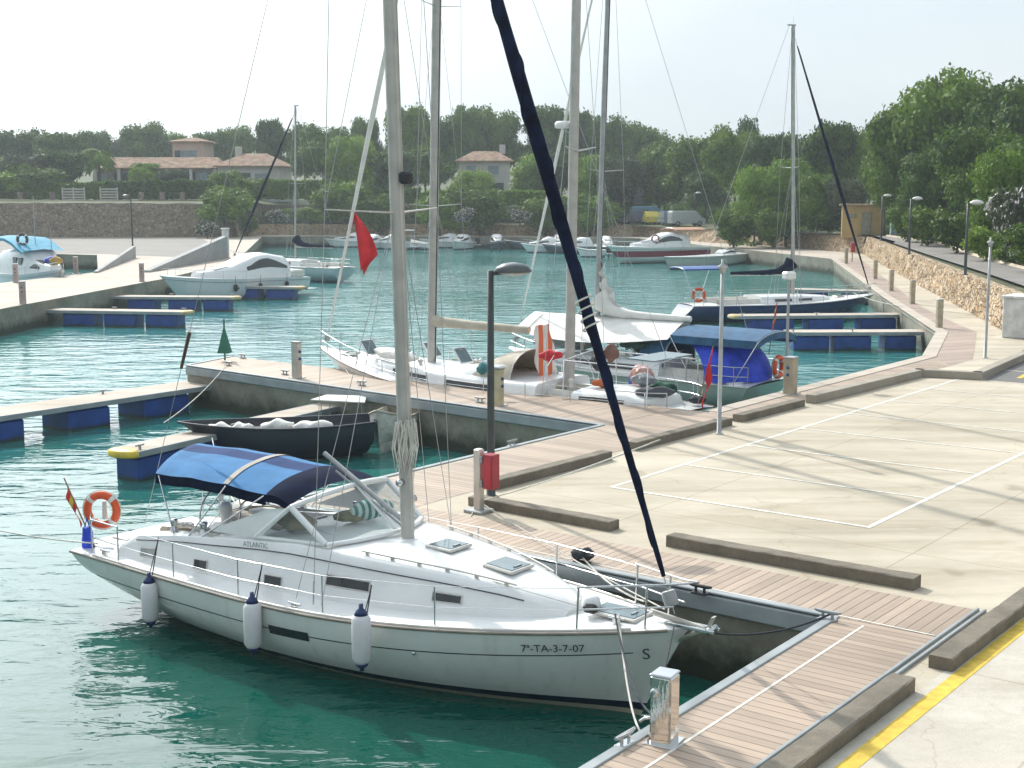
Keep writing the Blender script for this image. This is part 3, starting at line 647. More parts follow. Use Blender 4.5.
def gz(x, y):
    hit = GB.ray_cast(Vector((x, y, 200)), Vector((0, 0, -1)))
    return hit[0].z if hit[0] is not None else DZ

# upper road on the right, with its pale kerb
ro = [q + Vector((o[0], o[1], 0)) for q, o in zip(RW[1:], ((1.3, 1.0), (1.5, .9), (1.5, .6), (1.6, 0), (1.6, 0)))]
kr = [Vector((35.2, 117, 0)), Vector((32.5, 101, 0)), Vector((29.2, 85.5, 0)), Vector((27.0, 73, 0)), Vector((29, 60, 0)), Vector((32, 42, 0)), Vector((37, 22, 0))]
near_ = [WB[8] + Vector((.4, 2.0, 0)), WB[9] + Vector((.6, 1.8, 0)), WB[-1] + Vector((.9, 1.6, 0))] + ro
far_ = [Vector((24, 142, 0)), Vector((30, 135, 0)), Vector((34.3, 126, 0)), Vector((33.8, 109, 0)), Vector((29.2, 85.5, 0)), Vector((26.6, 68, 0)), Vector((30, 48, 0)), Vector((38, 24, 0))]
mbr = MB()
mbr.grid([[(n.x + (f.x - n.x) * k / 3, n.y + (f.y - n.y) * k / 3, 3.03) for k in range(4)] for n, f in zip(near_, far_)])
struct(mbr, 'road', asph)
kr = far_[2:]
struct(MB().tube([(q.x, q.y, 3.02) for q in kr], 0.14, 4), 'road_kerb', mat('pale_kerb', (0.5, 0.42, 0.3), .9))
# low grey cast walls of the ramp on the left quay
def castwall(p0, p1, h0, h1, label, th=0.3, m=concg, nm='ramp_wall'):
    a, b = Vector(p0), Vector(p1); d = (b - a).normalized(); n = Vector((-d.y, d.x, 0)) * th
    A, B, C_, D = a, b, b + n, a + n
    mb = MB(); mb.add([(A.x, A.y, DZ), (B.x, B.y, DZ), (C_.x, C_.y, DZ), (D.x, D.y, DZ), (A.x, A.y, DZ + h0), (B.x, B.y, DZ + h1), (C_.x, C_.y, DZ + h1), (D.x, D.y, DZ + h0)],
                      [(3, 2, 1, 0), (4, 5, 6, 7), (0, 1, 5, 4), (1, 2, 6, 5), (2, 3, 7, 6), (3, 0, 4, 7)], False)
    return tag(mb.build(nm, m), label, 'wall')
castwall(G(98, 273), G(136, 257.5), 0.12, 1.0, 'narrow pale parapet wall on the left side of the boat ramp')
castwall(G(150, 272.5), G(228, 258), 0.15, 1.9, 'grey wedge-shaped concrete wall rising beside the white cruiser', th=0.5)
mb = MB(); c = G(226, 257.5); mb.box((c.x, c.y, DZ + 1.0), (0.55, 0.55, 2.9), 0.3, 0.03); mb.box((c.x, c.y, DZ + 2.5), (0.7, 0.7, 0.12), 0.3, 0.02)
tag(mb.build('gate_pillar', mat('white_render', (0.62, 0.62, 0.6), .8)), 'pale square pillar at the top of the grey wedge wall', 'pillar')
mb = MB(); c = G(1021, 337); mb.box((c.x, c.y, DZ + 0.8), (1.1, 1.5, 1.6), ANG, 0.04); mb.box((c.x, c.y, DZ + 1.64), (1.25, 1.65, 0.1), ANG, 0.02)
tag(mb.build('gate_pillar', MATS['white_render']), 'thick white pillar at the right edge beside the end of the rubble wall', 'pillar')

# ================================================================== FLOATING FINGER PONTOONS
def pontoon(p0, p1, w, zt, floats, label, tip=None, fh=0.55, group='floating finger pontoons'):
    a, b = Vector(p0), Vector(p1); d = b - a; L = math.hypot(d.x, d.y)
    t = thing('floating_pontoon', label, 'pontoon', (a.x, a.y, 0), math.atan2(d.y, d.x), group)
    MB().box((L / 2, 0, zt - 0.03), (L, w - .1, 0.06), 0, 0.01).build('walkway', concl, t)
    mb = MB()
    for s in (-1, 1): mb.box((L / 2, s * (w / 2 - .02), zt - 0.08), (L, 0.07, 0.16), 0, 0.01)
    mb.box((L - .01, 0, zt - 0.08), (0.07, w - .04, 0.16), 0, .01)
    mb.build('side_rail', coping, t)
    for f0, f1 in floats:
        m2 = MB(); m2.box(((f0 + f1) / 2 * L, 0, (zt - 0.18) / 2 - .12), ((f1 - f0) * L, w - .12, zt + .06), 0, 0.06)
        for k in range(1, 4): pass
        m2.build('float', bluef, t)
    if tip:
        m2 = MB(); m2.lathe([(w * .5, -.09), (w * .52, -.05), (w * .52, .05), (w * .4, .09)], (L, 0, zt - .07), 16, M=Matrix.Diagonal((.55, 1, 1))); m2.build('bumper', tip, t)
    for s in (0.55, 0.97):
        m2 = MB(); m2.box((L * s, w * .3, zt + .05), (.05, .05, .1)); m2.tube([(L * s - .14, w * .3, zt + .11), (L * s + .14, w * .3, zt + .11)], .025, 6); m2.build('cleat', greym, t)
    return t
ytip = yellow; tipb = mat('weathered_tip', (.50, .40, .20), .7)
pontoon(G(-50, 418.5, .8), G(222, 379.5, .8), 1.55, 0.8, [(.05, .19), (.34, .49), (.62, .80)], 'long floating pontoon with big blue floats reaching the pier end at the left', None)
pontoon(G(330, 404, .78), G(124, 450, .78), 0.95, 0.78, [(.62, .99), (.15, .5)], 'floating pontoon with a yellow tip beyond the blue bimini', ytip)
pontoon(G(22, 308.5, .85), G(186, 311, .85), 1.3, 0.85, [(.28, .47), (.53, .72), (.78, .97)], 'nearest of the three finger pontoons off the left quay', tipb)
pontoon(G(90, 295.5, .85), G(235, 296.5, .85), 1.3, 0.85, [(.28, .47), (.56, .75), (.80, .97)], 'middle of the three finger pontoons off the left quay', tipb)
pontoon(G(146, 284.5, .85), G(300, 286.5, .85), 1.3, 0.85, [(.22, .42), (.5, .75), (.8, .97)], 'finger pontoon lying along the white cruiser off the left quay', tipb)
pontoon(G(225, 266, .85), G(330, 269, .85), 1.3, 0.85, [(.35, .62), (.7, .95)], 'farthest finger pontoon off the left quay, behind the white cruiser', None)
pontoon(G(927, 330.5, .85), G(787, 331, .85), 1.25, 0.85, [(.1, .32), (.42, .68), (.72, .97)], 'finger pontoon off the promenade nearest the car park', None)
pontoon(G(910, 313.5, .85), G(735, 315, .85), 1.25, 0.85, [(.1, .3), (.4, .6), (.68, .93)], 'finger pontoon lying under the side of the dark blue sailboat', tipb)
pontoon(G(886, 291, .85), G(790, 288.5, .85), 1.25, 0.85, [(.2, .45), (.6, .9)], 'finger pontoon behind the dark blue sailboat', None)
# ================================================================== BOATS
class Hull:
    def __init__(s, L, B, zs=(0.95, 1.02, 1.4), tr=0.8, smax=0.42, ob=0.75, os_=1.2, draft=0.5, bow=2.2, vee=2.8, chine=False, x0=0.0):
        s.x0 = x0
        s.L, s.B, s.z3, s.tr, s.smax, s.ob, s.os, s.draft, s.bow, s.vee, s.chine = L, B, zs, tr, smax, ob, os_, draft, bow, vee, chine
    def b(s, u):
        u = min(max(u, 0), 1)
        if u < s.smax: f = s.tr + (1 - s.tr) * math.sin(math.pi / 2 * u / s.smax)
        else:
            w = min(1.0, (u - s.smax) / (1 - s.smax)); f = max(0.0, 1 - w ** s.bow) ** 0.95 * (1 - 0.02) + 0.012
        return s.B / 2 * f
    def zs(s, u):
        a, m, c = s.z3
        if u < .45: w = u / .45; return m + (a - m) * (1 - w) ** 2
        w = (u - .45) / .55; return m + (c - m) * w ** 1.7
    def pt(s, u, t, side=1, out=0.0):
        b = s.b(u); zk = -s.draft * (1 - abs(2 * u - 0.9) ** 3 * 0.9) if u < .97 else -0.06
        if u >= .5: zk = -s.draft * max(0.12, (1 - ((u - .5) / .5) ** 2.5))
        else: zk = -s.draft * (1 - 1.15 * ((.5 - u) / .5) ** 2)
        k = s.vee - (s.vee - 1.25) * u ** 3
        if s.chine:
            y = b * (1 - .10 * t / .62) if t < .62 else b * .9 * (1 - ((min(t, 1.0) - .62) / .38) ** 1.3)
        else: y = b * max(0.0, 1 - min(1.0, max(t, 0.0)) ** k) ** 0.8
        zz = s.zs(u) + (zk - s.zs(u)) * t
        x = s.x0 + (s.L - s.x0) * u - s.ob * t ** .9 * u ** 7 + s.os * t ** 1.1 * (1 - u) ** 6
        return Vector((x, side * (y + out), zz))
    def t_at(s, u, z):
        lo, hi = 0, 1
        for _ in range(24):
            m = (lo + hi) / 2
            if s.pt(u, m).z > z: lo = m
            else: hi = m
        return lo
    def u_at(s, x, t=0):
        lo, hi = 0, 1
        for _ in range(24):
            m = (lo + hi) / 2
            if s.pt(m, t).x < x: lo = m
            else: hi = m
        return lo
    def mesh(s, n=44, nt_=14):
        mb = MB(); rows = []
        for i in range(n + 1):
            u = i / n; u = u if u < .7 else .7 + .3 * (1 - max(0.0, 1 - (u - .7) / .3) ** 1.25)
            r = [s.pt(u, (j / nt_) ** 0.9, -1) for j in range(nt_ + 1)]
            r += [s.pt(u, (j / nt_) ** 0.9, 1) for j in range(nt_ - 1, -1, -1)]
            rows.append(r)
        mb.grid(rows); mb.poly(rows[0]); return mb
    def ribbon(s, t0, t1, u0, u1, side, out=0.004, n=40, dz=None):
        """thin strip lying on the topsides; dz = (top, bottom) distance below the sheer in metres"""
        mb = MB(); rows = []
        for i in range(n + 1):
            u = u0 + (u1 - u0) * i / n
            if dz: a, b = s.t_at(u, s.zs(u) - dz[0]), s.t_at(u, s.zs(u) - dz[1])
            else: a, b = t0, t1
            rows.append([s.pt(u, a, side, out), s.pt(u, b, side, out)])
        mb.grid(rows); return mb
def deckmesh(H, inner, n=60, m=6, camber=0.06, drop=0.0):
    """deck from the sheer inboard to inner(x) on both sides"""
    mb = MB()
    for sd_ in (-1, 1):
        rows = []
        for i in range(n + 1):
            u = i / n * 0.998; q = H.pt(u, 0); b = H.b(u); yi = min(inner(q.x), b * .98)
            rows.append([(q.x, sd_ * (b + (yi - b) * j / m), q.z - drop + camber * (1 - ((b + (yi - b) * j / m) / max(b, .01)) ** 2)) for j in range(m + 1)])
        mb.grid(rows)
    return mb
def deckz(H, x, y, camber=.06):
    u = H.u_at(x); b = H.b(u); return H.zs(u) + camber * (1 - min(1, (abs(y) / max(b, .01))) ** 2)
def roofmesh(st, H, crown=0.08, lid=True, n=5):
    """coachroof: st = [(x, ybase, ytop, ztop)]"""
    mb = MB(); rows = []
    for x, yb, yt, zt in st:
        zb = deckz(H, x, yb) - 0.03
        half = [(yb, zb), (yb + (yt - yb) * .6, zb + (zt - zb) * .75), (yt, zt - .035), (yt - .05, zt)]
        half += [(yt - .05 - (yt - .05) * k / n, zt + crown * (1 - (1 - k / n) ** 2)) for k in range(1, n + 1)]
        rows.append([(x, -y, z) for y, z in half] + [(x, y, z) for y, z in reversed(half[:-1])])
    mb.grid(rows); mb.poly(rows[0]); mb.poly(list(reversed(rows[-1]))); return mb
def roof_side(st, x, f, H, out=0.006, side=-1):
    """point on the coachroof side at x, height fraction f"""
    for a, b in zip(st[:-1], st[1:]):
        if a[0] <= x <= b[0]:
            g = (x - a[0]) / (b[0] - a[0]); yb, yt, zt = (a[k] + (b[k] - a[k]) * g for k in (1, 2, 3))
            zb = deckz(H, x, yb) - .03
            if f < .75: y = yb + (yt - yb) * .6 * f / .75; 
            else: y = yb + (yt - yb) * (.6 + .4 * (f - .75) / .25)
            return Vector((x, side * (y + out), zb + (zt - zb) * f))
    return Vector((x, 0, 0))
def side_window(st, H, x0, x1, f0, f1, side, name, root, fr=alu, gl=glassd):
    n = 6; rows = []; rim = []
    for i in range(n + 1):
        x = x0 + (x1 - x0) * i / n; rows.append([roof_side(st, x, f0, H, .010, side), roof_side(st, x, f1, H, .010, side)])
    o = MB().grid(rows).build('window', gl, root, fix=False)
    rim = [r[0] for r in rows] + [r[1] for r in reversed(rows)]
    MB().tube(rim, .012, 5, closed=True).build('window_frame', fr, o)
    return o
def rig(root, mx, zb, zt, r, spreaders, beamch, hx, hz, sx, sz, mast_m=alud, rake=0.03, wr=0.006, ry=1.3, chx=-0.35, back=True, chz=1.1):
    """mast, spreaders, shrouds, stays; hx,hz bow fitting; sx,sz stern fitting"""
    X = lambda z: mx - rake * (z - zb)
    mb = MB(); n = 8
    mb.tube([(X(zb + (zt - zb) * i / n), 0, zb + (zt - zb) * i / n) for i in range(n + 1)], [r * (1 if i < n - 2 else .85) for i in range(n + 1)], 12)
    ma = mb.build('mast', mast_m, root)
    mb = MB()
    mb.tube([(X(zb) - r * 1.02, 0, zb + .1), (X(zt) - r * .9, 0, zt - .1)], r * .16, 4); mb.build('sail_track', black, ma)
    mb = MB(); mb.box((X(zt) - .1, 0, zt + .03), (.5, .08, .07)); mb.tube([(X(zt), 0, zt), (X(zt), 0, zt + .5)], .006, 4); mb.build('masthead_fitting', greym, ma)
    for z, w in spreaders:
        for s in (-1, 1):
            MB().tube([(X(z), s * r * .5, z), (X(z) - w * .22, s * w, z + .06)], [.035, .018], 6, ry=.5).build('spreader', alu, root)
    for s in (-1, 1):
        prev = None
        pts = [(mx + chx, s * beamch, chz)] + [(X(z) - w * .22, s * w, z + .06) for z, w in spreaders] + [(X(zt * .985), s * r, zt * .985)]
        MB().tube(pts, wr, 5).build('shroud', wire, root)
        z0 = spreaders[0][0]
        for dx in (.12, -.42):
            MB().tube([(mx + chx + dx, s * (beamch - .05), chz), (X(z0), s * r, z0 - .12)], wr, 5).build('lower_shroud', wire, root)
        if len(spreaders) > 1:
            z1, w1 = spreaders[1]; z0, w0 = spreaders[0]
            MB().tube([(X(z0) - w0 * .22, s * w0, z0 + .06), (X(z1), s * r, z1 - .1)], wr * .8, 5).build('intermediate_shroud', wire, root)
        mb = MB(); q = Vector((mx + chx, s * beamch, chz)); mb.tube([q, q + (Vector(pts[1]) - q).normalized() * .35], .014, 6); mb.build('turnbuckle', steel, root)
    if back: MB().tube([(sx, 0, sz), (X(zt) - .25, 0, zt)], wr, 5).build('backstay', wire, root)
    return X
def furled(root, p0, p1, r, m, f0=0.05, f1=0.97, name='furled_headsail', wr=.008, twist=True):
    p0, p1 = Vector(p0), Vector(p1); MB().tube([p0, p1], wr, 5).build('forestay', wire, root)
    mb = MB(); n = 60; pts = []; rs = []
    for i in range(n + 1):
        f = i / n; g = f0 + (f1 - f0) * f; pts.append(p0.lerp(p1, g))
        rs.append(r * (0.35 + .75 * min(1, f * 2.2) if f < .45 else 1.1 - .65 * (f - .45) / .55) * (1 + .025 * math.sin(f * 75)) if 0 < f < 1 else r * .3)
    mb.tube(pts, rs, 10); fs_ = mb.build(name, m, root)
    if r > .09 and p1.z > 15:
        ax = (p1 - p0).normalized(); e1 = ax.cross(Vector((0, 1, 0))).normalized(); e2 = ax.cross(e1); sp_ = []
        for i in range(260):
            f = .03 + .94 * i / 259; j = min(n - 1, int(f * n)); rr = rs[j] + (rs[j + 1] - rs[j]) * (f * n - j) + .004; a = i * .21; sp_.append(p0.lerp(p1, f0 + (f1 - f0) * f) + e1 * rr * math.cos(a) + e2 * rr * math.sin(a))
        MB().tube(sp_, .012, 4).build('sail_leech_tape', navy, fs_)
        q_ = p0.lerp(p1, .27); MB().tube([q_ + ax * (t_ * .02) + e1 * .12 * math.cos(t_) + e2 * .12 * math.sin(t_) for t_ in [k_ * .6 for k_ in range(40)]], .014, 5).build('sail_tie', rope_w, fs_)
    mb = MB(); d = (p1 - p0).normalized(); mb.tube([p0 + d * .12, p0 + d * .16, p0 + d * .28, p0 + d * .32], [.09, .1, .1, .09], 12); mb.build('furling_drum', greym, root)
def stanchions(root, H, us, h=0.6, inset=0.07, sides=(-1, 1), u0=None, u1=None, wr=.0045, r=.012, end0=None, end1=None, m=steel):
    for s in sides:
        tops = []
        for u in us:
            q = H.pt(u, 0, s, -inset); MB().tube([q - Vector((0, 0, .02)), q + Vector((0, 0, h))], r, 6).build('stanchion', m, root); tops.append(q)
        P = ([H.pt(u0, 0, s, -inset)] if u0 is not None else []) + tops + ([H.pt(u1, 0, s, -inset)] if u1 is not None else [])
        for hh in (h, h * .5): MB().tube([q + Vector((0, 0, hh)) for q in P], wr, 5).build('lifeline', m, root)
def rails(root, H, bow_u=0.90, stern_u=0.10, h=0.62, r=.014, hb=None, wheel=False):
    hb = hb or h
    mb = MB(); L = H.L
    for hh in (hb, hb * .5):
        P = [H.pt(bow_u, 0, -1, -.07), H.pt(.95, 0, -1, -.06), H.pt(.985, 0, -1, -.01)]
        Q_ = [Vector((q.x, -q.y, q.z)) for q in reversed(P)]
        nose = Vector((L + .12, 0, H.zs(1)))
        if hh == hb: mb.tube([q + Vector((0, 0, hh)) for q in P] + [nose + Vector((0, 0, hh + .03))] + [q + Vector((0, 0, hh)) for q in Q_], r, 6)
        else:
            for A in (P, Q_): mb.tube([q + Vector((0, 0, hh)) for q in A], r * .8, 6)
    for s in (-1, 1):
        for u in (bow_u, .955):
            q = H.pt(u, 0, s, -.07); mb.tube([q, q + Vector((.03, 0, hb))], r, 6)
    mb.build('pulpit', steel, root)
    for s in (-1, 1):
        mb = MB()
        for hh in (h, h * .5):
            P = [H.pt(stern_u, 0, s, -.08), H.pt(stern_u * .4, 0, s, -.1), H.pt(0.015, 0, s, -.35)]
            mb.tube([q + Vector((0, 0, hh)) for q in P], r, 6)
        for u, i in ((stern_u, .08), (stern_u * .4, .1), (.015, .35)):
            q = H.pt(u, 0, s, -i); mb.tube([q, q + Vector((0, 0, h))], r, 6)
        mb.build('pushpit', steel, root)
def hatch(root, H, x, y, z, w=.5, l=.5, tilt=0.0, name='deck_hatch', open_=False):
    o = MB().box((0, 0, 0), (l, w, .05), 0, .015).build(name, alu if not open_ else gel, root, (x, y, z)); o.rotation_euler = (0, tilt, 0)
    MB().box((0, 0, .028), (l - .09, w - .09, .012), 0, .004).build('hatch_glass', glassb, o)
    MB().box((l * .3, 0, .04), (.03, w * .3, .02)).build('hatch_handle', greym, o)
    return o

OX, OY = -7.054, 24.867
def LOC(px, py, yl):
    d = ray(px, py); den = d[0] * VX + d[1] * VY; t = ((OX * VX + OY * VY) + yl) / den
    X, Y, Z = d[0] * t, d[1] * t, CAMZ + d[2] * t
    return ((X - OX) * UX + (Y - OY) * UY, yl, Z)
def toW(x, y, z): return Vector((OX + x * UX + y * VX, OY + x * UY + y * VY, z))

# ------------------------------------------------------------------ the near white sailboat
S = thing('sailboat', 'large white foreground sailboat with a blue bimini and a number on its bow', 'sailboat', (OX, OY, 0), ANG)
H = Hull(11.86, 3.96, (0.93, 1.03, 1.40), tr=.80, smax=.44, ob=.78, os_=1.25, draft=.5, bow=2.15, x0=.32)
navyboot = (0.008, 0.014, 0.04); cream = (0.42, 0.39, 0.30)
hm = hull_mat('white_painted_hull', (0.66, 0.69, 0.65), navyboot, cream, .085, .20)
H.mesh(64, 18).build('hull', hm, S)
for s in (-1, 1):
    H.ribbon(0, 0, .03, .955, s, .004, 60, dz=(.335, .352)).build('cove_stripe', text_m, S)
    mb = MB(); mb.tube([H.pt(i / 50, 0, s, .006) + Vector((0, 0, -.01)) for i in range(50)], .022, 6); mb.build('rubbing_strake', mat('taupe_strake', (.24, .21, .17), .6), S)
    mb = MB(); mb.tube([H.pt(.06 + i / 50 * .9, 0, s, -.05) + Vector((0, 0, .02)) for i in range(50)], .016, 5, ry=1.6); mb.build('toe_rail', alu, S)
st = [(1.45, 1.42, 1.36, 1.18), (1.9, 1.42, 1.32, 1.42), (2.8, 1.42, 1.30, 1.56), (3.8, 1.42, 1.28, 1.66), (4.75, 1.40, 1.22, 1.76), (5.6, 1.36, 1.20, 1.82), (6.6, 1.28, 1.12, 1.80), (7.5, 1.14, 1.0, 1.76), (8.4, .94, .80, 1.70), (9.2, .72, .58, 1.60), (9.7, .55, .42, 1.49), (10.05, .38, .2, 1.39)]
def inner(x):
    if x < 1.3 or x > 10: return 0
    for a, b in zip(st[:-1], st[1:]):
        if a[0] <= x <= b[0]: return a[1] + (b[1] - a[1]) * (x - a[0]) / (b[0] - a[0]) - .06
    return 1.3 if x < 1.6 else 0
deckmesh(H, inner, 90, 6).build('deck', gel, S)
si = [i for i, r in enumerate(st) if r[0] == 4.75][0]
roofmesh(st[si:], H, .07).build('coachroof', gel, S)
# cockpit: coaming, seats and well
rows = []
xs = [1.45, 1.6, 1.9, 2.3, 2.8, 3.3, 3.8, 4.3, 4.76]
for x in xs:
    for a, b in zip(st[:-1], st[1:]):
        if a[0] <= x <= b[0] + .02: g = (x - a[0]) / (b[0] - a[0]); yb, yt, zt = (a[k] + (b[k] - a[k]) * g for k in (1, 2, 3))
    zb = deckz(H, x, yb) - .03
    rnd_ = 1.0 if 1.7 < x else 0.80
    yi = (yt - .26) * rnd_; w = .36
    seat = min(zt - .12, 1.38)
    fl = .80 if x > 1.6 else seat - .02
    half = [(yb, zb), (yb + (yt - yb) * .6, zb + (zt - zb) * .75), (yt, zt - .03), (yt - .05, zt), (yi, zt), (yi - .05, zt - .03), (yi - .09, seat), (w, seat), (w - .02, fl), (0, fl)]
    rows.append([(x, -y, z) for y, z in half] + [(x, y, z) for y, z in reversed(half[:-1])])
mb = MB(); mb.grid(rows, smooth=False); mb.poly(rows[0]); mb.build('cockpit_moulding', gel, S)
for s in (-1, 1):      # upholstered inner coaming and seat cushions
    mb = MB(); mb.grid([[(x, s * (yy), z0), (x, s * (yy - .07), z1)] for x, yy, z0, z1 in [(1.8, .80, 1.38, 1.22), (2.1, .98, 1.52, 1.3), (2.8, 1.02, 1.60, 1.38), (3.8, 1.0, 1.68, 1.4), (4.4, .98, 1.72, 1.4)]])
    mb.build('coaming_cushion', cushion, S)
    MB().box((3.2, s * .65, 1.41), (2.4, .5, .07), 0, .03).build('seat_cushion', cushion, S)
mb = MB(); mb.box((4.745, 0, 1.35), (.03, .66, 1.0)); mb.build('companionway_door', glassd, S)
# stern platform
mb = MB(); mb.box((.62, 0, .96), (.9, 2.5, .05), 0, .02); mb.build('stern_platform', nonskid, S)
mb = MB(); mb.box((.55, -.55, 1.0), (.42, .34, .03), 0, .01); mb.build('stern_locker_lid', gel2, S)
# wheel, pedestal
mb = MB(); c = Vector((2.45, 0, 1.62)); mb.tube([c + Vector((0.02, .46 * math.cos(a), .46 * math.sin(a))) for a in [i * math.pi / 12 for i in range(24)]], .016, 6, closed=True)
for k in range(5): a = k * math.pi * 2 / 5; mb.tube([c, c + Vector((0.02, .46 * math.cos(a), .46 * math.sin(a)))], .008, 5)
mb.build('steering_wheel', steel, S)
mb = MB(); mb.lathe([(.13, .8), (.09, 1.1), (.08, 1.6), (.12, 1.66), (.12, 1.78), (.07, 1.84)], (2.6, 0, 0), 12); mb.build('steering_pedestal', gel, S)
def winch(x, y, z, r=.075):
    o = MB().lathe([(r * 1.2, 0), (r, .03), (r * .72, .09), (r * .8, .14), (r, .17), (r * .9, .2), (r * .3, .21)], (0, 0, 0), 14).build('winch', steel, S, (x, y, z)); return o
winch(3.35, -1.12, 1.6); winch(3.35, 1.12, 1.6); winch(5.0, -.75, 1.83, .06); winch(5.0, .75, 1.83, .06); winch(2.6, -1.12, 1.54, .065)
# coachroof windows
for s in (-1, 1):
    for x0, x1, f0, f1 in ((6.30, 7.10, .34, .55), (8.15, 8.60, .34, .56), (5.05, 5.42, .12, .32), (3.42, 3.74, .15, .40), (2.05, 2.42, .22, .52)):
        side_window(st, H, x0, x1, f0, f1, s, 'window', S, gl=glassd if x1 > 3 else mat('grey_vent', (.35, .37, .36), .6))
    mb = MB(); mb.tube([roof_side(st, 1.9 + i * .33, .80 if i > 3 else .8, H, .012, s) for i in range(24)], .010, 5); mb.build('coachroof_stripe', text_m, S)
    mb = MB()     # teak grab rail
    for i in range(6): x = 6.9 + i * .45; q = roof_side(st, x, 1.0, H, -.1, s); mb.box((q.x, q.y, q.z + .02), (.06, .03, .06))
    mb.tube([roof_side(st, 6.8 + i * .25, 1.0, H, -.1, s) + Vector((0, 0, .06)) for i in range(11)], .014, 6); mb.build('grab_rail', alu, S)
    u0 = H.u_at(6.2); u1 = H.u_at(6.95)   # window in the topsides
    H.ribbon(0, 0, H.u_at(5.75), H.u_at(6.55), s, .008, 10, dz=(.28, .42)).build('hull_window', glassd, S)
    q = H.pt(H.u_at(8.35), .24, s, .01); MB().ball((q.x, q.y, q.z), .03, 6).build('through_hull', steel, S)
hatch(S, H, 7.62, .05, 1.845, .52, .52, .02); hatch(S, H, 8.8, 0, 1.745, .56, .56, .08)
hatch(S, H, 10.75, 0, 1.405, .5, .8, .0, 'anchor_locker_lid')
# lettering on the bow and coaming, bent onto the surface
def letter_on(txt, size, fn, name, m, root, flip=False):
    me = text_mesh(txt, size, .001); w = max(v.co.x for v in me.vertices)
    for v in me.vertices: v.co = fn(v.co.x, v.co.y, v.co.z, w)
    me.materials.clear(); me.materials.append(m); o = bpy.data.objects.new(name, me); col.objects.link(o); o.parent = root; return o
def bowtext(x0, zdown):
    def fn(x, y, z, w):
        X = x0 + x; u = H.u_at(X); t = H.t_at(u, H.zs(u) - zdown + y); q = H.pt(u, t, -1, .008 + z); return Vector((X, q.y, q.z))
    return fn
letter_on('7ª-TA-3-7-07', .150, bowtext(9.86, .27), 'registration_number', text_m, S)
letter_on('S', .22, bowtext(11.33, .40), 'bow_emblem', text_m, S)
def sidetext(x0, f, dz_=0):
    def fn(x, y, z, w): q = roof_side(st, x0 + x, f, H, .012 + z, -1); return Vector((q.x, q.y, q.z + y))
    return fn
letter_on('ATLANTIC', .115, sidetext(4.50, .84), 'boat_name', mat('pale_grey_lettering', (.22, .25, .28), .5), S)
# windscreen
TN, TC, TF = Vector((5.40, -1.10, 2.34)), Vector((5.74, 0, 2.56)), Vector((5.40, 1.10, 2.40))
BN, BC, BF = Vector((6.15, -1.10, 1.86)), Vector((6.62, 0, 1.93)), Vector((6.15, 1.10, 1.86))
AN, AF = Vector((4.70, -1.20, 1.78)), Vector((4.70, 1.20, 1.78))
def bez(a, b, lift, n=8): return [a.lerp(b, i / n) + Vector((lift[0], 0, lift[1])) * 4 * (i / n) * (1 - i / n) for i in range(n + 1)]
hoop = bez(TN, TC, (.06, .04)) + bez(TC, TF, (.06, .04))[1:]; base = bez(BN, BC, (.08, 0)) + bez(BC, BF, (.08, 0))[1:]
mb = MB(); mb.tube(hoop, .052, 8, ry=.8); mb.tube(base, .055, 8, ry=.7)
for a, b in ((TN, BN), (TF, BF)): mb.tube([a, b], .052, 8)
for a, b in ((TC, BC),): mb.tube([a, b], .035, 8)
for a, b in ((TN, AN), (TF, AF)): mb.tube([a, b], .04, 8)
for a, b in ((AN, BN), (AF, BF)): mb.tube([a, b], .035, 8)
wsf = mb.build('windscreen_frame', gel, S)
for s, A_, T_ in ((-1, AN, TN), (1, AF, TF)):    # white side wings sweeping aft
    mb = MB(); mb.plate([T_ + Vector((0, 0, -.02)), A_ + Vector((.1, 0, 0)), Vector((3.6, s * 1.22, 1.72)), Vector((4.3, s * 1.19, 2.0)), Vector((4.95, s * 1.14, 2.26))], .03, (0, 1, 0)); mb.build('windscreen_wing', gel, S)
mb = MB(); mb.grid([hoop, base]); mb.build('windscreen_pane', vinyl, wsf, fix=False)
for A_, T_, B_ in ((AN, TN, BN), (AF, TF, BF)): MB().poly([A_, T_, B_]).build('windscreen_pane', vinyl, wsf, fix=False)
# bimini
BA, BFR = 1.50, 4.60
def bim(x, v, zc=2.66, hw=1.12):   # v in -1..1; the cloth is pulled askew
    z = zc - .17 * abs(v) ** 2.6
    return Vector((x - (.66 - .40 * (x - BA) / (BFR - BA)) * v, v * hw, z))
xs = [BA + (BFR - BA) * i / 20 for i in range(21)]; vs_ = [-1 + 2 * j / 20 for j in range(21)]
def zc(x): return 2.64 + .05 * math.sin(math.pi * min(1, max(0, (x - 1.5) / 3.1))) - .02 * abs(math.sin((x - 1.5) / 1.03 * math.pi))
rows = [[bim(x, v, zc(x)) for v in vs_] for x in xs]
edge0 = [q + Vector((-.05, 0, -.14)) for q in rows[0]]
front = []
for k in range(1, 7):
    g = k / 6; front.append([rows[-1][j].lerp(Vector((5.36, 1.08 * v, 2.55 - .20 * abs(v) ** 2)), g) + Vector((0, 0, .05 * math.sin(g * math.pi))) for j, v in enumerate(vs_)])
mb = MB(); mb.grid([edge0] + rows)
mb.grid([[q - Vector((0, 0, .02)) for q in r] for r in rows])
bimm = bpy.data.materials.new('bimini_canvas_painted_sheen'); bimm.use_nodes = True; nt = bimm.node_tree; p = nt.nodes['Principled BSDF']
tc = N(nt, 'ShaderNodeTexCoord'); sep = N(nt, 'ShaderNodeSeparateXYZ'); nt.links.new(tc.outputs['Object'], sep.inputs[0])
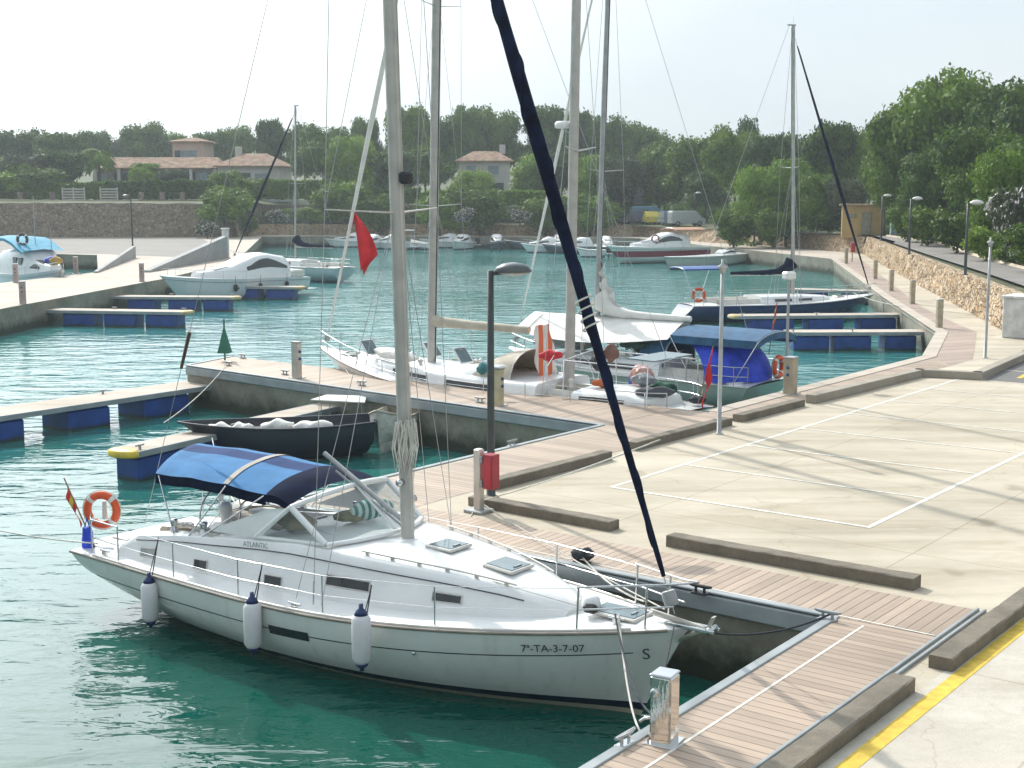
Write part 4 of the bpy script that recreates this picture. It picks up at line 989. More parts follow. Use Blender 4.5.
ay = mth(nt, 'ABSOLUTE', mth(nt, 'ADD', sep.outputs[1], -0.22)); f = ramp(nt, ay, [(0.27, (0.010, 0.040, 0.14)), (0.31, (0.055, 0.18, 0.37))])  # sheen on the cloth painted as lighter sides around a darker middle band
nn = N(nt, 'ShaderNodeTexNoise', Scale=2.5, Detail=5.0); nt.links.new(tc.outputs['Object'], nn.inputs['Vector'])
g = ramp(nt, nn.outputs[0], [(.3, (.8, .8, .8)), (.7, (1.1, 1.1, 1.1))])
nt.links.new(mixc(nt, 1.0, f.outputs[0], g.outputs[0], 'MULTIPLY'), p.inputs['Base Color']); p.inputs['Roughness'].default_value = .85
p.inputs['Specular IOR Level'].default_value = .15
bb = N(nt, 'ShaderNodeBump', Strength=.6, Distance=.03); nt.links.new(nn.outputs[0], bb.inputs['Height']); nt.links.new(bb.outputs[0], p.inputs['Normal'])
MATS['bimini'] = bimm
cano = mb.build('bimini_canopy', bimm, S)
for k_ in (0, -1): MB().grid([[r[k_] for r in rows], [r[k_] + Vector((0, 0, -.17)) for r in rows]]).build('canopy_valance', navy, cano, fix=False)
mb = MB(); mb.grid([rows[-1]] + front); mb.grid([[r[0] for r in [rows[-1]] + front], [r[0] + Vector((0, 0, -.12)) for r in [rows[-1]] + front]]); mb.build('canopy_front', navy, cano)
mb = MB(); mb.grid([[bim(x, v, zc(x) + .012) for v in vs_] for x in (3.46, 3.60)]); mb.build('canopy_zip_band', grayc, cano)
mb = MB()
for x, fx in ((1.6, 2.8), (3.53, 3.1), (4.55, 3.3)):
    hp = [bim(x, v, zc(x) - .03) for v in vs_]
    mb.tube([Vector((fx, -1.28, 1.5))] + hp + [Vector((fx, 1.28, 1.5))], .013, 6)
mb.build('bimini_frame', steel, S)
# deck gear
stanchions(S, H, (.27, .41, .56, .72), .60, u0=.13, u1=.885, inset=.08)
rails(S, H, .885, .13, .62, .015)
MB().lathe([(.12, 0), (.14, .05), (.12, .16), (.05, .2)], (0, 0, 0), 14).build('windlass', gel, S, (10.35, -.12, 1.41))
mb = MB(); mb.box((10.42, -.25, 1.46), (.2, .12, .12), .2, .03); mb.build('windlass_motor', black, S)
mb = MB(); mb.box((11.9, .06, 1.44), (.75, .05, .05), 0, .01); mb.box((11.9, -.10, 1.44), (.75, .05, .05), 0, .01); mb.lathe([(.05, -.1), (.03, 0), (.05, .1)], (12.2, -.02, 1.45), 10, M=Matrix.Rotation(R(90), 3, 'X')); mb.build('bow_roller', steel, S)
mb = MB()    # anchor
A0 = Vector((11.3, -.02, 1.52)); A1 = Vector((12.12, -.02, 1.43))
mb.tube([A0, A1], .028, 8, ry=1.6)
mb.add([A1 + Vector(v) for v in ((0.02, 0, .06), (-.28, .20, -.10), (-.42, 0, -.24), (-.28, -.20, -.10), (-.04, 0, -.04), (-.3, .19, -.13), (-.44, 0, -.27), (-.3, -.19, -.13))],
       [(0, 1, 2), (0, 2, 3), (4, 6, 5), (4, 7, 6), (0, 4, 5, 1), (1, 5, 6, 2), (2, 6, 7, 3), (3, 7, 4, 0)], False)
mb.add([A1 + Vector(v) for v in ((.0, .03, 0), (.0, -.03, 0), (.09, -.05, .2), (.09, .05, .2), (.03, .03, 0), (.03, -.03, 0), (.12, -.05, .2), (.12, .05, .2))], [(0, 1, 2, 3), (7, 6, 5, 4), (0, 4, 5, 1), (2, 6, 7, 3), (1, 5, 6, 2), (0, 3, 7, 4)], False)
mb.build('anchor', mat('galvanised_anchor', (.52, .50, .44), .5, metal=.3), S)
mb = MB(); mb.add([(11.62, .02, 1.1), (11.62, -.02, 1.1), (11.0, 0, 0.05)], [(0, 1, 2)]); 
for x, y in ((10.9, .32), (10.9, -.32), (6.2, -1.82), (6.2, 1.82), (1.2, 1.5), (1.2, -1.5)):
    mb = MB(); z = deckz(H, x, y) + .02; mb.tube([(x - .13, y, z + .06), (x + .13, y, z + .06)], .018, 6); mb.box((x, y, z + .02), (.1, .05, .06)); mb.build('mooring_cleat', steel, S)
X = rig(S, 6.84, 1.80, 15.7, .105, [(6.86, 1.25), (11.2, .95)], 1.62, 11.5, 1.6, .35, 1.1, chx=-.45)
furled(S, (11.62, 0, 1.55), (X(15.5) + .1, 0, 15.5), .098, navysail, .035, .97)
mb = MB(); mb.box((X(7.38) + .2, 0, 7.38), (.2, .14, .18), 0, .03); mb.build('deck_light', black, S)
mb = MB(); mb.tube([(X(2.2) - .1, 0, 2.12), (5.05, 0, 2.98)], .042, 10); mb.tube([(X(2.2) - .1, 0, 2.02), (5.3, 0, 2.72)], .02, 6); mb.build('boom_vang', greym, S)
mb = MB(); rnd = random.Random(3)      # coils of halyard tied at the mast
for k in range(16):
    a = rnd.uniform(-2.6, .5); x, y = X(3) + .16 * math.cos(a), .16 * math.sin(a); z1 = rnd.uniform(3.6, 3.75); z0 = rnd.uniform(2.75, 3.1); w = rnd.uniform(.02, .06)
    mb.tube([(x, y, z1), (x - w, y - w, (z0 + z1) / 2), (x - w * .5, y, z0), (x + w, y + w, (z0 + z1) / 2), (x + .02, y, z1)], .012, 5)
mb.build('halyard_coil', rope_w, S)
mb = MB()
for k, (dx, dy) in enumerate(((.11, .05), (.13, -.04), (-.02, .12), (-.03, -.12))): mb.tube([(X(2) + dx, dy, 2.0), (X(15) + dx * .8, dy, 15)], .006, 4)
mb.build('halyard', rope_w, S)
for dx, dz_, sg in ((.18, 2.45, 1), (.16, 2.75, -1)): MB().lathe([(.06, -.05), (.05, 0), (.06, .05)], (X(dz_), sg * .13, dz_), 10, M=Matrix.Rotation(R(90), 3, 'X')).build('mast_winch', steel, S)
mb = MB(); mb.tube([(X(1.9), 0, 1.76), (X(1.9), 0, 1.86)], [.2, .16], 14); mb.build('mast_collar', gel, S)
bs0, bs1 = Vector((.35, 0, 1.1)), Vector((X(15.7) - .25, 0, 15.7))
MB().tube([bs0.lerp(bs1, .205), bs0.lerp(bs1, .25)], [.028, .034], 8).build('backstay_insulator', brownr, S)
MB().tube(sag((5.3, -.6, 1.9), (10.4, -.5, 1.55), .0), .007, 5).build('furling_line', rope_w, S)
mb = MB(); rnd = random.Random(9)
for k in range(5):
    c = Vector((3.2 + rnd.uniform(-.5, .6), -1.1 + rnd.uniform(-.1, .1), 1.63)); mb.tube([c + Vector((.12 * math.cos(t * 1.1) * (1 + .2 * math.sin(t)), .09 * math.sin(t * 1.1), .012 * t / 3)) for t in range(18)], .008, 5)
mb.build('coiled_sheets', rope_w, S)
# ---- things carried by the near boat (each one can be lifted away)
def worldobj(mb, name, m, label, cat, group=None): return tag(mb.build(name, m), label, cat, group)
def fender(px, ptop, pbot, yl, label):
    a = LOC(px, ptop, yl); q = toW(*a); bz = LOC(px, pbot, yl)[2]; h = a[2] - bz
    t = thing('fender', label, 'fender', q, ANG, 'white fenders hung along the near hull')
    r = .135
    MB().lathe([(.04, -h), (.09, -h + .03), (r, -h + .10), (r * 1.02, -h / 2), (r, -.10), (.09, -.03), (.04, 0)], (0, 0, 0), 16).build('fender_body', mat('fender_vinyl', (.70, .69, .70), .4, var=.05), t)
    cp_ = mat('navy_fender_cap', (.015, .03, .12), .5); MB().lathe([(.10, -.04), (.07, .02), (.035, .05), (.03, .12)], (0, 0, 0), 12).build('fender_cap', cp_, t); mb = MB(); mb.lathe([(.03, -h - .08), (.035, -h - .04), (.08, -h - .01), (.10, -h + .04)], (0, 0, 0), 12); mb.build('fender_cap', mat('navy_fender_cap', (.015, .03, .12), .5), t)
    u = H.u_at(a[0]); sh = H.zs(u) - a[2]
    mb = MB(); mb.tube([(0, 0, .08), (0, .07, sh + .02), (0.02, .2, sh + .62)], .010, 5); mb.tube([(0.0, 0, .08), (-.06, .09, sh + .1), (0.02, .2, sh + .6)], .008, 5); mb.build('fender_rope', rope_d, t)
fender(149, 580, 622, -1.97, 'white fender nearest the stern of the foreground sailboat')
fender(252, 600, 649, -2.10, 'white fender hanging amidships of the three on the foreground sailboat')
fender(361, 612, 665, -2.08, 'white fender beside the long dark hull window, nearest the bow')
def lifering(loc, rz, R0, r, label, tilt=0, parent=None):
    t = thing('lifebuoy', label, 'lifebuoy', loc, rz)
    mb = MB(); mb.tube([(R0 * math.cos(a), 0, R0 * math.sin(a)) for a in [i * math.pi / 16 for i in range(32)]], r, 10, closed=True); mb.build('ring', orange, t)
    for k in range(4):
        a = R(45 + 90 * k); mb = MB(); mb.tube([(R0 * math.cos(a + d), 0, R0 * math.sin(a + d)) for d in (-.13, 0, .13)], r * 1.06, 10); mb.build('reflective_band', mat('white_band', (.75, .75, .72), .4), t)
    mb = MB(); mb.tube([((R0 + r * 1.2) * math.cos(a), -.01, (R0 + r * 1.2) * math.sin(a)) for a in [i * math.pi / 16 for i in range(32)]], .008, 5, closed=True); mb.build('grab_line', rope_w, t)
    return t
q = toW(*LOC(102, 510, -1.05)); lifering(q, R(-8), .27, .07, 'orange and white lifebuoy on the stern rail of the foreground sailboat')
mb = MB(); mb.tube([(0, 0, -.25), (0.0, .03, .3)], .09, 8, ry=.5); 
t = thing('horseshoe_light', 'small white rescue light hanging inside the orange lifebuoy', 'rescue light', q + Vector((.04, .02, 0)), 0); mb = MB(); mb.tube([(0, 0, -.16), (0, 0, .16)], [.05, .035], 8); mb.build('light_body', gel2, t)
# ensign on its staff
def ensign(p0, p1, w, h, cols, label, droop=.8, seed=1, name='ensign'):
    """flag hanging limp from a slanted staff; cols = horizontal stripes top to bottom"""
    p0, p1 = Vector(p0), Vector(p1); t = thing(name, label, 'flag', p0)
    MB().tube([(0, 0, 0), p1 - p0], .014, 6).build('flagstaff', teak if cols[0] != 'x' else greym, t)
    rnd = random.Random(seed); n, m_ = 12, 12; rows = []; d = (p1 - p0)
    side = Vector((d.y, -d.x, 0)); side = side.normalized() if side.length > .01 else Vector((1, 0, 0))
    sw = Vector((d.x, d.y, 0)); sw = sw.normalized() if sw.length > .01 else Vector((1, 0, 0))
    for i in range(n + 1):
        f = i / n; top = d * (1 - f * h / d.length) ; row = []
        for j in range(m_ + 1):
            g = j / m_; drop = Vector((0, 0, -w * g * droop)) + sw * w * g * (1 - droop) * -.8
            row.append(top + drop + side * math.sin(g * 6 + f * 3) * .05 * w + sw * math.sin(g * 9 + f * 4) * .03)
        rows.append(row)
    mb = MB(); ns = len(cols)
    return t, rows
def flagmesh(t, rows, mats_, bounds):
    n = len(rows) - 1
    for k, m in enumerate(mats_):
        i0, i1 = round(bounds[k] * n), round(bounds[k + 1] * n); mb = MB(); mb.grid(rows[i0:i1 + 1]); mb.build('flag_cloth' if k == 0 else 'flag_stripe', m, t, fix=False)
yelf = mat('yellow_flag_cloth', (.75, .5, .03), .7)
t, rows = ensign(toW(*LOC(97, 552, -1.25)), toW(*LOC(64, 478, -1.25)), .55, .55, ['r', 'y', 'r'], 'limp red and yellow ensign on a slanted staff at the stern of the foreground sailboat', .75)
flagmesh(t, rows, [redc, yelf, redc], [0, .3, .7, 1])
q = toW(*LOC(88, 545, -1.3)); t = thing('plastic_bag', 'bright blue bag hanging on the stern rail under the ensign', 'bag', q, ANG)
mb = MB(); rows = []
for i in range(9):
    z = i / 8 * .42 - .1; w = .13 * (1 - .25 * (i / 8) ** 2) * (0.6 if i == 0 else 1); rows.append([(w * math.cos(a) * (1 + .12 * math.sin(a * 3 + i)), w * .7 * math.sin(a), z) for a in [k * math.pi / 6 for k in range(12)]])
mb.grid(rows, closed=True); mb.poly(rows[0]); mb.poly(rows[-1]); mb.build('bag_body', bluec, t); MB().tube([(-.08, 0, .3), (0, 0, .48), (.08, 0, .3)], .012, 5).build('handle', bluec, t)
# towels drying behind the windscreen
strm = bpy.data.materials.new('striped_towel'); strm.use_nodes = True; nt = strm.node_tree; p = nt.nodes['Principled BSDF']
tc = N(nt, 'ShaderNodeTexCoord'); wv = N(nt, 'ShaderNodeTexWave', Scale=3.0); nt.links.new(tc.outputs['Object'], wv.inputs['Vector'])
nt.links.new(ramp(nt, wv.outputs[1], [(.45, (.02, .20, .17)), (.55, (.6, .68, .62))]).outputs[0], p.inputs['Base Color']); p.inputs['Roughness'].default_value = .95
def bundle(loc, rz, d, m, name, label, cat, seed=1, lump=.12):
    t = None; rnd = random.Random(seed); mb = MB(); rows = []
    for i in range(11):
        f = i / 10; r = math.sin(math.pi * min(max(f, .04), .96)) ** .45
        rows.append([((f - .5) * d[0], r * d[1] / 2 * math.cos(a) * (1 + lump * math.sin(3 * a + i * 1.7 + seed)), r * d[2] / 2 * (math.sin(a) * (1 + lump * math.sin(2 * a + i + seed))) + d[2] / 2) for a in [k * math.pi / 7 for k in range(14)]])
    mb.grid(rows, closed=True); mb.poly(rows[0]); mb.poly(rows[-1]); o = mb.build(name, m, None, loc); o.rotation_euler = (0, 0, rz); return tag(o, label, cat)
bundle(toW(5.75, .35, 1.93), ANG + R(70), (.75, .34, .32), strm, 'rolled_towel', 'green and white striped towel bundled behind the windscreen', 'towel', 2)
bundle(toW(5.55, .1, 1.90), ANG + R(60), (.6, .36, .2), mat('olive_cloth', (.20, .19, .08), .9, var=.3), 'cloth_bundle', 'olive brown cloth bundle under the striped towel behind the windscreen', 'cloth', 5)
bundle(toW(5.15, -.75, 1.86), ANG + R(10), (.7, .4, .3), mat('khaki_cloth', (.25, .22, .14), .9, var=.35), 'cloth_bundle', 'khaki bundle seen through the triangular side pane of the windscreen', 'cloth', 8)
bundle(toW(2.9, .75, 1.46), ANG + R(15), (.8, .4, .16), whitec, 'folded_cushion', 'pale folded cushion on the far cockpit seat under the bimini', 'cushion', 3)
# rolled inflatable lashed on the far side deck
t = thing('stowed_liferaft', 'white stowed liferaft lashed on the far quarter behind the wheel', 'liferaft', toW(1.75, 1.45, 1.06), ANG)
MB().tube([(-.5, 0, .18), (-.45, 0, .18), (.45, 0, .18), (.5, 0, .18)], [.1, .19, .19, .1], 14).build('raft_roll', gel2, t)
for x in (-.25, .25): MB().tube([(x + .001 * k, .2 * math.cos(k * .4), .18 + .2 * math.sin(k * .4)) for k in range(16)], .012, 5, closed=True).build('lashing', rope_d, t)
t = thing('outboard_motor', 'small dark outboard clamped upright on the far stern rail', 'outboard motor', toW(.9, 1.35, 1.45), ANG)
MB().box((0, 0, .35), (.22, .18, .26), 0, .06).build('cowl', blackg, t); MB().tube([(0, 0, .25), (0, 0, -.35)], [.05, .035], 8).build('shaft', greym, t); MB().tube([(-.02, 0, .3), (.35, 0, .36)], .02, 6).build('tiller', black, t)

# ------------------------------------------------------------------ generic sailboat
def sailboat(label, bowp, sternp, B, zs, mast_f, mast_z, mast_r, hullm, cover=None, fore=None, fore_r=.07, tr=.72, ob=1.0, os_=.8, spread=((.45, 1.0),), boomlen=4.2, roof=(.28, .74, .4), group=None, wr=.008, nst=(.2, .35, .5, .65, .8), band=None, headz=.96, back=True, mastm=alud, roofm=gel, deckm=None, boomz=1.0, winm=glassd, covb=.22):
    b, s_ = Vector(bowp), Vector(sternp); d = b - s_; L = math.hypot(d.x, d.y)
    t = thing('sailboat', label, 'sailboat', (s_.x, s_.y, 0), math.atan2(d.y, d.x), group)
    h = Hull(L, B, zs, tr=tr, smax=.45, ob=ob, os_=os_, draft=.45)
    h.mesh(36, 12).build('hull', hullm, t)
    x0, x1, rh = roof[0] * L, roof[1] * L, roof[2]
    sts = []
    for i in range(9):
        x = x0 + (x1 - x0) * i / 8; w = h.b(h.u_at(x)) - .48 - .1 * (i / 8); w = max(w, .25); dz0 = deckz(h, x, 0)
        sts.append((x, w, w - .13, dz0 + rh * (1 - .65 * (i / 8) ** 3)))
    cpx = x0 - L * .2
    def inn(x): return .62 if cpx < x < x0 else 0
    deckmesh(h, inn, 60, 5).build('deck', deckm or gel, t)
    roofmesh(sts, h, .06).build('coachroof', roofm, t)
    mb = MB(); fl = h.zs(.2) - .4
    for s in (-1, 1):
        rows = [[(x, s * .9, deckz(h, x, .9)), (x, s * .8, deckz(h, x, 0) + .24), (x, s * .62, deckz(h, x, 0) + .24), (x, s * .60, fl + .3), (x, s * .3, fl + .3), (x, s * .28, fl), (x, 0, fl)] for x in (cpx - .1, cpx + .2, (cpx + x0) / 2, x0 + .02)]
        mb.grid(rows, smooth=False)
    mb.build('cockpit', gel2, t)
    for s in (-1, 1):
        for f0, f1 in ((.18, .42), (.52, .72)):
            side_window(sts, h, x0 + (x1 - x0) * f0, x0 + (x1 - x0) * f1, .3, .7, s, 'window', t, gl=winm)
        MB().tube([h.pt(i / 40, 0, s, .004) for i in range(41)], .025, 5).build('rubbing_strake', band or alu, t)
    mx = L * mast_f; zb = deckz(h, mx, 0) + rh * .8
    X = rig(t, mx, zb, mast_z, mast_r, [(zb + (mast_z - zb) * f, w) for f, w in spread], h.b(h.u_at(mx)) - .15, L - .2, zs[2], .2, zs[0] + .1, mast_m=mastm, wr=wr, chz=h.zs(mast_f), back=back)
    if fore: furled(t, (L - .25, 0, zs[2] + .15), (X(mast_z * headz) + .1, 0, mast_z * headz), fore_r, fore, .03, .97, wr=wr)
    else: MB().tube([(L - .2, 0, zs[2]), (X(mast_z), 0, mast_z)], wr, 5).build('forestay', wire, t)
    bz = zb + boomz
    if cover:
        MB().tube([(mx - .15, 0, bz), (mx - boomlen, 0, bz + .02)], .06, 8).build('boom', mastm, t)
        mb = MB(); n = 22; rnd = random.Random(int(L * 99)); P = []; rs = []
        for i in range(n + 1):
            f = i / n; P.append((mx - .12 - (boomlen - .1) * f, 0, bz + .10 + (covb * 2.5 * math.exp(-f * 9)) )); rs.append((.15 + covb * math.exp(-f * 8)) * (1 - .45 * f) * (1 + rnd.uniform(-.08, .08)))
        mb.tube(P, rs, 10, ry=1.15); mb.build('sail_cover', cover, t)
    rails(t, h, .88, .12, .6, .016); stanchions(t, h, nst, .6, u0=.12, u1=.88, wr=.007, r=.014)
    hatch(t, h, x1 + (L - x1) * .3, 0, deckz(h, x1 + (L - x1) * .3, 0) + .03, .5, .5)
    return t, h, sts, X, mx, zb
woodr = mat('varnished_rail', (.14, .09, .06), .45)
hm_w = hull_mat('off_white_hull', (0.66, 0.66, 0.62), (.05, .05, .06), (.25, .08, .05), .02, .08)
hm_g = hull_mat('sage_grey_hull', (0.36, 0.42, 0.38), (.2, .22, .2), (.1, .12, .12), .02, .08)
hm_b = hull_mat('navy_blue_hull', (0.012, 0.032, 0.11), (.35, .55, .35), (.08, .2, .12), .03, .07)
# white ketch alongside the long pier
kd = Vector((math.cos(R(-38.5)), math.sin(R(-38.5)), 0))
kb = G(321, 346, 1.95); ks = kb + kd * 14.6
K, KH, KS, KX, kmx, kzb = sailboat('long white two-masted yacht lying along the far side of the boarded pier', kb, ks, 4.0, (1.15, 1.2, 1.9), .655, 19.5, .145, hm_w,
    fore=whitec, fore_r=.08, ob=2.0, os_=1.3, tr=.62, spread=((.28, 1.05), (.62, .9)), roof=(.30, .86, .42), band=woodr, cover=tanc, boomlen=3.9, boomz=1.25, covb=.02, nst=(.2, .3, .4, .5, .6, .7, .8))
# mizzen mast with radar
mz = (math.hypot(kb.x - ks.x, kb.y - ks.y)) * .285
MB().tube([(mz, 0, 1.35), (mz - .2, 0, 14.5)], [.15, .13], 12).build('mizzen_mast', alud, K)
for s in (-1, 1):
    MB().tube([(mz - .25, 0, 8.3), (mz - .35, s * .75, 8.42)], [.03, .018], 6).build('spreader', alu, K)
    MB().tube([(mz - .2, s * 1.6, 1.3), (mz - .35, s * .75, 8.4), (mz - .35, 0, 14.3)], .008, 5).build('shroud', wire, K)
mb = MB(); mb.lathe([(.22, 0), (.26, .03), (.26, .14), (.2, .2)], (mz + .25, 0, 8.95), 16); rb = mb.build('radar_dome', gel, K); MB().tube([(mz - .1, 0, 8.75), (mz + .25, 0, 8.92)], .03, 6).build('radar_bracket', greym, rb)
# spray hood over the ketch's cockpit
def hood(root, x0, x1, w, z0, h, m, frame=alu, pane=True, open_aft=True):
    n = 10; rows = []
    for i in range(5):
        f = i / 4; x = x0 + (x1 - x0) * f; hh = h * math.cos(f * math.pi / 2 * .95) ** .6
        rows.append([(x, w * math.cos(a), z0 + hh * max(0.0, math.sin(a)) ** .7) for a in [math.pi * k / n for k in range(n + 1)]])
    o = MB().grid(rows).build('spray_hood', m, root, fix=False)
    MB().tube(rows[0], .022, 6).build('hood_frame', frame, o)
    return o
hood(K, 5.5, 7.4, 1.15, 1.35, 1.15, tanc)
mb = MB(); mb.tube([(4.0, -1.15, 1.35), (4.2, -1.1, 2.1), (4.25, -.6, 2.5), (4.25, .6, 2.5), (4.2, 1.1, 2.1), (4.0, 1.15, 1.35)], .02, 6); mb.build('cockpit_arch', steel, K)
for x, y in ((11.8, .5), (9.8, -.3), (8.0, .3)):
    o = hatch(K, KH, x, y, 2.15, .6, .6, -.9, 'open_hatch', True)
mb = MB(); mb.tube([KH.pt(i / 30, .13, -1, .03) for i in range(1, 29)], .05, 5); mb.build('fender_rail', woodr, K)
for (x, y, z, d, m, nm, lb, ct) in ((3.0, -1.7, 1.35, (.35, .22, .42), mat('blue_jerrycan', (.015, .06, .35), .4), 'jerrycan', 'blue jerrycan on the side deck of the two-masted yacht', 'jerrycan'), (6.2, -1.75, 1.3, (.3, .2, .3), mat('white_tank', (.7, .7, .68), .4), 'jerrycan', 'white jerrycan on the side deck of the two-masted yacht', 'jerrycan')):
    q = Matrix.Rotation(K.rotation_euler.z, 3, 'Z') @ Vector((x, y, z)) + K.location
    t = thing(nm, lb, ct, q, K.rotation_euler.z); MB().box((0, 0, d[2] / 2), d, 0, .05).build('can_body', m, t); MB().tube([(-.1, 0, d[2]), (-.08, 0, d[2] + .06), (.06, 0, d[2] + .06), (.08, 0, d[2])], .015, 6).build('can_handle', m, t); MB().tube([(.13, 0, d[2] - .02), (.13, 0, d[2] + .05)], .03, 8).build('can_cap', black, t)
def KL(x, y, z): return Matrix.Rotation(K.rotation_euler.z, 3, 'Z') @ Vector((x, y, z)) + Vector(K.location)
# ensign at its stern
q = G(661, 378, 1.9)
t, rows = ensign(KL(.1, -.5, 1.3), KL(-.35, -.5, 2.95), 1.15, .8, ['r'], 'red ensign hanging limp at the stern of the two-masted yacht', .92, 4)
flagmesh(t, rows, [redc], [0, 1])
# long red pennant below the ketch's forestay
mb = MB(); rows = []
p0 = KL(13.0, 0, 6.5)
for i in range(13):
    f = i / 12; w = .62 * math.sin(math.pi * min(1, f * .62 + .02)) * (1 if f < .75 else 1 - (f - .75) / .25 * .8)
    rows.append([p0 + Vector((.02 + f * .35 + w * g - .1 * f, .08 * math.sin(g * 7 + f * 5), -2.0 * f + .12 * math.sin(g * 8) * f)) for g in [k / 8 for k in range(9)]])
mb.grid(rows); o = mb.build('pennant', redc, fix=False); tag(o, 'large red triangular flag hanging high beside the pale rolled forestay', 'flag')
# boat with the blue bimini
ms = G(768, 388, .9); md = Vector((math.cos(R(-38.3)), math.sin(R(-38.3)), 0)); mbow = ms - md * 10.6
M4, MH, MS_, MX, mmx, mzb = sailboat('grey-hulled sailboat with blue bimini and bright blue tarpaulin at its stern', mbow, ms, 3.5, (1.05, 1.1, 1.45), .635, 16.5, .10, hm_g,
    fore=whitec, fore_r=.06, ob=.8, os_=.6, tr=.8, spread=((.42, 1.0),), roof=(.32, .8, .42), cover=whitec, boomlen=3.8, boomz=1.3, mastm=greym)
def ML(x, y, z): return Matrix.Rotation(M4.rotation_euler.z, 3, 'Z') @ Vector((x, y, z)) + Vector(M4.location)
def canopy(root, x0, x1, w, z, m, drop=.2, arch=.25, name='bimini_canopy', legs=True, sagx=0.0, legz=1.2, th=.02):
    n, k = 12, 12; rows = [[(x0 + (x1 - x0) * i / n, w * (-1 + 2 * j / k), z - arch * abs(-1 + 2 * j / k) ** 2.5 - sagx * 4 * (i / n) * (1 - i / n)) for j in range(k + 1)] for i in range(n + 1)]
    mb = MB(); mb.grid(rows); mb.grid([[Vector(q) - Vector((0, 0, th)) for q in r] for r in rows])
    for ed in ([r[0] for r in rows], [r[-1] for r in rows], rows[0], rows[-1]): mb.grid([ed, [Vector(q) - Vector((0, 0, drop)) for q in ed]])
    o = mb.build(name, m, root)
    if legs:
        mb = MB()
        for i in (0, n): mb.tube([(rows[i][0][0] * .5 + (x0 + x1) / 4, -w * 1.02, legz)] + [Vector(q) - Vector((0, 0, .03)) for q in rows[i]] + [(rows[i][0][0] * .5 + (x0 + x1) / 4, w * 1.02, legz)], .016, 6)
        mb.build('canopy_frame', steel, root)
    return o
canopy(M4, -.3, 2.9, 1.3, 2.75, mat('faded_blue_canvas', (.03, .11, .22), .8, var=.15, bump=.02, bscale=3), .25, .22)
mb = MB(); n = 10   # tarpaulin curtain round the stern
rows = []
for i in range(n + 1):
    a = R(-95) + R(190) * i / n; x = 1.5 - 1.35 * math.cos(a) ; y = 1.5 * math.sin(a)
    rows.append([(x + .9 * (1 - f) ** 2 - .1, y * (.6 + .4 * f ** .5), 1.15 + 1.25 * (1 - f) ** .8 + .03 * math.sin(i * 2.1 + f * 5)) for f in [k / 6 for k in range(7)]])
mb.grid(rows); mb.build('tarpaulin_curtain', bluec, M4, fix=False)
mb = MB(); mb.grid([[(mmx - 3.6 + 7.0 * i / 10 - (1.2 if i == 10 else 0), 1.45 * (-1 + 2 * j / 8) * (1 - .25 * abs(i / 5 - 1) ** 2), 2.85 - .5 * abs(-1 + 2 * j / 8) ** 1.3 - .28 * math.sin(i / 10 * math.pi) * abs(-1 + j / 4)) for j in range(9)] for i in range(11)])
mb.build('foredeck_awning', whitec, M4, fix=False)
mb = MB(); rnd = random.Random(2)       # half-lowered mainsail bunched against the mast
rows = []
for i in range(14):
    f = i / 13; z = 5.0 - 1.9 * f; w = .15 + 1.3 * f ** 1.6
    rows.append([(mmx - .15 - w * g, .10 * math.sin(g * 6 + i * 1.9), z - .45 * g + .06 * math.sin(g * 9 + i)) for g in [k / 8 for k in range(9)]])
mb.grid(rows); mb.build('lowered_mainsail', whitec, M4, fix=False)
# horseshoe buoy and orange gear on its stern
lifering(ML(-.12, -.45, 1.55), M4.rotation_euler.z + R(90), .30, .09, 'red-orange lifebuoy at the stern of the blue-tarpaulin sailboat')
t, rows = ensign(ML(-.1, .2, 2.0), ML(-.35, .2, 3.75), .55, .5, ['r'], 'small red and yellow flag above the blue tarpaulin', .85, 6); flagmesh(t, rows, [redc, yelf, redc], [0, .3, .7, 1])
t = thing('wind_generator_post', 'pale grey post with a small box on top, behind the stern of the blue-tarpaulin sailboat', 'post', G(786, 386, 1.1))
hgt = ZY(282, 41.5) - 1.1
MB().tube([(0, 0, -.3), (0, 0, hgt)], .045, 8).build('pole', greym, t); MB().box((0, 0, hgt + .12), (.38, .3, .26), .4, .05).build('radar_box', gel, t)
# dark blue sailboat by the promenade
db, ds = G(874, 295, 1.25), G(686, 304, 1.05)
DB, DH, DS_, DX, dmx, dzb = sailboat('dark blue sailboat with navy sail cover moored bow-on to the promenade', db, ds, 3.3, (1.0, 1.0, 1.3), .555, ZY(35, 79), .11, hm_b,
    cover=navy, fore=navy, fore_r=.09, ob=1.3, os_=-.9, tr=.6, spread=((.48, 1.0),), roof=(.34, .72, .35), boomlen=3.9, wr=.012, band=whitec, boomz=1.2)
canopy(DB, -.6, 1.9, .95, 3.1, navy2, .08, .1)
def DL(x, y, z): return Matrix.Rotation(DB.rotation_euler.z, 3, 'Z') @ Vector((x, y, z)) + Vector(DB.location)
lifering(DL(.3, -.9, 1.6), R(10), .32, .09, 'pink-orange lifebuoy on the stern rail of the dark blue sailboat')
# sailboat behind the white cruiser (left)
lb, ls = G(232, 262, 1.2), G(345, 268.5, 1.1)
LBt = sailboat('light sailboat with navy sail cover moored behind the white cruiser on the left', lb, ls, 3.2, (1.15, 1.15, 1.5), .42, ZY(112, 117), .09, hull_mat('pale_blue_hull', (.42, .52, .55), (.1, .15, .3), (.1, .1, .1), .02, .1),
    cover=navy, fore=navy, fore_r=.11, ob=1.2, os_=.3, spread=((.5, .9),), roof=(.3, .75, .45), boomlen=4.2, wr=.012, boomz=1.1, tr=.7)

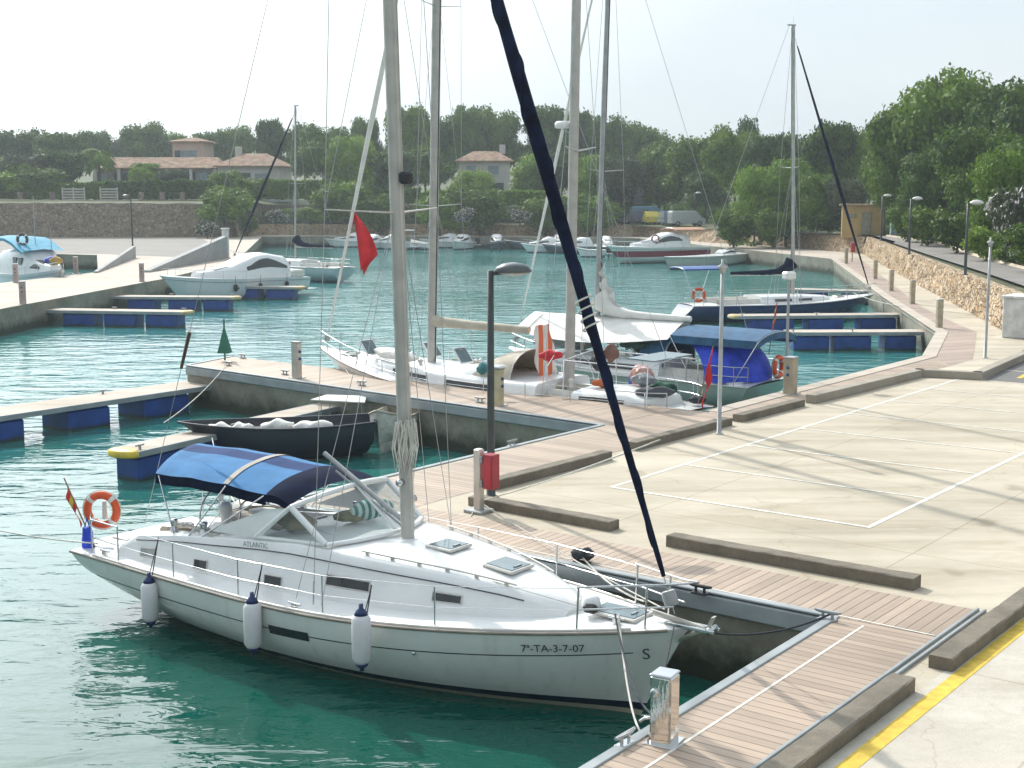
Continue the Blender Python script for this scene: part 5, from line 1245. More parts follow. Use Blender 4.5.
# ---- clutter on the decks of the two boats behind the pier
strc = bpy.data.materials.new('orange_white_striped_cloth'); strc.use_nodes = True; nt = strc.node_tree; p = nt.nodes['Principled BSDF']
tc = N(nt, 'ShaderNodeTexCoord'); wv = N(nt, 'ShaderNodeTexWave', Scale=1.1, Distortion=1.0); nt.links.new(tc.outputs['Object'], wv.inputs['Vector'])
nt.links.new(ramp(nt, wv.outputs[1], [(.48, (.72, .16, .06)), (.52, (.75, .72, .66))]).outputs[0], p.inputs['Base Color']); p.inputs['Roughness'].default_value = .9
mb = MB(); rows = []
for i in range(15):
    f = i / 14; rows.append([KL(5.3 - .2 * f + .05 * math.sin(i), -.2 + (g - .5) * (.5 + .35 * f), 3.2 - 1.9 * f + .04 * math.sin(g * 9)) + Vector((.10 * math.sin(g * 10 + f * 3), 0, 0)) for g in [k / 10 for k in range(11)]])
mb.grid(rows); tag(mb.build('striped_cloth', strc, fix=False), 'orange and white striped cloth hanging by the second thick mast', 'cloth')
items = [('round_fender', mat('faded_pink_fender', (.50, .26, .22), .5), (2.6, -1.5, 1.35), (.75, .55, .75), 'big faded pink ball fender on the rail of the two-masted yacht', 'fender'),
 ('fishing_net', mat('green_net', (.03, .16, .10), .9, var=.4), (1.6, -1.0, 1.3), (.9, .6, .45), 'green net heap on the aft deck of the two-masted yacht', 'net'),
 ('deck_bag', mat('black_bag', (.03, .03, .035), .7), (3.9, -1.1, 1.9), (.6, .4, .6), 'black bag on the cockpit arch side of the two-masted yacht', 'bag'),
 ('deck_bag', mat('brown_bag', (.20, .10, .07), .8), (3.3, -.9, 2.2), (.5, .4, .5), 'brown bag beside the black one on the two-masted yacht', 'bag'),
 ('folded_towel', redc, (4.4, .6, 2.3), (.7, .3, .3), 'red towel over the cockpit frame of the two-masted yacht', 'towel'),
 ('folded_towel', bluec, (5.9, -1.1, 1.5), (.4, .35, .35), 'small blue cloth in front of the spray hood of the two-masted yacht', 'towel'),
 ('rolled_sail', whitec, (10.5, .7, 1.85), (2.6, .45, .35), 'rolled white sail on the foredeck of the two-masted yacht', 'sail'),
 ('seat_cushion', tanc, (4.6, .2, 1.35), (1.2, .6, .3), 'beige cushion in the cockpit of the two-masted yacht', 'cushion'),
 ('coiled_hose', mat('yellow_hose', (.45, .36, .12), .6), (7.9, -1.2, 1.35), (.5, .4, .22), 'yellowish coiled hose on the side deck of the two-masted yacht', 'hose')]
for k, (nm, m, q, d, lb_, ct) in enumerate(items): bundle(KL(*q), K.rotation_euler.z + k, d, m, nm, lb_, ct, k + 3, .22)
items = [('deck_locker', gel2, (3.9, -.9, 1.2), (1.0, .6, .5), 'pale locker on the side deck of the blue-tarpaulin sailboat', 'locker'),
 ('deck_bag', mat('dark_green_bag', (.04, .08, .07), .8), (4.6, .3, 1.75), (1.6, .8, .5), 'dark bundle on the coachroof of the blue-tarpaulin sailboat', 'bag'),
 ('folded_towel', mat('rust_towel', (.35, .08, .05), .9), (3.1, -1.2, 1.7), (.4, .2, .6), 'rust red towel hung under the blue bimini', 'towel'),
 ('folded_towel', whitec, (2.5, -1.25, 1.6), (.6, .2, .7), 'white towel hung under the blue bimini', 'towel'),
 ('rolled_tender', mat('grey_tender', (.3, .32, .33), .6), (7.9, .2, 1.6), (2.3, 1.1, .5), 'grey rolled tender on the foredeck of the blue-tarpaulin sailboat', 'tender')]
for k, (nm, m, q, d, lb_, ct) in enumerate(items): bundle(ML(*q), M4.rotation_euler.z + .1 * k, d, m, nm, lb_, ct, k + 11, .22)
for bt, LL in ((K, 14.6), (M4, 10.6)):      # lines of small deck fittings, dorade vents, winches
    f_ = KL if bt is K else ML
    for k in range(6):
        x = LL * (.25 + .1 * k); y = (-1) ** k * .6; o = MB().lathe([(.07, 0), (.06, .12), (.05, .14), (.10, .24), (.02, .3)], n=10).build('deck_vent', steel if k % 2 else gel2, bt, (x, y, 1.55 + .12 * (k > 1)))
    mb = MB(); y = -1.0
    for k in range(9): mb.box((LL * (.36 + .035 * k), -.9, 1.72), (.05, .04, .08))
    mb.tube([(LL * .35, -.9, 1.77), (LL * .65, -.9, 1.80)], .018, 6); mb.build('grab_rail', teak, bt)

ac = [(.9, 1.05, .9, 1.46), (1.4, 1.15, 1.0, 1.58), (2.4, 1.2, 1.03, 1.60), (3.3, 1.2, 1.03, 1.54)]
roofmesh(ac, KH, .06).build('aft_coachroof', gel, K)
for s_ in (-1, 1): side_window(ac, KH, 1.5, 3.0, .3, .7, s_, 'window', K)

items = [('deck_crate', mat('grey_plastic_crate', (.22, .24, .25), .6), (1.9, -.5, 1.66), (.8, .5, .35), 'grey covered crate on the aft cabin of the two-masted yacht', 'crate'),
 ('life_jacket', mat('orange_foam', (.55, .14, .04), .8), (2.7, .4, 1.64), (.6, .4, .25), 'orange life jackets piled on the aft cabin of the two-masted yacht', 'life jacket'),
 ('folded_sunshade', mat('dark_grey_cloth', (.10, .11, .12), .9), (1.0, .3, 1.5), (1.1, .4, .3), 'dark grey folded sunshade at the stern of the two-masted yacht', 'sunshade'),
 ('mooring_warp', rope_d, (.35, -.9, 1.25), (.5, .45, .22), 'dark coiled warp at the stern corner of the two-masted yacht', 'rope'),
 ('deck_bag', mat('teal_bag', (.05, .20, .22), .8), (6.6, .9, 1.75), (.7, .4, .35), 'teal bag beside the spray hood of the two-masted yacht', 'bag'),
 ('fender_pile', mat('off_white_fender', (.6, .58, .54), .5), (8.8, -1.1, 1.5), (1.2, .35, .35), 'off-white fenders stowed along the cabin side of the two-masted yacht', 'fender')]
for k, (nm, m, q, d, lb_, ct) in enumerate(items): bundle(KL(*q), K.rotation_euler.z + .4 * k, d, m, nm, lb_, ct, k + 31, .25)
hood(M4, 3.3, 4.8, 1.0, 1.4, 1.0, mat('faded_blue_canvas', (0, 0, 0)))
mb = MB()
for x in (.6, 3.4): mb.tube([(x, -1.35, 1.2), (x, -1.3, 2.45), (x, 0, 2.6), (x, 1.3, 2.45), (x, 1.35, 1.2)], .02, 6)
for y in (-1.3, 1.3): mb.tube([(.6, y, 2.45), (3.4, y, 2.45)], .016, 6)
mb.build('sunshade_frame', steel, K)
MB().plate([(.6, -1.0, 2.60), (1.5, -1.0, 2.62), (1.5, 1.0, 2.62), (.6, 1.0, 2.60)], .03).build('solar_panel', glassb, K)
# ================================================================== NAVY LAUNCH AND WHITE DINGHY BELOW THE LONG PIER
nv = hull_mat('black_navy_hull', (0.010, 0.016, 0.030), (.03, .03, .04), (.3, .26, .2), .02, .04, rough=.5)
a, b = G(178, 424, 1.0), G(374, 418, 1.0); d = b - a
t = thing('launch', 'dark navy open launch holding white bundles, moored below the long boarded pier', 'boat', (b.x, b.y, 0), math.atan2(-d.y, -d.x))
h = Hull(d.length, 1.9, (1.0, .92, 1.05), tr=.75, smax=.4, ob=1.3, os_=.2, draft=.3)
h.mesh(30, 10).build('hull', nv, t)
for s in (-1, 1): MB().tube([h.pt(i / 30, 0, s, 0) for i in range(31)], .035, 6).build('gunwale', nv, t)
mb = MB()
for s in (-1, 1): mb.grid([[h.pt(i / 20, 0, s, -.05), (h.pt(i / 20, .5, s, -.1).x, s * max(0, h.b(i / 20) * .8 - .05), .35), (h.pt(i / 20, .5, s).x, 0, .3)] for i in range(20)])
mb.build('inner_lining', mat('dark_lining', (.03, .035, .045), .8), t)
for x in (.3, .6): MB().box((h.L * x, 0, .75), (.25, 1.5, .05)).build('thwart', nv, t)
def rl(o, x, y, z): return Matrix.Rotation(o.rotation_euler.z, 3, 'Z') @ Vector((x, y, z)) + Vector(o.location)
for x, y, dx, sd in ((d.length * .80, 0, .7, 1), (d.length * .68, .1, .6, 4), (d.length * .50, -.2, .9, 6), (d.length * .32, .1, 1.1, 9)):
    bundle(rl(t, x, y, .66), t.rotation_euler.z + .2, (dx, .5, .34), whitec, 'sail_bag', {1: 'small white bag farthest forward in the dark launch', 4: 'second white bag from the bow of the dark launch', 6: 'upright white bag amidships in the dark launch', 9: 'longest white bag, nearest the dinghy in the dark launch'}[sd], 'bag', sd, .25)
t = thing('awning', 'flat white awning panel between the dark launch and the long pier', 'awning', rl(t, .5, -1.0, 0)); 
mb = MB(); mb.plate([(-1.4, 1.4, 1.15), (.2, 1.2, 1.1), (.2, 1.8, 1.2), (-1.0, 1.9, 1.22)], .03); mb.build('awning_cloth', whitec, t)
for x, y in ((-1.1, 1.45), (.1, 1.3), (.1, 1.75), (-.9, 1.85)): MB().tube([(x, y, .1), (x, y, 1.14)], .015, 5).build('support_pole', greym, t)
dg = G(384, 452, 0.1)
t = thing('dinghy', 'small white wooden dinghy beside the dark launch, partly behind the near mast', 'boat', G(380, 455, 0) + Vector((.55, 2.3, 0)), R(-104))
h2 = Hull(2.5, 1.25, (1.0, .95, 1.25), tr=.8, smax=.4, ob=.25, os_=.1, draft=.15, vee=2.0)
dm = mat('white_painted_planks', (.62, .60, .54), .6, var=.12, scale=6)
h2.mesh(20, 10).build('hull', dm, t)
mb = MB()
for s in (-1, 1): mb.grid([[h2.pt(i / 14, 0, s, -.03), (h2.pt(i / 14, .5, s).x, s * max(.0, h2.b(i / 14) * .75 - .03), .35), (h2.pt(i / 14, .5, s).x, 0, .28)] for i in range(15)])
mb.build('inner_lining', dm, t)
for s in (-1, 1): MB().tube([h2.pt(i / 20, 0, s, 0) for i in range(21)], .03, 6).build('gunwale', tanc, t)
MB().box((1.0, 0, .6), (.22, 1.0, .04)).build('thwart', teak, t)

# ================================================================== MOTOR BOATS
def motorboat(name, label, sternp, rz, L, B, zs, cabin, hm_, wtop=glassd, arch=None, gl=True, group=None, canopy_=None, outboard=False, rail=True, os_=.0, ob=1.6, wf=(.35, .85), roofm=None):
    """cabin = [(x, half width, z top)] profile of the superstructure from aft to forward"""
    t = thing('motorboat', label, 'motorboat', (sternp[0], sternp[1], 0), rz, group)
    h = Hull(L, B, zs, tr=.86, smax=.35, ob=ob, os_=os_, draft=.4, bow=2.4, vee=3.0, chine=True); h.mesh(26, 8).build('hull', hm_, t)
    deckmesh(h, lambda x: 0, 30, 3, .05).build('deck', gel, t)
    if cabin:
        mb = MB(); rows = []; wins = []
        for x, w, z in cabin:
            zb = deckz(h, x, w) - .05; w = min(w, h.b(h.u_at(x)) - .12)
            half = [(w, zb), (w * .97, zb + (z - zb) * .4), (w * .80, zb + (z - zb) * .88), (w * .6, z), (0, z + .05)]
            rows.append([(x, -y, q) for y, q in half] + [(x, y, q) for y, q in reversed(half[:-1])]); wins.append((x, w, zb, z))
        mb.grid(rows); mb.poly(rows[0]); mb.poly(rows[-1]); cb = mb.build('cabin', roofm or gel, t)
        for s in (-1, 1):
            n = len(wins); i0, i1 = int(n * wf[0]), max(int(n * wf[0]) + 1, int(math.ceil(n * wf[1])) - 1); g = []
            for k in range(9):
                f = i0 + (i1 - i0) * k / 8; i = min(int(f), n - 2); r = f - i
                x, w, zb, z = (wins[i][j] + (wins[i + 1][j] - wins[i][j]) * r for j in range(4))
                e = math.sin(math.pi * min(max(k / 8, .03), .9)) ** .5
                q = lambda fr: Vector((x, s * (w * (.97 - .17 * (fr - .4) / .48) + .015), zb + (z - zb) * fr))
                g.append([q(.45), q(.45 + .38 * e)])
            MB().grid(g).build('side_window', wtop, cb, fix=False)
        # front screen
        x, w, zb, z = wins[-3] if n > 3 else wins[-1]; x2, w2, zb2, z2 = wins[-2]
        MB().grid([[(x + .02, w * .58 * v, z + .03) for v in (-1, -.5, 0, .5, 1)], [(x2 + .03, w2 * .6 * v, z2 + .05) for v in (-1, -.5, 0, .5, 1)]]).build('windscreen', wtop, cb, fix=False)
    if arch:
        x, z = arch; w = B * .42; MB().tube([(x - .5, -w, zs[1]), (x, -w * .9, z - .2), (x + .1, -w * .6, z), (x + .1, w * .6, z), (x, w * .9, z - .2), (x - .5, w, zs[1])], .07, 6, ry=2).build('radar_arch', gel, t)
    if rail:
        for s in (-1, 1):
            MB().tube([h.pt(u, 0, s, -.06) + Vector((0, 0, .5)) for u in (.5, .6, .7, .8, .9, .97)], .014, 5).build('bow_rail', steel, t)
            for u in (.5, .65, .8, .92): q = h.pt(u, 0, s, -.06); MB().tube([q, q + Vector((0, 0, .5))], .012, 5).build('rail_post', steel, t)
    MB().box((-.35, 0, .35), (.8, B * .7, .08), 0, .03).build('swim_platform', gel, t)
    if outboard:
        o = MB().box((-.35, 0, zs[0] + .15), (.55, .42, .62), 0, .12).build('outboard_engine', blackg, t); MB().box((-.35, 0, .3), (.2, .12, 1.2), 0, .03).build('engine_leg', blackg, o)
    for s in (-1, 1): MB().tube([h.pt(i / 20, .12, s, .004) for i in range(21)], .03, 5).build('rubbing_strake', greym, t)
    return t, h
mw = hull_mat('white_motorboat_hull', (.66, .70, .70), (.04, .06, .1), (.1, .1, .12), .05, .12)
mred = hull_mat('white_hull_with_dark_red_band', (.60, .66, .66), (.2, .02, .04), (.1, .1, .1), .02, .06, band=(.20, .012, .035), bz=(.62, 1.22))
mblk = hull_mat('dark_hull_motorboat', (.05, .06, .09), (.1, .1, .1), (.05, .05, .05), .02, .06)
# the large white cruiser, left
sp, bw = G(297, 289, .3), G(160, 283, 1.3); rz = math.atan2(bw.y - sp.y, bw.x - sp.x)
Lc = math.hypot(bw.x - sp.x, bw.y - sp.y)
t, h = motorboat('motorboat', 'large white motor cruiser with curved dark side window at the left finger pontoons', sp, rz, Lc, 3.4, (1.2, 1.35, 1.75),
    [(1.6, 1.3, 2.5), (1.9, 1.35, 2.7), (3.4, 1.4, 2.95), (4.3, 1.4, 2.85), (5.3, 1.3, 2.5), (6.3, 1.15, 2.15), (7.4, .9, 1.95), (8.6, .5, 1.85)], mw, wf=(.16, .62))
for x in (5.4, 6.4): 
    for s in (-1, 1): q = h.pt(h.u_at(x), .35, s, .01); MB().ball((q.x, q.y, q.z), .13, 8, (1.6, .3, .7)).build('porthole', glassd, t)
MB().box((.9, 0, 1.5), (1.2, 2.6, .5), 0, .1).build('cockpit_seat', gel2, t)
for x in (2.3, 4.6, 6.6):
    q = h.pt(h.u_at(x), .3, 1, .12); t2 = thing('fender', {2.3: 'dark fender by the stern of the white cruiser', 4.6: 'dark fender amidships on the white cruiser', 6.6: 'dark fender nearest the bow of the white cruiser'}[x], 'fender', rl(t, *q), 0, 'dark fenders on the white cruiser')
    MB().lathe([(.04, -.3), (.13, -.22), (.14, .1), (.05, .2)], n=8).build('fender_body', black, t2); MB().tube([(0, 0, .2), (0, .05, .75)], .012, 4).build('fender_rope', rope_d, t2)
# red banded cruiser, middle distance
sp, bw = G(702, 258, .3), G(607, 248.5, 1.5); rz = math.atan2(bw.y - sp.y, bw.x - sp.x)
t, h = motorboat('motorboat', 'white motor cruiser with a dark red band, moored below the parked cars', sp, rz, math.hypot(bw.x - sp.x, bw.y - sp.y), 3.5, (1.5, 1.55, 1.75),
    [(2.2, 1.4, 1.7), (2.5, 1.4, 2.7), (3.4, 1.4, 2.95), (4.6, 1.35, 2.95), (5.6, 1.2, 2.7), (6.4, 1.0, 2.3), (7.6, .7, 2.0), (8.6, .4, 1.95)], mred, arch=None, wf=(.25, .72))
canopy(t, .6, 4.2, 1.4, 3.45, mat('salmon_canvas', (.45, .24, .15), .8), .15, .2, legz=1.5)
lr_ = lifering(rl(t, 6.4, .9, 2.4), R(0), .34, .08, 'dark red lifebuoy on the foredeck of the red-banded cruiser'); [c for c in kids(lr_) if c.name.startswith('ring')][0].data.materials[0] = mat('dark_red_ring', (.18, .03, .03), .6)
sp, bw = G(745, 259.5, .3), G(664, 259, 1.0); rz = math.atan2(bw.y - sp.y, bw.x - sp.x)
t, h = motorboat('motorboat', 'low white open motorboat in front of the red-banded cruiser', sp, rz, math.hypot(bw.x - sp.x, bw.y - sp.y), 2.5, (1.0, 1.0, 1.2),
    [(3.6, .9, 1.15), (3.8, .9, 1.5), (4.6, .8, 1.45), (5.6, .5, 1.2)], hull_mat('pale_grey_hull', (.50, .54, .50), (.2, .2, .2), (.1, .1, .1), .02, .06), rail=False, ob=.9)
# far left trawler with turquoise canopy
bw = G(60, 274, 1.6); L0 = 9.5
t, h = motorboat('motorboat', 'white cabin boat with a turquoise canopy behind the left quay', (bw.x - L0 * math.cos(R(-50)), bw.y + .4 - L0 * math.sin(R(-50))), R(-50), L0, 3.2, (1.3, 1.35, 1.9),
    [(1.0, 1.3, 2.9), (3.0, 1.35, 3.1), (6.0, 1.3, 3.1), (6.6, 1.15, 2.4), (7.6, .9, 2.2), (8.4, .4, 2.1)], hull_mat('white_cabin_boat_hull', (.55, .62, .66), (.06, .1, .25), (.1, .1, .1), .3, .38), wf=(.5, .7))
for x in (4.3, 5.3, 6.5, 7.4):
    MB().box((x, -1.2 if x < 6 else -.95 + (x - 6) * .12, 2.3 if x < 6 else 1.85), (.65 if x < 6 else .3, .16, .5 if x < 6 else .18), 0, .03).build('side_window', glassd, t)
mb = MB(); mb.grid([[(x, 1.5 * v, z - .15 * abs(v)) for v in (-1, -.5, 0, .5, 1)] for x, z in ((0, 3.95), (3, 4.0), (4.4, 3.75), (5.6, 3.35), (6.4, 3.15))]); mb.grid([[(x, -1.5, z - .15), (x, -1.5, z - .35)] for x, z in ((0, 3.95), (3, 4.0), (4.4, 3.75), (5.6, 3.35), (6.4, 3.15))]); mb.build('turquoise_canopy', skyc, t)
lr_ = lifering(rl(t, 5.0, -.9, 3.8), R(-6), .34, .10, 'dark horseshoe ring on the turquoise canopy of the left cabin boat')
rg_ = [c for c in kids(lr_) if c.name.startswith('ring')][0]; rg_.data.materials[0] = mat('dark_ring', (.06, .05, .05), .6)
MB().tube([(5.0, 0, 3), (5.0, 0, 6.8)], .03, 5).build('aerial', greym, t); MB().tube([(6.6, .5, 2), (6.6, .5, 4.6)], .025, 5).build('aerial', greym, t)
for k, (px, m, lb) in enumerate(((42, bluec, 'blue covered seat on the foredeck of the left cabin boat'), (56, mat('ochre_cover', (.45, .28, .06), .8), 'ochre and white folded cover by the bow of the left cabin boat'))):
    bundle(rl(t, 7.6 + .7 * k, .1, 2.15), 0, (.9, .7, .55), m, 'deck_cover', lb, 'cover', 5 + k)
# the row of small boats along the far quay (left to right)
FAR = 'small motorboats moored along the far quay'
far = [ # px centre, waterline row, length, heading deg, hull, cabin?, outboard, label
 (352, 247, 7.0, 200, mw, 1, False, 'white cabin boat behind the dark-covered mast on the far quay'),
 (392, 249, 6.5, 150, mw, 1, False, 'white boat seen just right of the red pennant on the far quay'),
 (421, 249, 5.5, 120, mw, 0, True, 'open white boat between the near mast and the next mast'),
 (447, 247.5, 7.0, 185, mw, 1, True, 'low white boat with a dark outboard right of the second mast'),
 (478, 246, 6.0, 185, mw, 2, True, 'white boat with a small flat roof on posts on the far quay'),
 (513, 245, 7.5, 190, mw, 1, False, 'white cabin boat with a red and white cloth on top'),
 (546, 252.5, 6.0, 188, mw, 1, False, 'white runabout left of the thick mast, out from the far quay'),
 (578, 253, 8.5, 185, mblk, 1, False, 'dark-sided cabin boat between the two middle masts'),
 (590, 257, 3.4, 190, mw, 0, True, 'tiny white tender in front of the dark-sided cabin boat'),
 (534, 249, 7.5, 180, mblk, 0, False, 'dark low boat against the far wall left of the thick mast'),
 (372, 249, 6.0, 250, mw, 1, False, 'white cabin boat end-on, directly right of the pale rolled forestay'),
 (408, 249, 5.5, 265, mw, 2, False, 'end-on boat with a flat roof, just right of the near mast'),
 (462, 249, 6.5, 255, mw, 1, False, 'end-on white cabin boat below the pale block on the wall'),
 (497, 249, 5.8, 275, mblk, 1, True, 'end-on dark boat with an outboard right of the pale block'),
 (560, 249, 6.5, 262, mw, 1, False, 'end-on white cabin boat between the rolled sail and the thick mast'),
 (606, 251.5, 6.0, 280, mw, 1, True, 'end-on white boat just left of the red-banded cruiser')]
for px, py, L, hd, hm_, cab, ob_, lb_ in far:
    q = G(px, py, 0); r = R(hd); c = Vector((q.x - math.cos(r) * L / 2, q.y - math.sin(r) * L / 2))
    cabin = [(L * .3, L * .14, .9), (L * .34, L * .14, 1.7), (L * .46, L * .135, 1.8), (L * .58, L * .12, 1.5), (L * .68, L * .1, 1.25), (L * .82, L * .06, 1.15)] if cab == 1 else None
    t, h = motorboat('motorboat', lb_, (c.x, c.y), r, L, L * .34, (.75, .8, 1.1), cabin, hm_, outboard=ob_, group=FAR, rail=cab == 1, ob=.9)
    if cab == 2:
        MB().box((L * .45, 0, 2.3), (2.0, 1.5, .08), 0, .03).build('flat_roof', gel, t)
        for x in (L * .45 - .8, L * .45 + .8):
            for y in (-.6, .6): MB().tube([(x, y, .8), (x, y, 2.3)], .03, 5).build('roof_post', steel, t)
    if px == 513: bundle(rl(t, L * .45, 0, 1.85), r, (1.8, .8, .5), redc, 'folded_cover', 'red cover folded on a white cabin boat at the far quay', 'cover', 3)

# ================================================================== LAMPS, PEDESTALS, POSTS
def dome_lamp(loc, Hh, label, rz=0, group='dark quay lamps with dome heads', s=1.0, headm=None):
    t = thing('street_lamp', label, 'street lamp', loc, rz, group)
    MB().lathe([(.16, 0), (.16, .03), (.09, .06), (.075, .4), (.068, Hh * .5), (.06, Hh)], n=12).build('pole', darkm, t)
    MB().tube([(-.04, 0, Hh - .06), (.3 * s, 0, Hh - .04)], .035, 6).build('arm', darkm, t)
    o = MB().lathe([(.30, -.03), (.31, 0), (.27, .07), (.17, .13), (.03, .16)], (.42 * s, 0, Hh + .0), 18, M=Matrix.Diagonal((1.15, .8, 1.0))).build('lamp_head', headm or mat('lamp_shell', (.10, .115, .12), .35, metal=.3), t)
    MB().lathe([(.02, -.10), (.16, -.085), (.27, -.03)], (.42 * s, 0, Hh), 14, M=Matrix.Diagonal((1.15, .8, 1.0))).build('lamp_glass', mat('lamp_diffuser', (.5, .5, .48), .2), o)
    return t
q = G(491, 498); L1 = dome_lamp(q, ZY(275, 25.2) - DZ + .05, 'tall dark lamp post with a dome head right behind the red fire box', 0)
q = G(133, 255); dome_lamp(q, 5.3, 'dark lamp post on the left quay above the boat ramp', R(180), s=1)
q = Vector((26.1, 79, 3.0)); 
for px, py, top, lb_ in ((965, 275, 203, 'dark lamp post on the upper road nearest the right edge'), (909, 254, 199, 'dark lamp post on the upper road right of the yellow hut'), (881, 241, 196, 'dark lamp post standing in front of the yellow hut')):
    q = G(px, py, 2.99); dd = q.y; dome_lamp(q, (py - top) / 1384 * dd, lb_, 0, headm=gel2)
for px, dist, top, base, lb_ in ((756, 165, 194, 226, 'small distant lamp among the trees behind the parked cars'), (695, 172, 193, 226, 'faint distant lamp left of the tall mast'), (205, 176, 197, 236, 'dark lamp beside the bush at the end of the left car park')):
    x = AT(px, dist); z0 = gz(x, dist); dome_lamp((x, dist, z0), ZY(top, dist) - z0, lb_, 0, headm=gel2)
def thin_post(px, py, ptop, label, r=.05):
    q = G(px, py); Hh = (py - ptop) / 1384 * q.y * 1.012; t = thing('lamp_post', label, 'lamp post', q, 0, 'thin pale grey lamp posts')
    MB().lathe([(.10, 0), (.10, .02), (r * 1.1, .03), (r, Hh * .5), (r * .85, Hh - .1)], n=12).build('pole', mat('pale_grey_post', (.42, .43, .42), .5, metal=.2), t)
    MB().lathe([(.04, Hh - .12), (.075, Hh - .1), (.075, Hh - .02), (.12, Hh), (.12, Hh + .04), (.03, Hh + .1), (.03, Hh + .2)], n=12).build('lamp_cap', MATS['pale_grey_post'], t); return t
thin_post(719, 434, 266, 'thin grey lamp post at the car park edge in front of the moored sterns')
thin_post(985, 358, 243, 'thin grey lamp post by the promenade near the right edge')
ped_m = mat('brushed_steel_pedestal', (.60, .56, .50), .38, metal=.7, var=.08)
def pedestal(loc, Hh, label, rz, group='service pedestals on the quays', m=None, w=(.2, .28)):
    t = thing('service_pedestal', label, 'pedestal', loc, rz, group)
    MB().box((0, 0, Hh / 2), (w[0], w[1], Hh), 0, .015).build('pedestal_body', m or ped_m, t)
    MB().box((0, 0, Hh + .02), (w[0] + .03, w[1] + .03, .04), 0, .01).build('pedestal_cap', greym, t)
    MB().box((0, 0, .012), (w[0] + .16, w[1] + .16, .024), 0, .005).build('base_plate', greym, t)
    for z in (.55, .75): MB().lathe([(.045, -.02), (.045, .02)], (0, -w[1] / 2 - .015, Hh * z), 10, M=Matrix.Rotation(R(90), 3, 'X')).build('socket', mat('socket_blue', (.02, .08, .25), .4), t)
    return t
# nearest polished one on the near pier
mir = bpy.data.materials.new('polished_steel'); mir.use_nodes = True; p = mir.node_tree.nodes['Principled BSDF']; p.inputs['Base Color'].default_value = (.72, .70, .66, 1); p.inputs['Metallic'].default_value = 1; p.inputs['Roughness'].default_value = .07
_nt = mir.node_tree; _n = N(_nt, 'ShaderNodeTexNoise', Scale=7.0, Detail=2.0); _b = N(_nt, 'ShaderNodeBump', Strength=.25, Distance=.01); _nt.links.new(_n.outputs[0], _b.inputs['Height']); _nt.links.new(_b.outputs[0], p.inputs['Normal'])
MATS['polished'] = mir
t = thing('service_pedestal', 'polished steel pedestal on the boarded pier beside the near sailboat\'s bow', 'pedestal', G(664, 742), ANG + R(8), 'service pedestals on the quays')
MB().box((0, 0, .38), (.24, .26, .76), 0, .02).build('pedestal_body', mir, t)
MB().box((0, -0.0, .77), (.25, .27, .025), 0, .01).build('pedestal_cap', steel, t)
MB().box((0, 0, .01), (.34, .36, .02), 0, .005).build('base_plate', steel, t)
for dx, dy, z, rr in ((-.06, -.135, .58, .05),): MB().lathe([(rr, -.05), (rr, .02), (rr * .6, .025)], (dx, dy, z), 12, M=Matrix.Rotation(R(90), 3, 'X')).build('water_tap', steel, t)
MB().tube([(-.12, -.02, .26), (-.2, -.05, .25), (-.26, -.05, .2)], .018, 6).build('water_tap', steel, t)
pedestal(G(297, 378), 1.12, 'service pedestal near the left end of the long boarded pier', ANG + R(90))
t = pedestal(G(498, 405.5), 1.0, 'cream service pedestal on the long pier, right of the tall lamp post', ANG + R(90), m=mat('cream_paint', (.55, .48, .3), .5)); MB().box((0, 0, 1.08), (.34, .42, .08), 0, .03).build('hood', gel, t)
pedestal(G(790, 394), 1.05, 'stone-coloured service pedestal beside the stern of the blue-tarpaulin sailboat', ANG, m=mat('sand_render', (.42, .36, .26), .7), w=(.3, .34))
for px, py, lb_ in ((939, 328, 'promenade pedestal nearest the car park'), (912, 304, 'second promenade pedestal from the car park'), (891, 291, 'third promenade pedestal from the car park'), (875, 279, 'fourth promenade pedestal from the car park'), (846, 263.5, 'farthest promenade pedestal, by the corner of the basin')):
    pedestal(G(px, py), 1.2, lb_, R(100), m=MATS['sand_render'], w=(.2, .24))
for px, py, lb_ in ((23, 304, 'pink-grey pedestal at the near left edge of the platform'), (142, 281.5, 'pedestal on the left platform by the finger pontoons'), (16, 282.5, 'pedestal on the left platform in front of the turquoise-roofed boat'), (76, 273.5, 'pedestal on the far edge of the left platform')):
    pedestal(G(px, py), 1.15, lb_, R(10), m=mat('pinkish_pedestal', (.42, .32, .29), .6), w=(.3, .34))
# red box pedestal
t = thing('fire_cabinet', 'steel post with a red fire extinguisher box, in front of the tall lamp post', 'fire cabinet', G(479, 512), ANG)
MB().box((0, 0, .60), (.15, .16, 1.16), 0, .02).build('post', ped_m, t); MB().box((0, 0, .03), (.42, .40, .06), 0, .01).build('base_plate', greym, t)
o = MB().box((.24, .06, .78), (.22, .22, .64), 0, .008).build('red_box', redp, t)
MB().box((.24, -.058, .78), (.17, .01, .54), 0, .004).build('box_door', mat('red_door', (.42, .025, .04), .35), o); 
for z in (.55, 1.0): MB().box((.10, -.04, z), (.05, .09, .13), 0, .01).build('bracket', greym, t)
t = thing('extinguisher_post', 'small red fire extinguisher box on a post by the promenade lamp', 'fire cabinet', G(981, 333) + Vector((0, -5, 0)))
MB().tube([(0, 0, 0), (0, 0, 1.3)], .05, 8).build('post', greym, t); MB().box((.05, 0, 1.25), (.28, .25, .85), 0, .04).build('red_box', redp, t)
t = thing('extinguisher_post', 'small distant red box on the promenade where the two rubble walls meet', 'fire cabinet', G(852, 262)); MB().tube([(0, 0, 0), (0, 0, 1.2)], .05, 6).build('post', greym, t); MB().box((.05, 0, 1.2), (.34, .3, .8), 0, .04).build('red_box', redp, t)
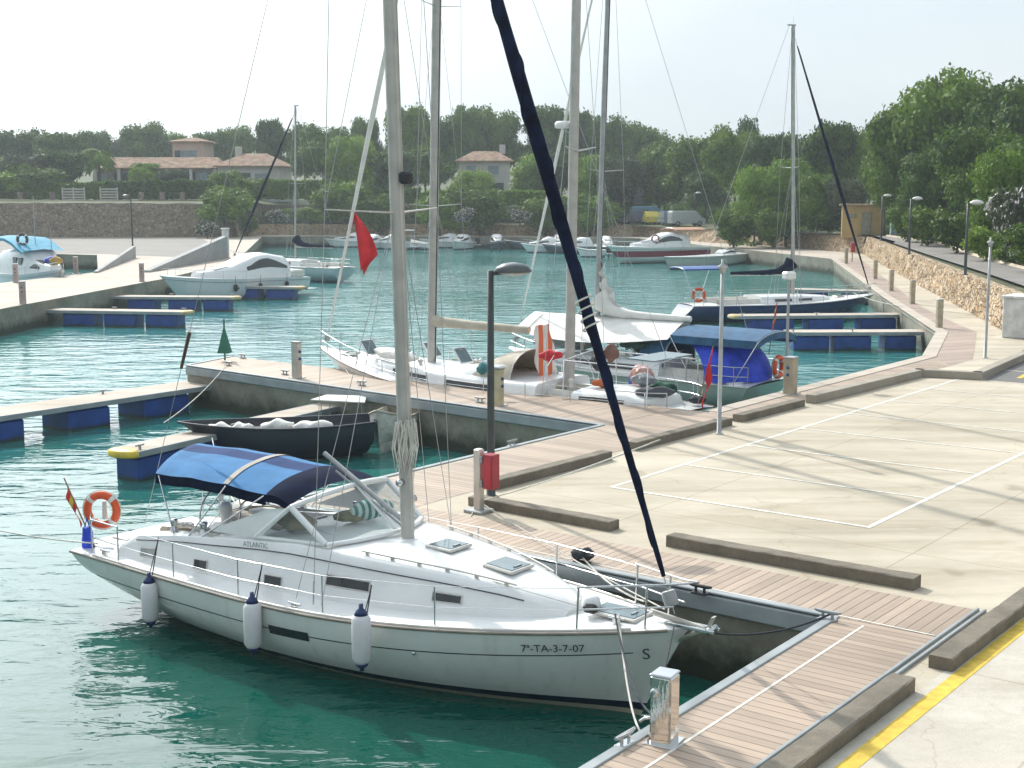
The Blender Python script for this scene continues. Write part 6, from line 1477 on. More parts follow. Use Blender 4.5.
# green topmark at the pier end
t = thing('navigation_mark', 'green cone mark on a short post at the left end of the long pier', 'navigation mark', G(225, 361))
MB().tube([(0, 0, 0), (0, 0, 1.45)], .03, 8).build('post', greent, t)
MB().add([(.28 * math.cos(a), .28 * math.sin(a), .28) for a in [k * math.pi / 2 + .6 for k in range(4)]] + [(0, 0, 1.25)], [(0, 1, 4), (1, 2, 4), (2, 3, 4), (3, 0, 4), (3, 2, 1, 0)], False).build('cone', greent, t)
# cleats and bollards on the quay edges
CLT = 'galvanised cleats on the quay edges'
def cleat(q, rz, label, s=1.0, m=None):
    t = thing('cleat', label, 'cleat', q, rz, CLT)
    MB().box((0, 0, .015), (.26 * s, .12 * s, .03), 0, .008).build('cleat_base', m or greym, t)
    mb = MB(); mb.tube([(-.19 * s, 0, .13 * s), (-.12 * s, 0, .12 * s), (.12 * s, 0, .12 * s), (.19 * s, 0, .13 * s)], [.018 * s, .028 * s, .028 * s, .018 * s], 8)
    mb.build('cleat_horn', m or greym, t); 
    for x in (-.07, .07): MB().tube([(x * s, 0, .02), (x * s, 0, .12 * s)], .022 * s, 8).build('cleat_leg', m or greym, t)
    return t
cleat(G(582, 563), ANG, 'dark rope-wrapped cleat on the quay edge beside the pointed bow', 1.1, black)
bundle(G(583, 562) + Vector((0, 0, .03)), ANG + R(30), (.36, .26, .2), rope_d, 'coiled_line', 'dark mooring line heaped on the quay cleat', 'rope', 4, .3)
cleat(Q(-.02, -.2, DZ), ANG, 'cleat at the inner corner where pier and quay meet')
cleat(G(625, 745), ANG + R(90), 'steel cleat on the pier edge left of the polished pedestal', 1.0, steel)
cleat(G(512, 446), ANG + R(90), 'cleat on the far side of the quay right of the lamp post')
cleat(G(700, 594), ANG + R(0), 'cleat on the quay edge behind the sailboat bow', 1.0, black)
for px, py, lb_ in ((228, 366, 'leftmost cleat on the near edge of the long pier'), (285, 375, 'cleat on the long pier left of the first pedestal'), (362, 386, 'cleat on the long pier left of the near mast'), (480, 403, 'cleat on the long pier beside the cream pedestal'), (243, 358.5, 'cleat on the far edge of the long pier near the green mark')): cleat(G(px, py) + Vector((0, 0, .02)), ANG, lb_)
# ================================================================== MOORING LINES
def rope(a, b, s, r, m, label, name='mooring_line'): 
    mb = MB(); mb.tube(sag(a, b, s, 14), r, 6); return tag(mb.build(name, m), label, 'rope')
bowc = toW(10.9, -.36, 1.5)
rope(bowc, G(664, 742) + Vector((-.12, 0, .30)), .28, .014, rope_d, 'dark mooring line from the bow down to the polished pedestal')
rope(bowc + Vector((.05, .02, 0)), G(660, 744) + Vector((-.1, 0, .12)), .55, .014, rope_w, 'pale slack mooring line from the bow to the foot of the polished pedestal')
rope(toW(11.7, -.15, 1.42), G(652, 735) + Vector((0, .1, .05)), .03, .010, rope_d, 'thin taut dark line down the bow beside the emblem')
rope(toW(12.2, 0, 1.40), Q(0, -.15, DZ + .08), .12, .014, rope_d, 'dark line from the anchor roller across to the corner cleat')
rope(toW(10.9, .38, 1.5), G(582, 563) + Vector((0, 0, .1)), .1, .014, rope_w, 'white bow line to the dark cleat on the quay')
rope(toW(6.2, 1.85, 1.2), G(480, 505) + Vector((0, 0, .15)), .04, .013, rope_w, 'pale spring line from amidships to the red-boxed post')
rope(toW(11.4, .1, 1.55) , G(484, 510) + Vector((0, 0, .1)), .05, .010, rope_w, 'long pale line over the deck to the foot of the red-boxed post')
rope(toW(11.35, .0, 3.9), G(484, 508) + Vector((0, 0, .15)), .04, .012, rope_w, 'thin pale line from the rolled navy sail down to the red-boxed post')
rope(toW(1.2, 1.6, 1.2), G(212, 438, .85), .35, .014, rope_w, 'slack stern line from the far quarter to the yellow-tipped pontoon')
rope(toW(1.0, -1.5, 1.15), G(-60, 515, .3), .1, .014, rope_w, 'pale line from the stern running off to the left over the water')
rope(KL(13.9, -.1, 1.9), Q(-21, 12.6, DZ + .1), .3, .016, rope_w, 'bow line of the two-masted yacht across the long pier')
rope(KL(2.0, -1.7, 1.3), Q(-15.5, 12.0, DZ + .1), .15, .016, rope_w, 'spring line of the two-masted yacht to the long pier')
rope(rl(bpy.data.objects['launch'], 5.6, 0, 1.05), G(228, 366) + Vector((0, 0, .1)), .15, .014, rope_w, 'short line from the dark launch up to the pier cleat')
rope(DL(10.6, .2, 1.4), Q(-18.5, 49, DZ + .1), .1, .018, rope_w, 'bow line of the dark blue sailboat to the promenade')

# ================================================================== CARS ON THE FAR ROAD
def car(px, py, kind, body, label, L=4.2, W=1.75, Hh=1.5, rz=0):
    q = Vector((AT(px, py), py, 0)); z = gz(q.x, q.y) + .02
    t = thing('parked_car', label, 'car' if kind != 'van' else 'van', (q.x, q.y, z), rz, 'vehicles parked behind the far rubble wall')
    if kind == 'van': prof = [(-L / 2, .35), (-L / 2, Hh * .9), (-L / 2 + .15, Hh), (L * .22, Hh), (L * .38, Hh * .58), (L / 2, Hh * .48), (L / 2, .35)]
    elif kind == 'jeep': prof = [(-L / 2, .4), (-L / 2, Hh * .97), (-L / 2 + .1, Hh), (L * .10, Hh), (L * .20, Hh * .62), (L / 2 - .05, Hh * .58), (L / 2, .4)]
    else: prof = [(-L / 2, .3), (-L / 2, Hh * .6), (-L * .36, Hh * .95), (-L * .2, Hh), (L * .08, Hh * .98), (L * .24, Hh * .63), (L * .46, Hh * .5), (L / 2, .3)]
    mb = MB(); sec = []
    for y, s in ((-W / 2, .96), (-W / 2 + .08, 1.0), (W / 2 - .08, 1.0), (W / 2, .96)): sec.append([(x * (1 if abs(y) < W / 2 - .05 else .99), y * (1 - .12 * max(0, (zz - Hh * .55) / Hh)), .3 + (zz - .3) * s) for x, zz in prof])
    mb.grid(sec, closed=False, smooth=False); mb.poly(sec[0]); mb.poly(list(reversed(sec[-1]))); mb.build('body', body, t)
    zc_ = Hh * .78
    for s in (-1, 1):
        x1 = L * .2 if kind != 'car' else L * .10; x0 = -L * .42 if kind != 'car' else -L * .3
        MB().plate([(x0, s * (W / 2 * .955), Hh * .62), (x1, s * (W / 2 * .955), Hh * .62), (x1 - .25, s * (W / 2 * .925), Hh * .9), (x0 + .15, s * (W / 2 * .925), Hh * .9)], .02, (0, 1, 0)).build('side_window', glassd, t)
        for x in (-L * .32, L * .32):
            o = MB().lathe([(.02, -.1), (.30, -.1), (.31, -.06), (.31, .06), (.30, .1), (.02, .1)], (x, s * (W / 2 - .08), .31), 16, M=Matrix.Rotation(R(90), 3, 'X')).build('wheel', black, t)
            MB().lathe([(.02, -.01), (.17, -.01), (.17, .01), (.02, .012)], (x, s * (W / 2 + .02), .31), 12, M=Matrix.Rotation(R(90), 3, 'X')).build('wheel_rim', greym, o)
    if kind == 'jeep' : MB().lathe([(.02, -.1), (.33, -.1), (.33, .1), (.02, .1)], (-L / 2 - .1, 0, Hh * .55), 14, M=Matrix.Rotation(R(90), 3, 'Y')).build('spare_wheel', black, t)
    for s in (-1, 1): MB().box((-L / 2 - .01, s * W * .4, Hh * .5), (.04, .18, .2), 0, .01).build('tail_light', redp, t)
    return t
def paint(n, c): return mat(n, c, .25, var=.03, coat=.6)
car(618, 180, 'car', paint('black_car_paint', (.02, .02, .025)), 'small dark car at the left end of the parked row', 3.9, 1.7, 1.4, R(170))
car(634, 180, 'jeep', paint('navy_car_paint', (.02, .045, .09)), 'dark blue boxy off-road car, second in the parked row', 3.9, 1.7, 1.85, R(175))
car(648, 183, 'van', paint('pale_blue_car_paint', (.12, .26, .38)), 'pale blue van standing behind the yellow car', 4.6, 1.9, 2.2, R(5))
car(651, 176.5, 'car', paint('yellow_car_paint', (.62, .50, .05)), 'bright yellow car in the middle of the parked row', 3.4, 1.7, 1.65, R(95))
car(668, 172, 'van', paint('blue_van_paint', (.10, .17, .25)), 'blue-grey van right of the yellow car', 4.2, 1.8, 1.8, R(95))
car(687, 167.5, 'van', paint('silver_van_paint', (.40, .42, .42)), 'silver grey van at the right end of the parked row', 4.3, 1.85, 1.85, R(12))

# ================================================================== BUILDINGS
tile = bpy.data.materials.new('terracotta_tiles'); tile.use_nodes = True; nt = tile.node_tree; p = nt.nodes['Principled BSDF']
tc = N(nt, 'ShaderNodeTexCoord'); n1 = N(nt, 'ShaderNodeTexNoise', Scale=1.2, Detail=6.0); nt.links.new(tc.outputs['Object'], n1.inputs['Vector'])
n2 = N(nt, 'ShaderNodeTexVoronoi', Scale=3.0); nt.links.new(tc.outputs['Object'], n2.inputs['Vector'])
c = ramp(nt, n1.outputs[0], [(.3, (.17, .09, .06)), (.5, (.31, .19, .12)), (.7, (.42, .29, .20))])
nt.links.new(mixc(nt, .35, c.outputs[0], n2.outputs['Color'], 'SOFT_LIGHT'), p.inputs['Base Color']); p.inputs['Roughness'].default_value = .9
wv = N(nt, 'ShaderNodeTexWave', Scale=2.2, Distortion=.5); nt.links.new(tc.outputs['Object'], wv.inputs['Vector']); bp = N(nt, 'ShaderNodeBump', Strength=.8, Distance=.1); nt.links.new(wv.outputs[1], bp.inputs['Height']); nt.links.new(bp.outputs[0], p.inputs['Normal'])
MATS['tile'] = tile
render_ = mat('pale_house_render', (.52, .50, .47), .9, var=.06, scale=.6); renderp = mat('pink_house_render', (.50, .38, .32), .9, var=.06, scale=.6); shadeglass = mat('dark_window_glass', (.02, .025, .03), .1); shut = mat('blue_grey_shutter', (.20, .25, .28), .6)
def house(name, label, dist, px0, px1, ybase, yeave, yridge, depth, wins, wallm=None, hip=.35, chim=None, rz=0, over=.6, cols=0):
    x0, x1 = AT(px0, dist), AT(px1, dist); w = x1 - x0; zb = ZY(ybase, dist); ze = ZY(yeave, dist) - zb; zr = ZY(yridge, dist) - zb
    t = thing(name, label, 'house', ((x0 + x1) / 2, dist + depth / 2, zb), rz)
    MB().box((0, 0, ze / 2 - 1), (w - over * 2, depth, ze + 2)).build('wall', wallm or render_, t)
    hw, hd = w / 2, depth / 2 + over
    r = hw * (1 - hip * 1.2)
    mb = MB(); E_ = [(-hw, -hd, ze), (hw, -hd, ze), (hw, hd, ze), (-hw, hd, ze)]; Rg = [(-r, 0, zr), (r, 0, zr)]
    mb.add(E_ + Rg + [(a, b, c - .18) for a, b, c in E_], [(0, 1, 5, 4), (1, 2, 5), (2, 3, 4, 5), (3, 0, 4), (0, 6, 7, 1), (1, 7, 8, 2), (2, 8, 9, 3), (3, 9, 6, 0), (9, 8, 7, 6)], False)
    rf = mb.build('roof', tile, t)
    for f in (chim or []): MB().box((f * hw, .5, zr + .3), (.9, .9, 1.4), 0, .05).build('chimney', render_, rf)
    for f, wz, ww, wh, m in wins:
        o = MB().box((f * hw, -depth / 2 - .04, wz), (ww, .1, wh)).build('window', m, t); MB().box((f * hw, -depth / 2 - .12, wz - wh / 2 - .06), (ww + .2, .2, .1)).build('window_sill', render_, o)
    for k in range(cols):
        MB().box((-hw + over + .3 + (w - 2 * over - .6) * k / max(1, cols - 1), -hd + .3, ze / 2 - 1), (.4, .4, ze + 1.9)).build('porch_column', render_, t)
    return t
dk = shadeglass
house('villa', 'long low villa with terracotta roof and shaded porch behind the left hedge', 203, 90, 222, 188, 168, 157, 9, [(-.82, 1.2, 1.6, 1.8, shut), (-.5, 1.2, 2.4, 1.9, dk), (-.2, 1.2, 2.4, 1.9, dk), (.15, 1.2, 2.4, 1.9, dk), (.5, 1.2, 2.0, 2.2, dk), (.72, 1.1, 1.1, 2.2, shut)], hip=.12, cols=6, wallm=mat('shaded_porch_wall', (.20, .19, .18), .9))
house('villa_tower', 'small square upper storey with hipped roof rising behind the long villa', 212, 170, 209, 165, 142, 137.5, 7, [(0, 1.6, 2.6, 1.1, shut), (-.55, 1.6, .9, 1.1, dk)], renderp, hip=.7)
house('villa_wing', 'right wing of the villa with a wide low tiled roof', 200, 214, 284, 188, 166, 153, 11, [(-.2, 1.4, 2.6, 1.5, dk), (.35, 1.4, 1.8, 1.4, shut)], hip=.55, chim=[-.5])
house('house', 'white two-storey house with red hipped roof behind the middle trees', 205, 455, 514, 196, 161, 151, 9, [(-.45, 3.8, 1.4, 1.3, shut), (.3, 3.8, 1.6, 1.3, shut), (-.3, 1.0, 2.6, 1.9, dk), (.35, 1.0, 2.6, 1.9, dk)], hip=.5, chim=[.6])
house('cottage', 'small grey gable just visible through the trees right of the middle masts', 190, 630, 648, 190, 174, 165, 6, [(0, 1.5, .8, .9, dk)], mat('slate_wall', (.3, .3, .3), .9), hip=.3)
house('cottage', 'low pale building among the trees right of the left villa', 195, 318, 352, 188, 171, 163, 7, [(-.3, 1.2, 1.2, 1.2, dk), (.3, 1.2, 1.2, 1.2, dk)], hip=.5)
# yellow hut
q = G(865, 235.5, 2.95); t = thing('hut', 'yellow ochre utility hut with a flat roof beside the upper road', 'hut', (q.x, q.y + 1, 2.9), R(-12))
yw = mat('ochre_render', (.46, .31, .13), .9, var=.08, scale=1); MB().box((0, 0, 1.35), (3.9, 3, 3.0)).build('wall', yw, t); MB().box((0, 0, 2.9), (4.4, 3.5, .16), 0, .03).build('roof', mat('hut_roof', (.30, .21, .12), .9), t)
MB().box((.25, -1.54, 1.15), (.9, .08, 2.2), 0, .01).build('door', mat('grey_hut_door', (.25, .24, .17), .6), t); MB().box((-1.0, -1.53, 1.9), (.7, .06, .4)).build('vent', mat('grey_hut_door', (0, 0, 0)), t)
for k, (px, hh, lb_) in enumerate(((893, 1.3, 'low pale blue meter cabinet beside the yellow hut'), (899, 2.0, 'tall pale blue meter cabinet beside the yellow hut'))):
    q = G(px, 237, 2.95); t = thing('meter_cabinet', lb_, 'cabinet', (q.x, q.y, 2.9), 0); MB().box((0, 0, hh / 2), (.55, .4, hh), 0, .02).build('cabinet_body', mat('pale_blue_cabinet', (.30, .38, .40), .6), t); MB().box((0, -.21, hh / 2), (.45, .02, hh * .85), 0, .004).build('cabinet_door', mat('cabinet_door', (.36, .44, .46), .5), t)
q = G(488, 235); t = thing('meter_cabinet', 'pale grey block standing on top of the far quay wall', 'cabinet', (q.x, q.y + 2, 2.8)); MB().box((0, 0, .8), (1.8, .8, 1.7), 0, .04).build('cabinet_body', concg, t); MB().box((0, -.42, .8), (.8, .03, 1.3)).build('cabinet_door', greym, t)
# white board fence on the left retaining wall
for k, (a_, b_) in enumerate(((62, 84), (100, 117))):
    dist = 183; x0, x1 = AT(a_, dist), AT(b_, dist); z0 = ZY(203, dist); t = thing('board_fence', ('longer', 'shorter')[k] + ' pale board fence panel on the left retaining wall', 'fence', ((x0 + x1) / 2, dist, z0), 0, 'pale board fences'); w = x1 - x0
    for i in range(5): MB().box((0, 0, .4 + i * .36), (w, .06, .2)).build('board', mat('pale_boards', (.5, .48, .43), .8), t)
    for i in range(2 + (k == 0)): MB().box((-w / 2 + w * i / (1 + (k == 0)), .05, 1.0), (.16, .14, 2.2)).build('post', mat('pale_boards', (0, 0, 0)), t)
for k, px in enumerate((20, 52, 141, 162, 182)):
    dist = 183; x = AT(px, dist); z = ZY(203, dist); t = tag(MB().box((0, 0, .7), (.6, .5, 1.5), 0, .04).build('wall_pier', greys, None, (x, dist, z)), ('first', 'second', 'third', 'fourth', 'fifth')[k] + ' short stone pier from the left on top of the left retaining wall', 'pier', 'short stone piers on the left wall')
HAZE = 0.00046
# ================================================================== TREES AND SHRUBS
pine = leaf_mat('pine_foliage', (0.165, 0.26, 0.024), (0.030, 0.075, 0.010))
pined = leaf_mat('dark_pine_foliage', (0.115, 0.20, 0.028), (0.020, 0.055, 0.012))
bright = leaf_mat('bright_green_foliage', (0.22, 0.34, 0.035), (0.07, 0.14, 0.015))
olive = leaf_mat('olive_green_foliage', (0.10, 0.13, 0.06), (0.045, 0.065, 0.03))
flower = mat('white_blossom', (.75, .68, .66), .8)
def crown(seed, blobs, nleaf, lsize, mat_i=0, flat=.0, flowers=0):
    """blobs: (centre, radii). Leaf-clump faces through each blob's outer shell over a rough inner body"""
    rnd = random.Random(seed); mb = MB(); mb.smooth = False
    tot = sum(r[0] * r[1] + r[0] * r[2] for c, r in blobs)
    for c, r in blobs:
        c = Vector(c); n = int(nleaf * (r[0] * r[1] + r[0] * r[2]) / tot)
        # inner body, rough
        rows = []; m = 7; k = 9
        for i in range(m + 1):
            th = math.pi * i / m; row = []
            for j in range(k):
                ph = 2 * math.pi * j / k; v = Vector((math.sin(th) * math.cos(ph), math.sin(th) * math.sin(ph), math.cos(th)))
                f = .74 * (1 + .35 * noise.noise(v * 2.3 + c * 3 + Vector((seed, 0, 0)))); row.append(c + Vector((v.x * r[0], v.y * r[1], v.z * r[2])) * f)
            rows.append(row)
        mb.grid(rows, closed=True)
        for _ in range(n):
            v = Vector((rnd.gauss(0, 1), rnd.gauss(0, 1), rnd.gauss(0, 1) * .9 + .15)).normalized()
            bump = 1 + .42 * noise.noise(v * 2.6 + c * 3 + Vector((seed, 0, 0))) + .16 * noise.noise(v * 7 + c * 5)
            f = bump * rnd.uniform(.74, 1.06) + (rnd.random() < .05) * .12
            q = c + Vector((v.x * r[0], v.y * r[1], v.z * r[2])) * f
            s = lsize * rnd.uniform(.5, 1.35)
            nrm = (v * .6 + Vector((rnd.gauss(0, .6), rnd.gauss(0, .6), rnd.gauss(0, .6) + .35))).normalized()
            a = nrm.cross(Vector((rnd.gauss(0, 1), rnd.gauss(0, 1), rnd.gauss(0, 1)))).normalized(); b = nrm.cross(a)
            mb.cur = 1 if flowers and rnd.random() < flowers else 0
            mb.add([q - a * s - b * s * .45, q + a * s * .3 - b * s * .6, q + a * s + b * s * .3, q - a * s * .2 + b * s * .6], [(0, 1, 2, 3)])
        mb.cur = 0
    return mb
def trunkmesh(seed, pts, r0, blobs, lean=0):
    rnd = random.Random(seed); mb = MB()
    P = [Vector(q) for q in pts]; mb.tube(P, [r0 * (1 - .6 * i / (len(P) - 1)) for i in range(len(P))], 8)
    for c, r in blobs:
        s = P[-1].lerp(P[-2], rnd.uniform(0, .9)); m = s.lerp(Vector(c), .5) + Vector((0, 0, -.03)); mb.tube([s, m, Vector(c)], [r0 * .4, r0 * .25, r0 * .1], 5)
    return mb
PROTO = {}
def proto(key, seed, blobs, nleaf, lsize, trunk, r0, m, flowers=0):
    cr = crown(seed, blobs, nleaf, lsize, flowers=flowers).build('crown', [m, flower], fix=False)
    tk = trunkmesh(seed, trunk, r0, blobs).build('trunk', bark)
    PROTO[key] = (cr.data, tk.data); bpy.data.objects.remove(cr); bpy.data.objects.remove(tk)
def blobs_round(seed, n=11, zc=.62, w=.5, hgt=.34, rr=(.16, .25)):
    rnd = random.Random(seed); out = [((0, 0, zc), (w * .62, w * .62, hgt * .75))]
    for i in range(n):
        a = i * 2.4 + rnd.uniform(-.3, .3); e = rnd.uniform(-.5, 1.0); rad = w * rnd.uniform(.5, .78) * math.cos(e * .9)
        r = rnd.uniform(*rr); out.append(((rad * math.cos(a), rad * math.sin(a), zc + hgt * math.sin(e) * .85), (r, r, r * rnd.uniform(.65, .9))))
    return out
tr = [(0, 0, -.05), (.02, .01, .2), (-.02, .0, .4), (.01, .01, .6)]
proto('pineA', 1, blobs_round(1, 12, .62, .52, .34), 9500, .021, tr, .028, pine)
proto('pineB', 2, blobs_round(2, 13, .60, .54, .36, (.14, .22)), 9500, .021, tr, .028, pine)
proto('pineC', 3, blobs_round(5, 9, .66, .5, .28, (.18, .26)), 8500, .022, [(0, 0, -.05), (.05, 0, .25), (.0, .0, .5), (-.03, 0, .66)], .026, pined)
proto('pineD', 4, blobs_round(8, 14, .56, .5, .40, (.13, .21)), 9500, .020, tr, .03, pined)
proto('brightA', 5, blobs_round(11, 10, .52, .48, .42, (.16, .25)), 8000, .024, tr, .026, bright)
proto('oliveA', 6, blobs_round(14, 10, .55, .48, .38, (.15, .24)), 8000, .022, tr, .03, olive)
proto('bush', 7, blobs_round(17, 9, .42, .5, .42, (.18, .27)), 5000, .032, [(0, 0, -.05), (0, 0, .2), (.02, 0, .4)], .03, bright)
proto('bushdark', 8, blobs_round(19, 9, .42, .5, .42, (.18, .27)), 5000, .032, [(0, 0, -.05), (0, 0, .2), (.02, 0, .4)], .03, pine)
proto('oleander', 9, blobs_round(23, 9, .45, .48, .42, (.17, .25)), 5000, .034, [(0, 0, -.05), (0, 0, .2), (.02, 0, .4)], .03, olive, flowers=.22)
KIND = {'pineA': 'spreading green pine', 'pineB': 'billowing green pine', 'pineC': 'dark open-trunked pine', 'pineD': 'dense dark pine', 'brightA': 'bright green leafy tree', 'oliveA': 'grey-green tree', 'bush': 'bright green shrub', 'bushdark': 'dark green shrub', 'oleander': 'oleander bush with white blossom'}
rt = random.Random(11)
def tree(px, dist, ytop, wpx, key, label=None, zb=None, group=None, dz=0):
    x = AT(px, dist); z = gz(x, dist) if zb is None else zb; z += dz
    hgt = ZY(ytop, dist) - z; w = wpx / 1384 * dist
    t = thing('shrub' if key in ('bush', 'bushdark', 'oleander') else 'pine_tree' if key.startswith('pine') else 'broadleaf_tree', label, 'shrub' if key in ('bush', 'bushdark', 'oleander') else 'tree', (x, dist, z), rt.uniform(0, 6.28), group)
    t.scale = (w, w, hgt / 1.0)
    for nm, me in zip(('crown', 'trunk'), PROTO[key]):
        o = bpy.data.objects.new(nm, me); col.objects.link(o); o.parent = t
    return t
T = []
# skyline, far (x, distance, top row, width px, kind, place)
far_t = [(-30, 235, 152, 90, 'pineD'), (28, 232, 131, 70, 'pineC'), (60, 225, 128, 60, 'pineD'), (95, 250, 132, 50, 'pineB'), (120, 260, 131, 55, 'oliveA'), (145, 255, 127, 48, 'pineA'), (172, 262, 133, 50, 'pineB'), (208, 250, 128, 46, 'pineD'), (235, 255, 129, 44, 'pineA'),
  (272, 225, 116, 52, 'pineD'), (305, 222, 127, 50, 'pineB'), (335, 235, 132, 40, 'pineA'), (365, 215, 113, 50, 'pineD'), (408, 212, 107, 56, 'pineB'), (440, 225, 117, 50, 'pineC'), (466, 222, 107, 52, 'pineD'), (497, 225, 110, 60, 'pineA'), (545, 222, 101, 56, 'pineD'), (578, 228, 112, 50, 'pineB'), (606, 225, 117, 50, 'pineC'), (640, 235, 128, 56, 'pineA'), (668, 240, 136, 50, 'oliveA'), (700, 225, 140, 56, 'pineB')]
for i, (px, ds_, yt, w, k) in enumerate(far_t): tree(px, ds_, yt + (i * 7 % 5) * 1.5 - 2, w * (.78 + .12 * (i % 3)), k, None, group='far skyline pines')
mid_t = [(-15, 195, 158, 70, 'brightA', 'at the far left edge below the skyline pines'), (28, 192, 150, 55, 'oliveA', 'left of the villa porch'), (62, 194, 150, 52, 'pineD', 'close to the left end of the villa'), (322, 196, 129, 58, 'pineC', 'rising right of the villa wing'), (352, 190, 138, 54, 'brightA', 'behind the pale rolled forestay'), (395, 192, 150, 56, 'pineD', 'just behind the near mast'), (425, 195, 148, 50, 'pineA', 'left of the red-roofed house'),
  (473, 183, 171, 46, 'brightA', 'in front of the red-roofed house'), (535, 192, 155, 54, 'brightA', 'right of the red-roofed house'), (562, 190, 150, 50, 'pineD', 'behind the two thick masts'), (593, 186, 156, 50, 'brightA', 'between the two middle masts'), (622, 185, 150, 52, 'oliveA', 'beside the grey gable')]
for px, ds_, yt, w, k, pl in mid_t: tree(px, ds_, yt, w, k, KIND[k] + ' ' + pl, group='trees in the middle distance')
right_t = [(660, 192, 146, 62, 'pineA', 'behind the parked cars, leftmost of the right-hand wood'), (695, 182, 138, 66, 'pineB', 'above the silver van'), (735, 165, 130, 62, 'pineA', 'in the middle of the wood, left of the tall mast'), (742, 178, 122, 34, 'pineC', 'poking above the wood left of the tall mast'), (770, 160, 133, 60, 'pineD', 'just left of the tall mast'), (800, 168, 134, 50, 'pineB', 'just right of the tall mast'), (832, 150, 120, 66, 'pineD', 'behind the rolled forestay of the blue sailboat'), (870, 148, 128, 50, 'pineA', 'filling the dip beside the big pines'),
  (905, 120, 103, 80, 'pineB', 'directly behind the yellow hut'), (950, 118, 76, 108, 'pineA', 'tallest of all, at the upper right'), (1010, 112, 80, 100, 'pineD', 'tall at the right edge'), (1070, 110, 80, 110, 'pineB', 'beyond the right edge of the road'), (975, 100, 128, 90, 'pineB', 'lower and nearer below the tallest pine'), (1035, 92, 140, 90, 'pineA', 'spreading over the road at the right edge'), (925, 108, 150, 66, 'pineD', 'right of the yellow hut by the road')]
for px, ds_, yt, w, k, pl in right_t: tree(px, ds_, yt, w, k, KIND[k] + ' ' + pl, group='trees of the right-hand wood')
low_t = [(755, 145, 168, 46, 'brightA', 'at the foot of the wood left of the tall mast'), (787, 143, 160, 56, 'brightA', 'large and round at the foot of the tall mast'), (818, 138, 175, 46, 'brightA', 'left of the yellow hut'), (848, 136, 172, 44, 'oliveA', 'touching the left side of the yellow hut'), (1003, 84, 152, 66, 'brightA', 'leaning over the road near the right edge'), (707, 176, 168, 50, 'pineD', 'low behind the silver van'), (665, 190, 172, 50, 'pineB', 'low behind the yellow car'), (630, 192, 176, 44, 'brightA', 'low behind the dark parked car'), (885, 128, 150, 50, 'pineA', 'right behind the roof of the yellow hut')]
for px, ds_, yt, w, k, pl in low_t: tree(px, ds_, yt, w, k, KIND[k] + ' ' + pl, group='low trees at the wood edge')
bush_t = [(246, 176, 212, 24, 'bushdark', 'where the two retaining walls meet', 1.4), (223, 172, 181, 54, 'bush', 'large and round at the end of the left car park', 2.6), (206, 168, 218, 26, 'oleander', 'small at the foot of the round shrub', 1.4), (252, 186, 174, 40, 'bushdark', 'in front of the villa wing', None), (224, 188, 166, 34, 'bushdark', 'between villa and wing', None), (172, 189, 166, 32, 'oliveA', 'before the villa porch', None), (142, 190, 163, 26, 'bush', 'palm-like before the villa porch', None), (40, 188, 162, 50, 'bushdark', 'left of the palm tree', None), (10, 187, 168, 50, 'bush', 'at the left edge above the wall', None), (275, 171, 208, 26, 'oleander', 'against the middle wall left of the far mast', 2.9), (465, 172, 205, 24, 'oleander', 'right of the second mast on the wall ledge', 2.9), (520, 172, 207, 26, 'oleander', 'left of the thick white mast on the wall ledge', 2.9), (440, 176, 190, 50, 'bush', 'behind the second mast', None), (480, 178, 178, 60, 'bushdark', 'below the red-roofed house', None), (545, 177, 190, 56, 'bushdark', 'between the rolled sail and the thick mast', None), (590, 176, 188, 52, 'bush', 'left of the parked cars', None),
  (345, 182, 176, 60, 'bush', 'below the pale forestay', None), (380, 180, 184, 50, 'bushdark', 'left of the near mast on the terrace', None), (310, 178, 205, 30, 'bush', 'small on the middle wall ledge', 2.9), (735, 141, 205, 44, 'bushdark', 'low behind the far rubble wall', None), (775, 139, 203, 40, 'bushdark', 'low at the foot of the tall mast', None), (930, 104, 200, 50, 'bushdark', 'beside the upper road right of the hut', None), (960, 92, 205, 50, 'bushdark', 'by the road behind the far-right lamp', None), (990, 82, 222, 44, 'bush', 'on the verge near the thin grey post', None), (1022, 76, 168, 60, 'oleander', 'tall at the right edge of the photo', None), (1045, 70, 215, 70, 'bushdark', 'on the road verge at the right edge', None), (830, 139, 205, 44, 'bushdark', 'left of the hut wall', None), (910, 112, 195, 40, 'bushdark', 'behind the meter cabinets', None), (1020, 78, 240, 40, 'bush', 'low clump on the verge at the right edge', None), (945, 108, 185, 60, 'oliveA', 'in the shade below the tallest pine', None)]
for px, ds_, yt, w, k, pl, zb in bush_t: tree(px, ds_, yt, w, k, KIND[k] + ' ' + pl, zb=zb, group='shrubs round the harbour')
# labels of the far skyline trees
PL = ['beyond the left edge of the skyline', 'dark wide crown at the far left skyline', 'highest crown of the far left skyline', 'first pale crown right of the dark far left trees', 'above the long villa roof, left', 'above the long villa roof, middle', 'behind the villa tower', 'right of the villa tower', 'above the villa wing', 'tall crown left of the far left mast', 'right of the far left mast', 'low in the gap right of the far left mast', 'left of the near mast on the skyline', 'right of the near mast on the skyline', 'left of the second mast on the skyline', 'right of the second mast on the skyline', 'above the red-roofed house', 'tall crown behind the navy rolled sail', 'behind the thick white mast', 'right of the thin middle mast', 'pale crown above the grey gable', 'low pale crown right of the grey gable', 'where the right-hand wood begins']
n_ = 0
for o in [o for o in bpy.data.objects if o.get('group') == 'far skyline pines']: o['label'] = 'distant tree ' + PL[n_]; n_ += 1
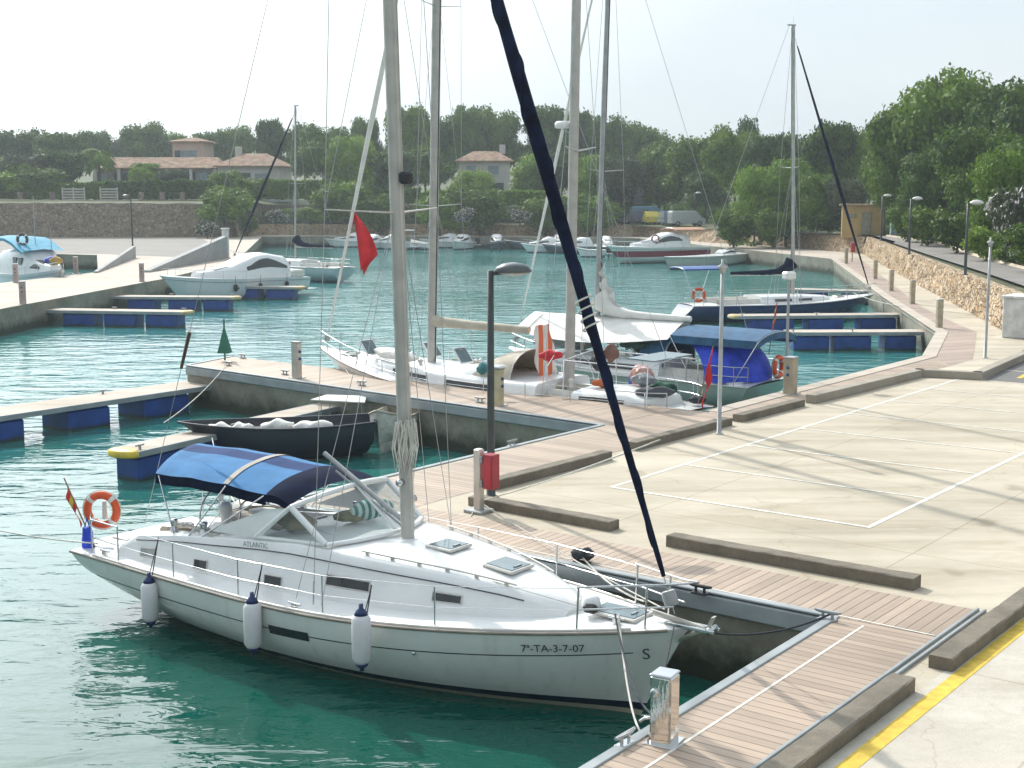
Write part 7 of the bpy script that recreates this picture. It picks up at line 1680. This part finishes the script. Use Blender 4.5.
# hedges: one clipped mass each
def hedge(px0, px1, dist, ytop, ybot, label, m=pine, dep=1.6, n=5000, seed=3):
    x0, x1 = AT(px0, dist), AT(px1, dist); w = x1 - x0; zt, zb = ZY(ytop, dist), ZY(ybot, dist); rnd = random.Random(seed); mb = MB(); mb.smooth = False
    h_ = zt - zb; mb.box((0, 0, h_ * .46), (w, dep * .8, h_ * .9))
    for _ in range(n):
        x = rnd.uniform(-w / 2, w / 2); f = rnd.random()
        top = h_ * (1 + .22 * noise.noise(Vector((x * .5, seed, 0))))
        if f < .5: q = Vector((x, -dep / 2 * rnd.uniform(.75, 1.1), rnd.uniform(0, top)))
        else: q = Vector((x, rnd.uniform(-dep / 2, dep / 2), top * rnd.uniform(.88, 1.06)))
        s = rnd.uniform(.12, .32); a = Vector((rnd.gauss(0, 1), rnd.gauss(0, 1), rnd.gauss(0, 1))).normalized(); b = a.cross(Vector((rnd.gauss(0, 1), rnd.gauss(0, 1), rnd.gauss(0, 1)))).normalized()
        mb.add([q - a * s - b * s * .5, q + a * s * .3 - b * s * .6, q + a * s + b * s * .4, q - a * s * .2 + b * s * .6], [(0, 1, 2, 3)])
    return tag(mb.build('hedge', m, None, ((x0 + x1) / 2, dist, zb), fix=False), label, 'hedge', 'clipped hedges')
hedge(-20, 108, 186, 184, 199, 'clipped hedge above the left retaining wall, left of the board fence gap', pine)
hedge(108, 240, 186, 182, 199, 'long clipped hedge in front of the villa', pine, seed=5)
hedge(238, 345, 184, 182, 199, 'clipped hedge in front of the villa wing and right of it', pine, seed=6)
hedge(420, 560, 181, 192, 205, 'clipped hedge on the middle terrace behind the masts', bright, seed=7)
hedge(340, 420, 182, 190, 203, 'clipped hedge behind the near mast', pined, seed=8)
hedge(-20, 85, 175, 230, 235, 'low strip of greenery at the foot of the left retaining wall', pined, dep=1.0, n=2500, seed=9)
# undergrowth that reads as one mass beneath the wood
mb = MB(); mb.smooth = False; rnd = random.Random(21)
for _ in range(26000):
    px = rnd.uniform(590, 1060); lim = 150 if px < 840 else 150 - (px - 840) * .33
    ds_ = lim + rnd.uniform(-6, 60) ** 1.0 if rnd.random() < .6 else lim + rnd.uniform(0, 25)
    if px < 730: ds_ += 38
    x = AT(px, ds_); z = gz(x, ds_) + abs(rnd.gauss(0, .5)) * 1.1; s = rnd.uniform(.15, .4); q = Vector((x, ds_, z))
    a = Vector((rnd.gauss(0, 1), rnd.gauss(0, 1), rnd.gauss(0, .6))).normalized(); b = a.cross(Vector((rnd.gauss(0, 1), rnd.gauss(0, 1), rnd.gauss(0, 1)))).normalized()
    mb.add([q - a * s - b * s * .5, q + a * s * .3 - b * s * .6, q + a * s + b * s * .4, q - a * s * .2 + b * s * .6], [(0, 1, 2, 3)])
tag(mb.build('undergrowth', pined, fix=False), 'tangled low scrub under the right-hand wood', 'undergrowth', kind='stuff')
# palm
def palm(px, dist, ytop, label, s=2.4):
    x = AT(px, dist); z = gz(x, dist); Hh = ZY(ytop, dist) - z; t = thing('palm_tree', label, 'palm', (x, dist, z), 0, 'palms by the villa')
    MB().tube([(0, 0, -.3), (.1, 0, Hh * .4), (0, 0, Hh * .82)], [.32, .25, .22], 8).build('trunk', bark, t); mb = MB(); mb.smooth = False; rnd = random.Random(px)
    for k in range(34):
        a = k * 2.4; e = rnd.uniform(-.5, 1.1); pts = [Vector((math.cos(a) * s * f * math.cos(e * (1 - f * .6)), math.sin(a) * s * f * math.cos(e * (1 - f * .6)), Hh * .82 + s * (math.sin(e) * f - .75 * f * f))) for f in (0, .25, .5, .75, 1)]
        for i in range(4):
            d = pts[i + 1] - pts[i]; n = d.cross(Vector((0, 0, 1))).normalized()
            for j in range(5):
                q = pts[i].lerp(pts[i + 1], j / 5)
                for sg in (-1, 1): mb.add([q, q + d * .22, q + d * .5 + n * sg * .5 + Vector((0, 0, -.22)), q + d * .25 + n * sg * .35], [(0, 1, 2, 3)])
    mb.build('crown', pine, t, fix=False)
palm(99, 196, 143, 'palm tree at the left end of the villa'); palm(146, 194, 160, 'lower palm tree before the villa porch', 2.2); palm(24, 190, 160, 'palm among the shrubs at the far left')

# extra shrubs filling the ledge of the middle wall
for i in range(16):
    px = 268 + i * 21 + rt.uniform(-5, 5)
    tree(px, 184.6 + rt.uniform(-.6, .8), 207 + rt.uniform(-3, 8), rt.uniform(14, 26), rt.choice(['bush', 'bushdark', 'bushdark', 'oliveA']), 'small shrub in the row along the ledge of the middle wall', group='row of small shrubs on the wall ledge', zb=2.8)
# ================================================================== the hazy air
hz = MB(); hz.box((0, 230, 58), (1500, 900, 124))
ho = hz.build('haze', [bpy.data.materials.new('humid_air')]); tag(ho, 'pale humid summer air', 'haze', kind='stuff')
hmt = ho.data.materials[0]; hmt.use_nodes = True; nt = hmt.node_tree; nt.nodes.remove(nt.nodes['Principled BSDF'])
pv = nt.nodes.new('ShaderNodeVolumePrincipled'); pv.inputs['Color'].default_value = (.84, .95, 1.0, 1); pv.inputs['Density'].default_value = HAZE; pv.inputs['Anisotropy'].default_value = 0.3
nt.links.new(pv.outputs[0], nt.nodes['Material Output'].inputs['Volume'])
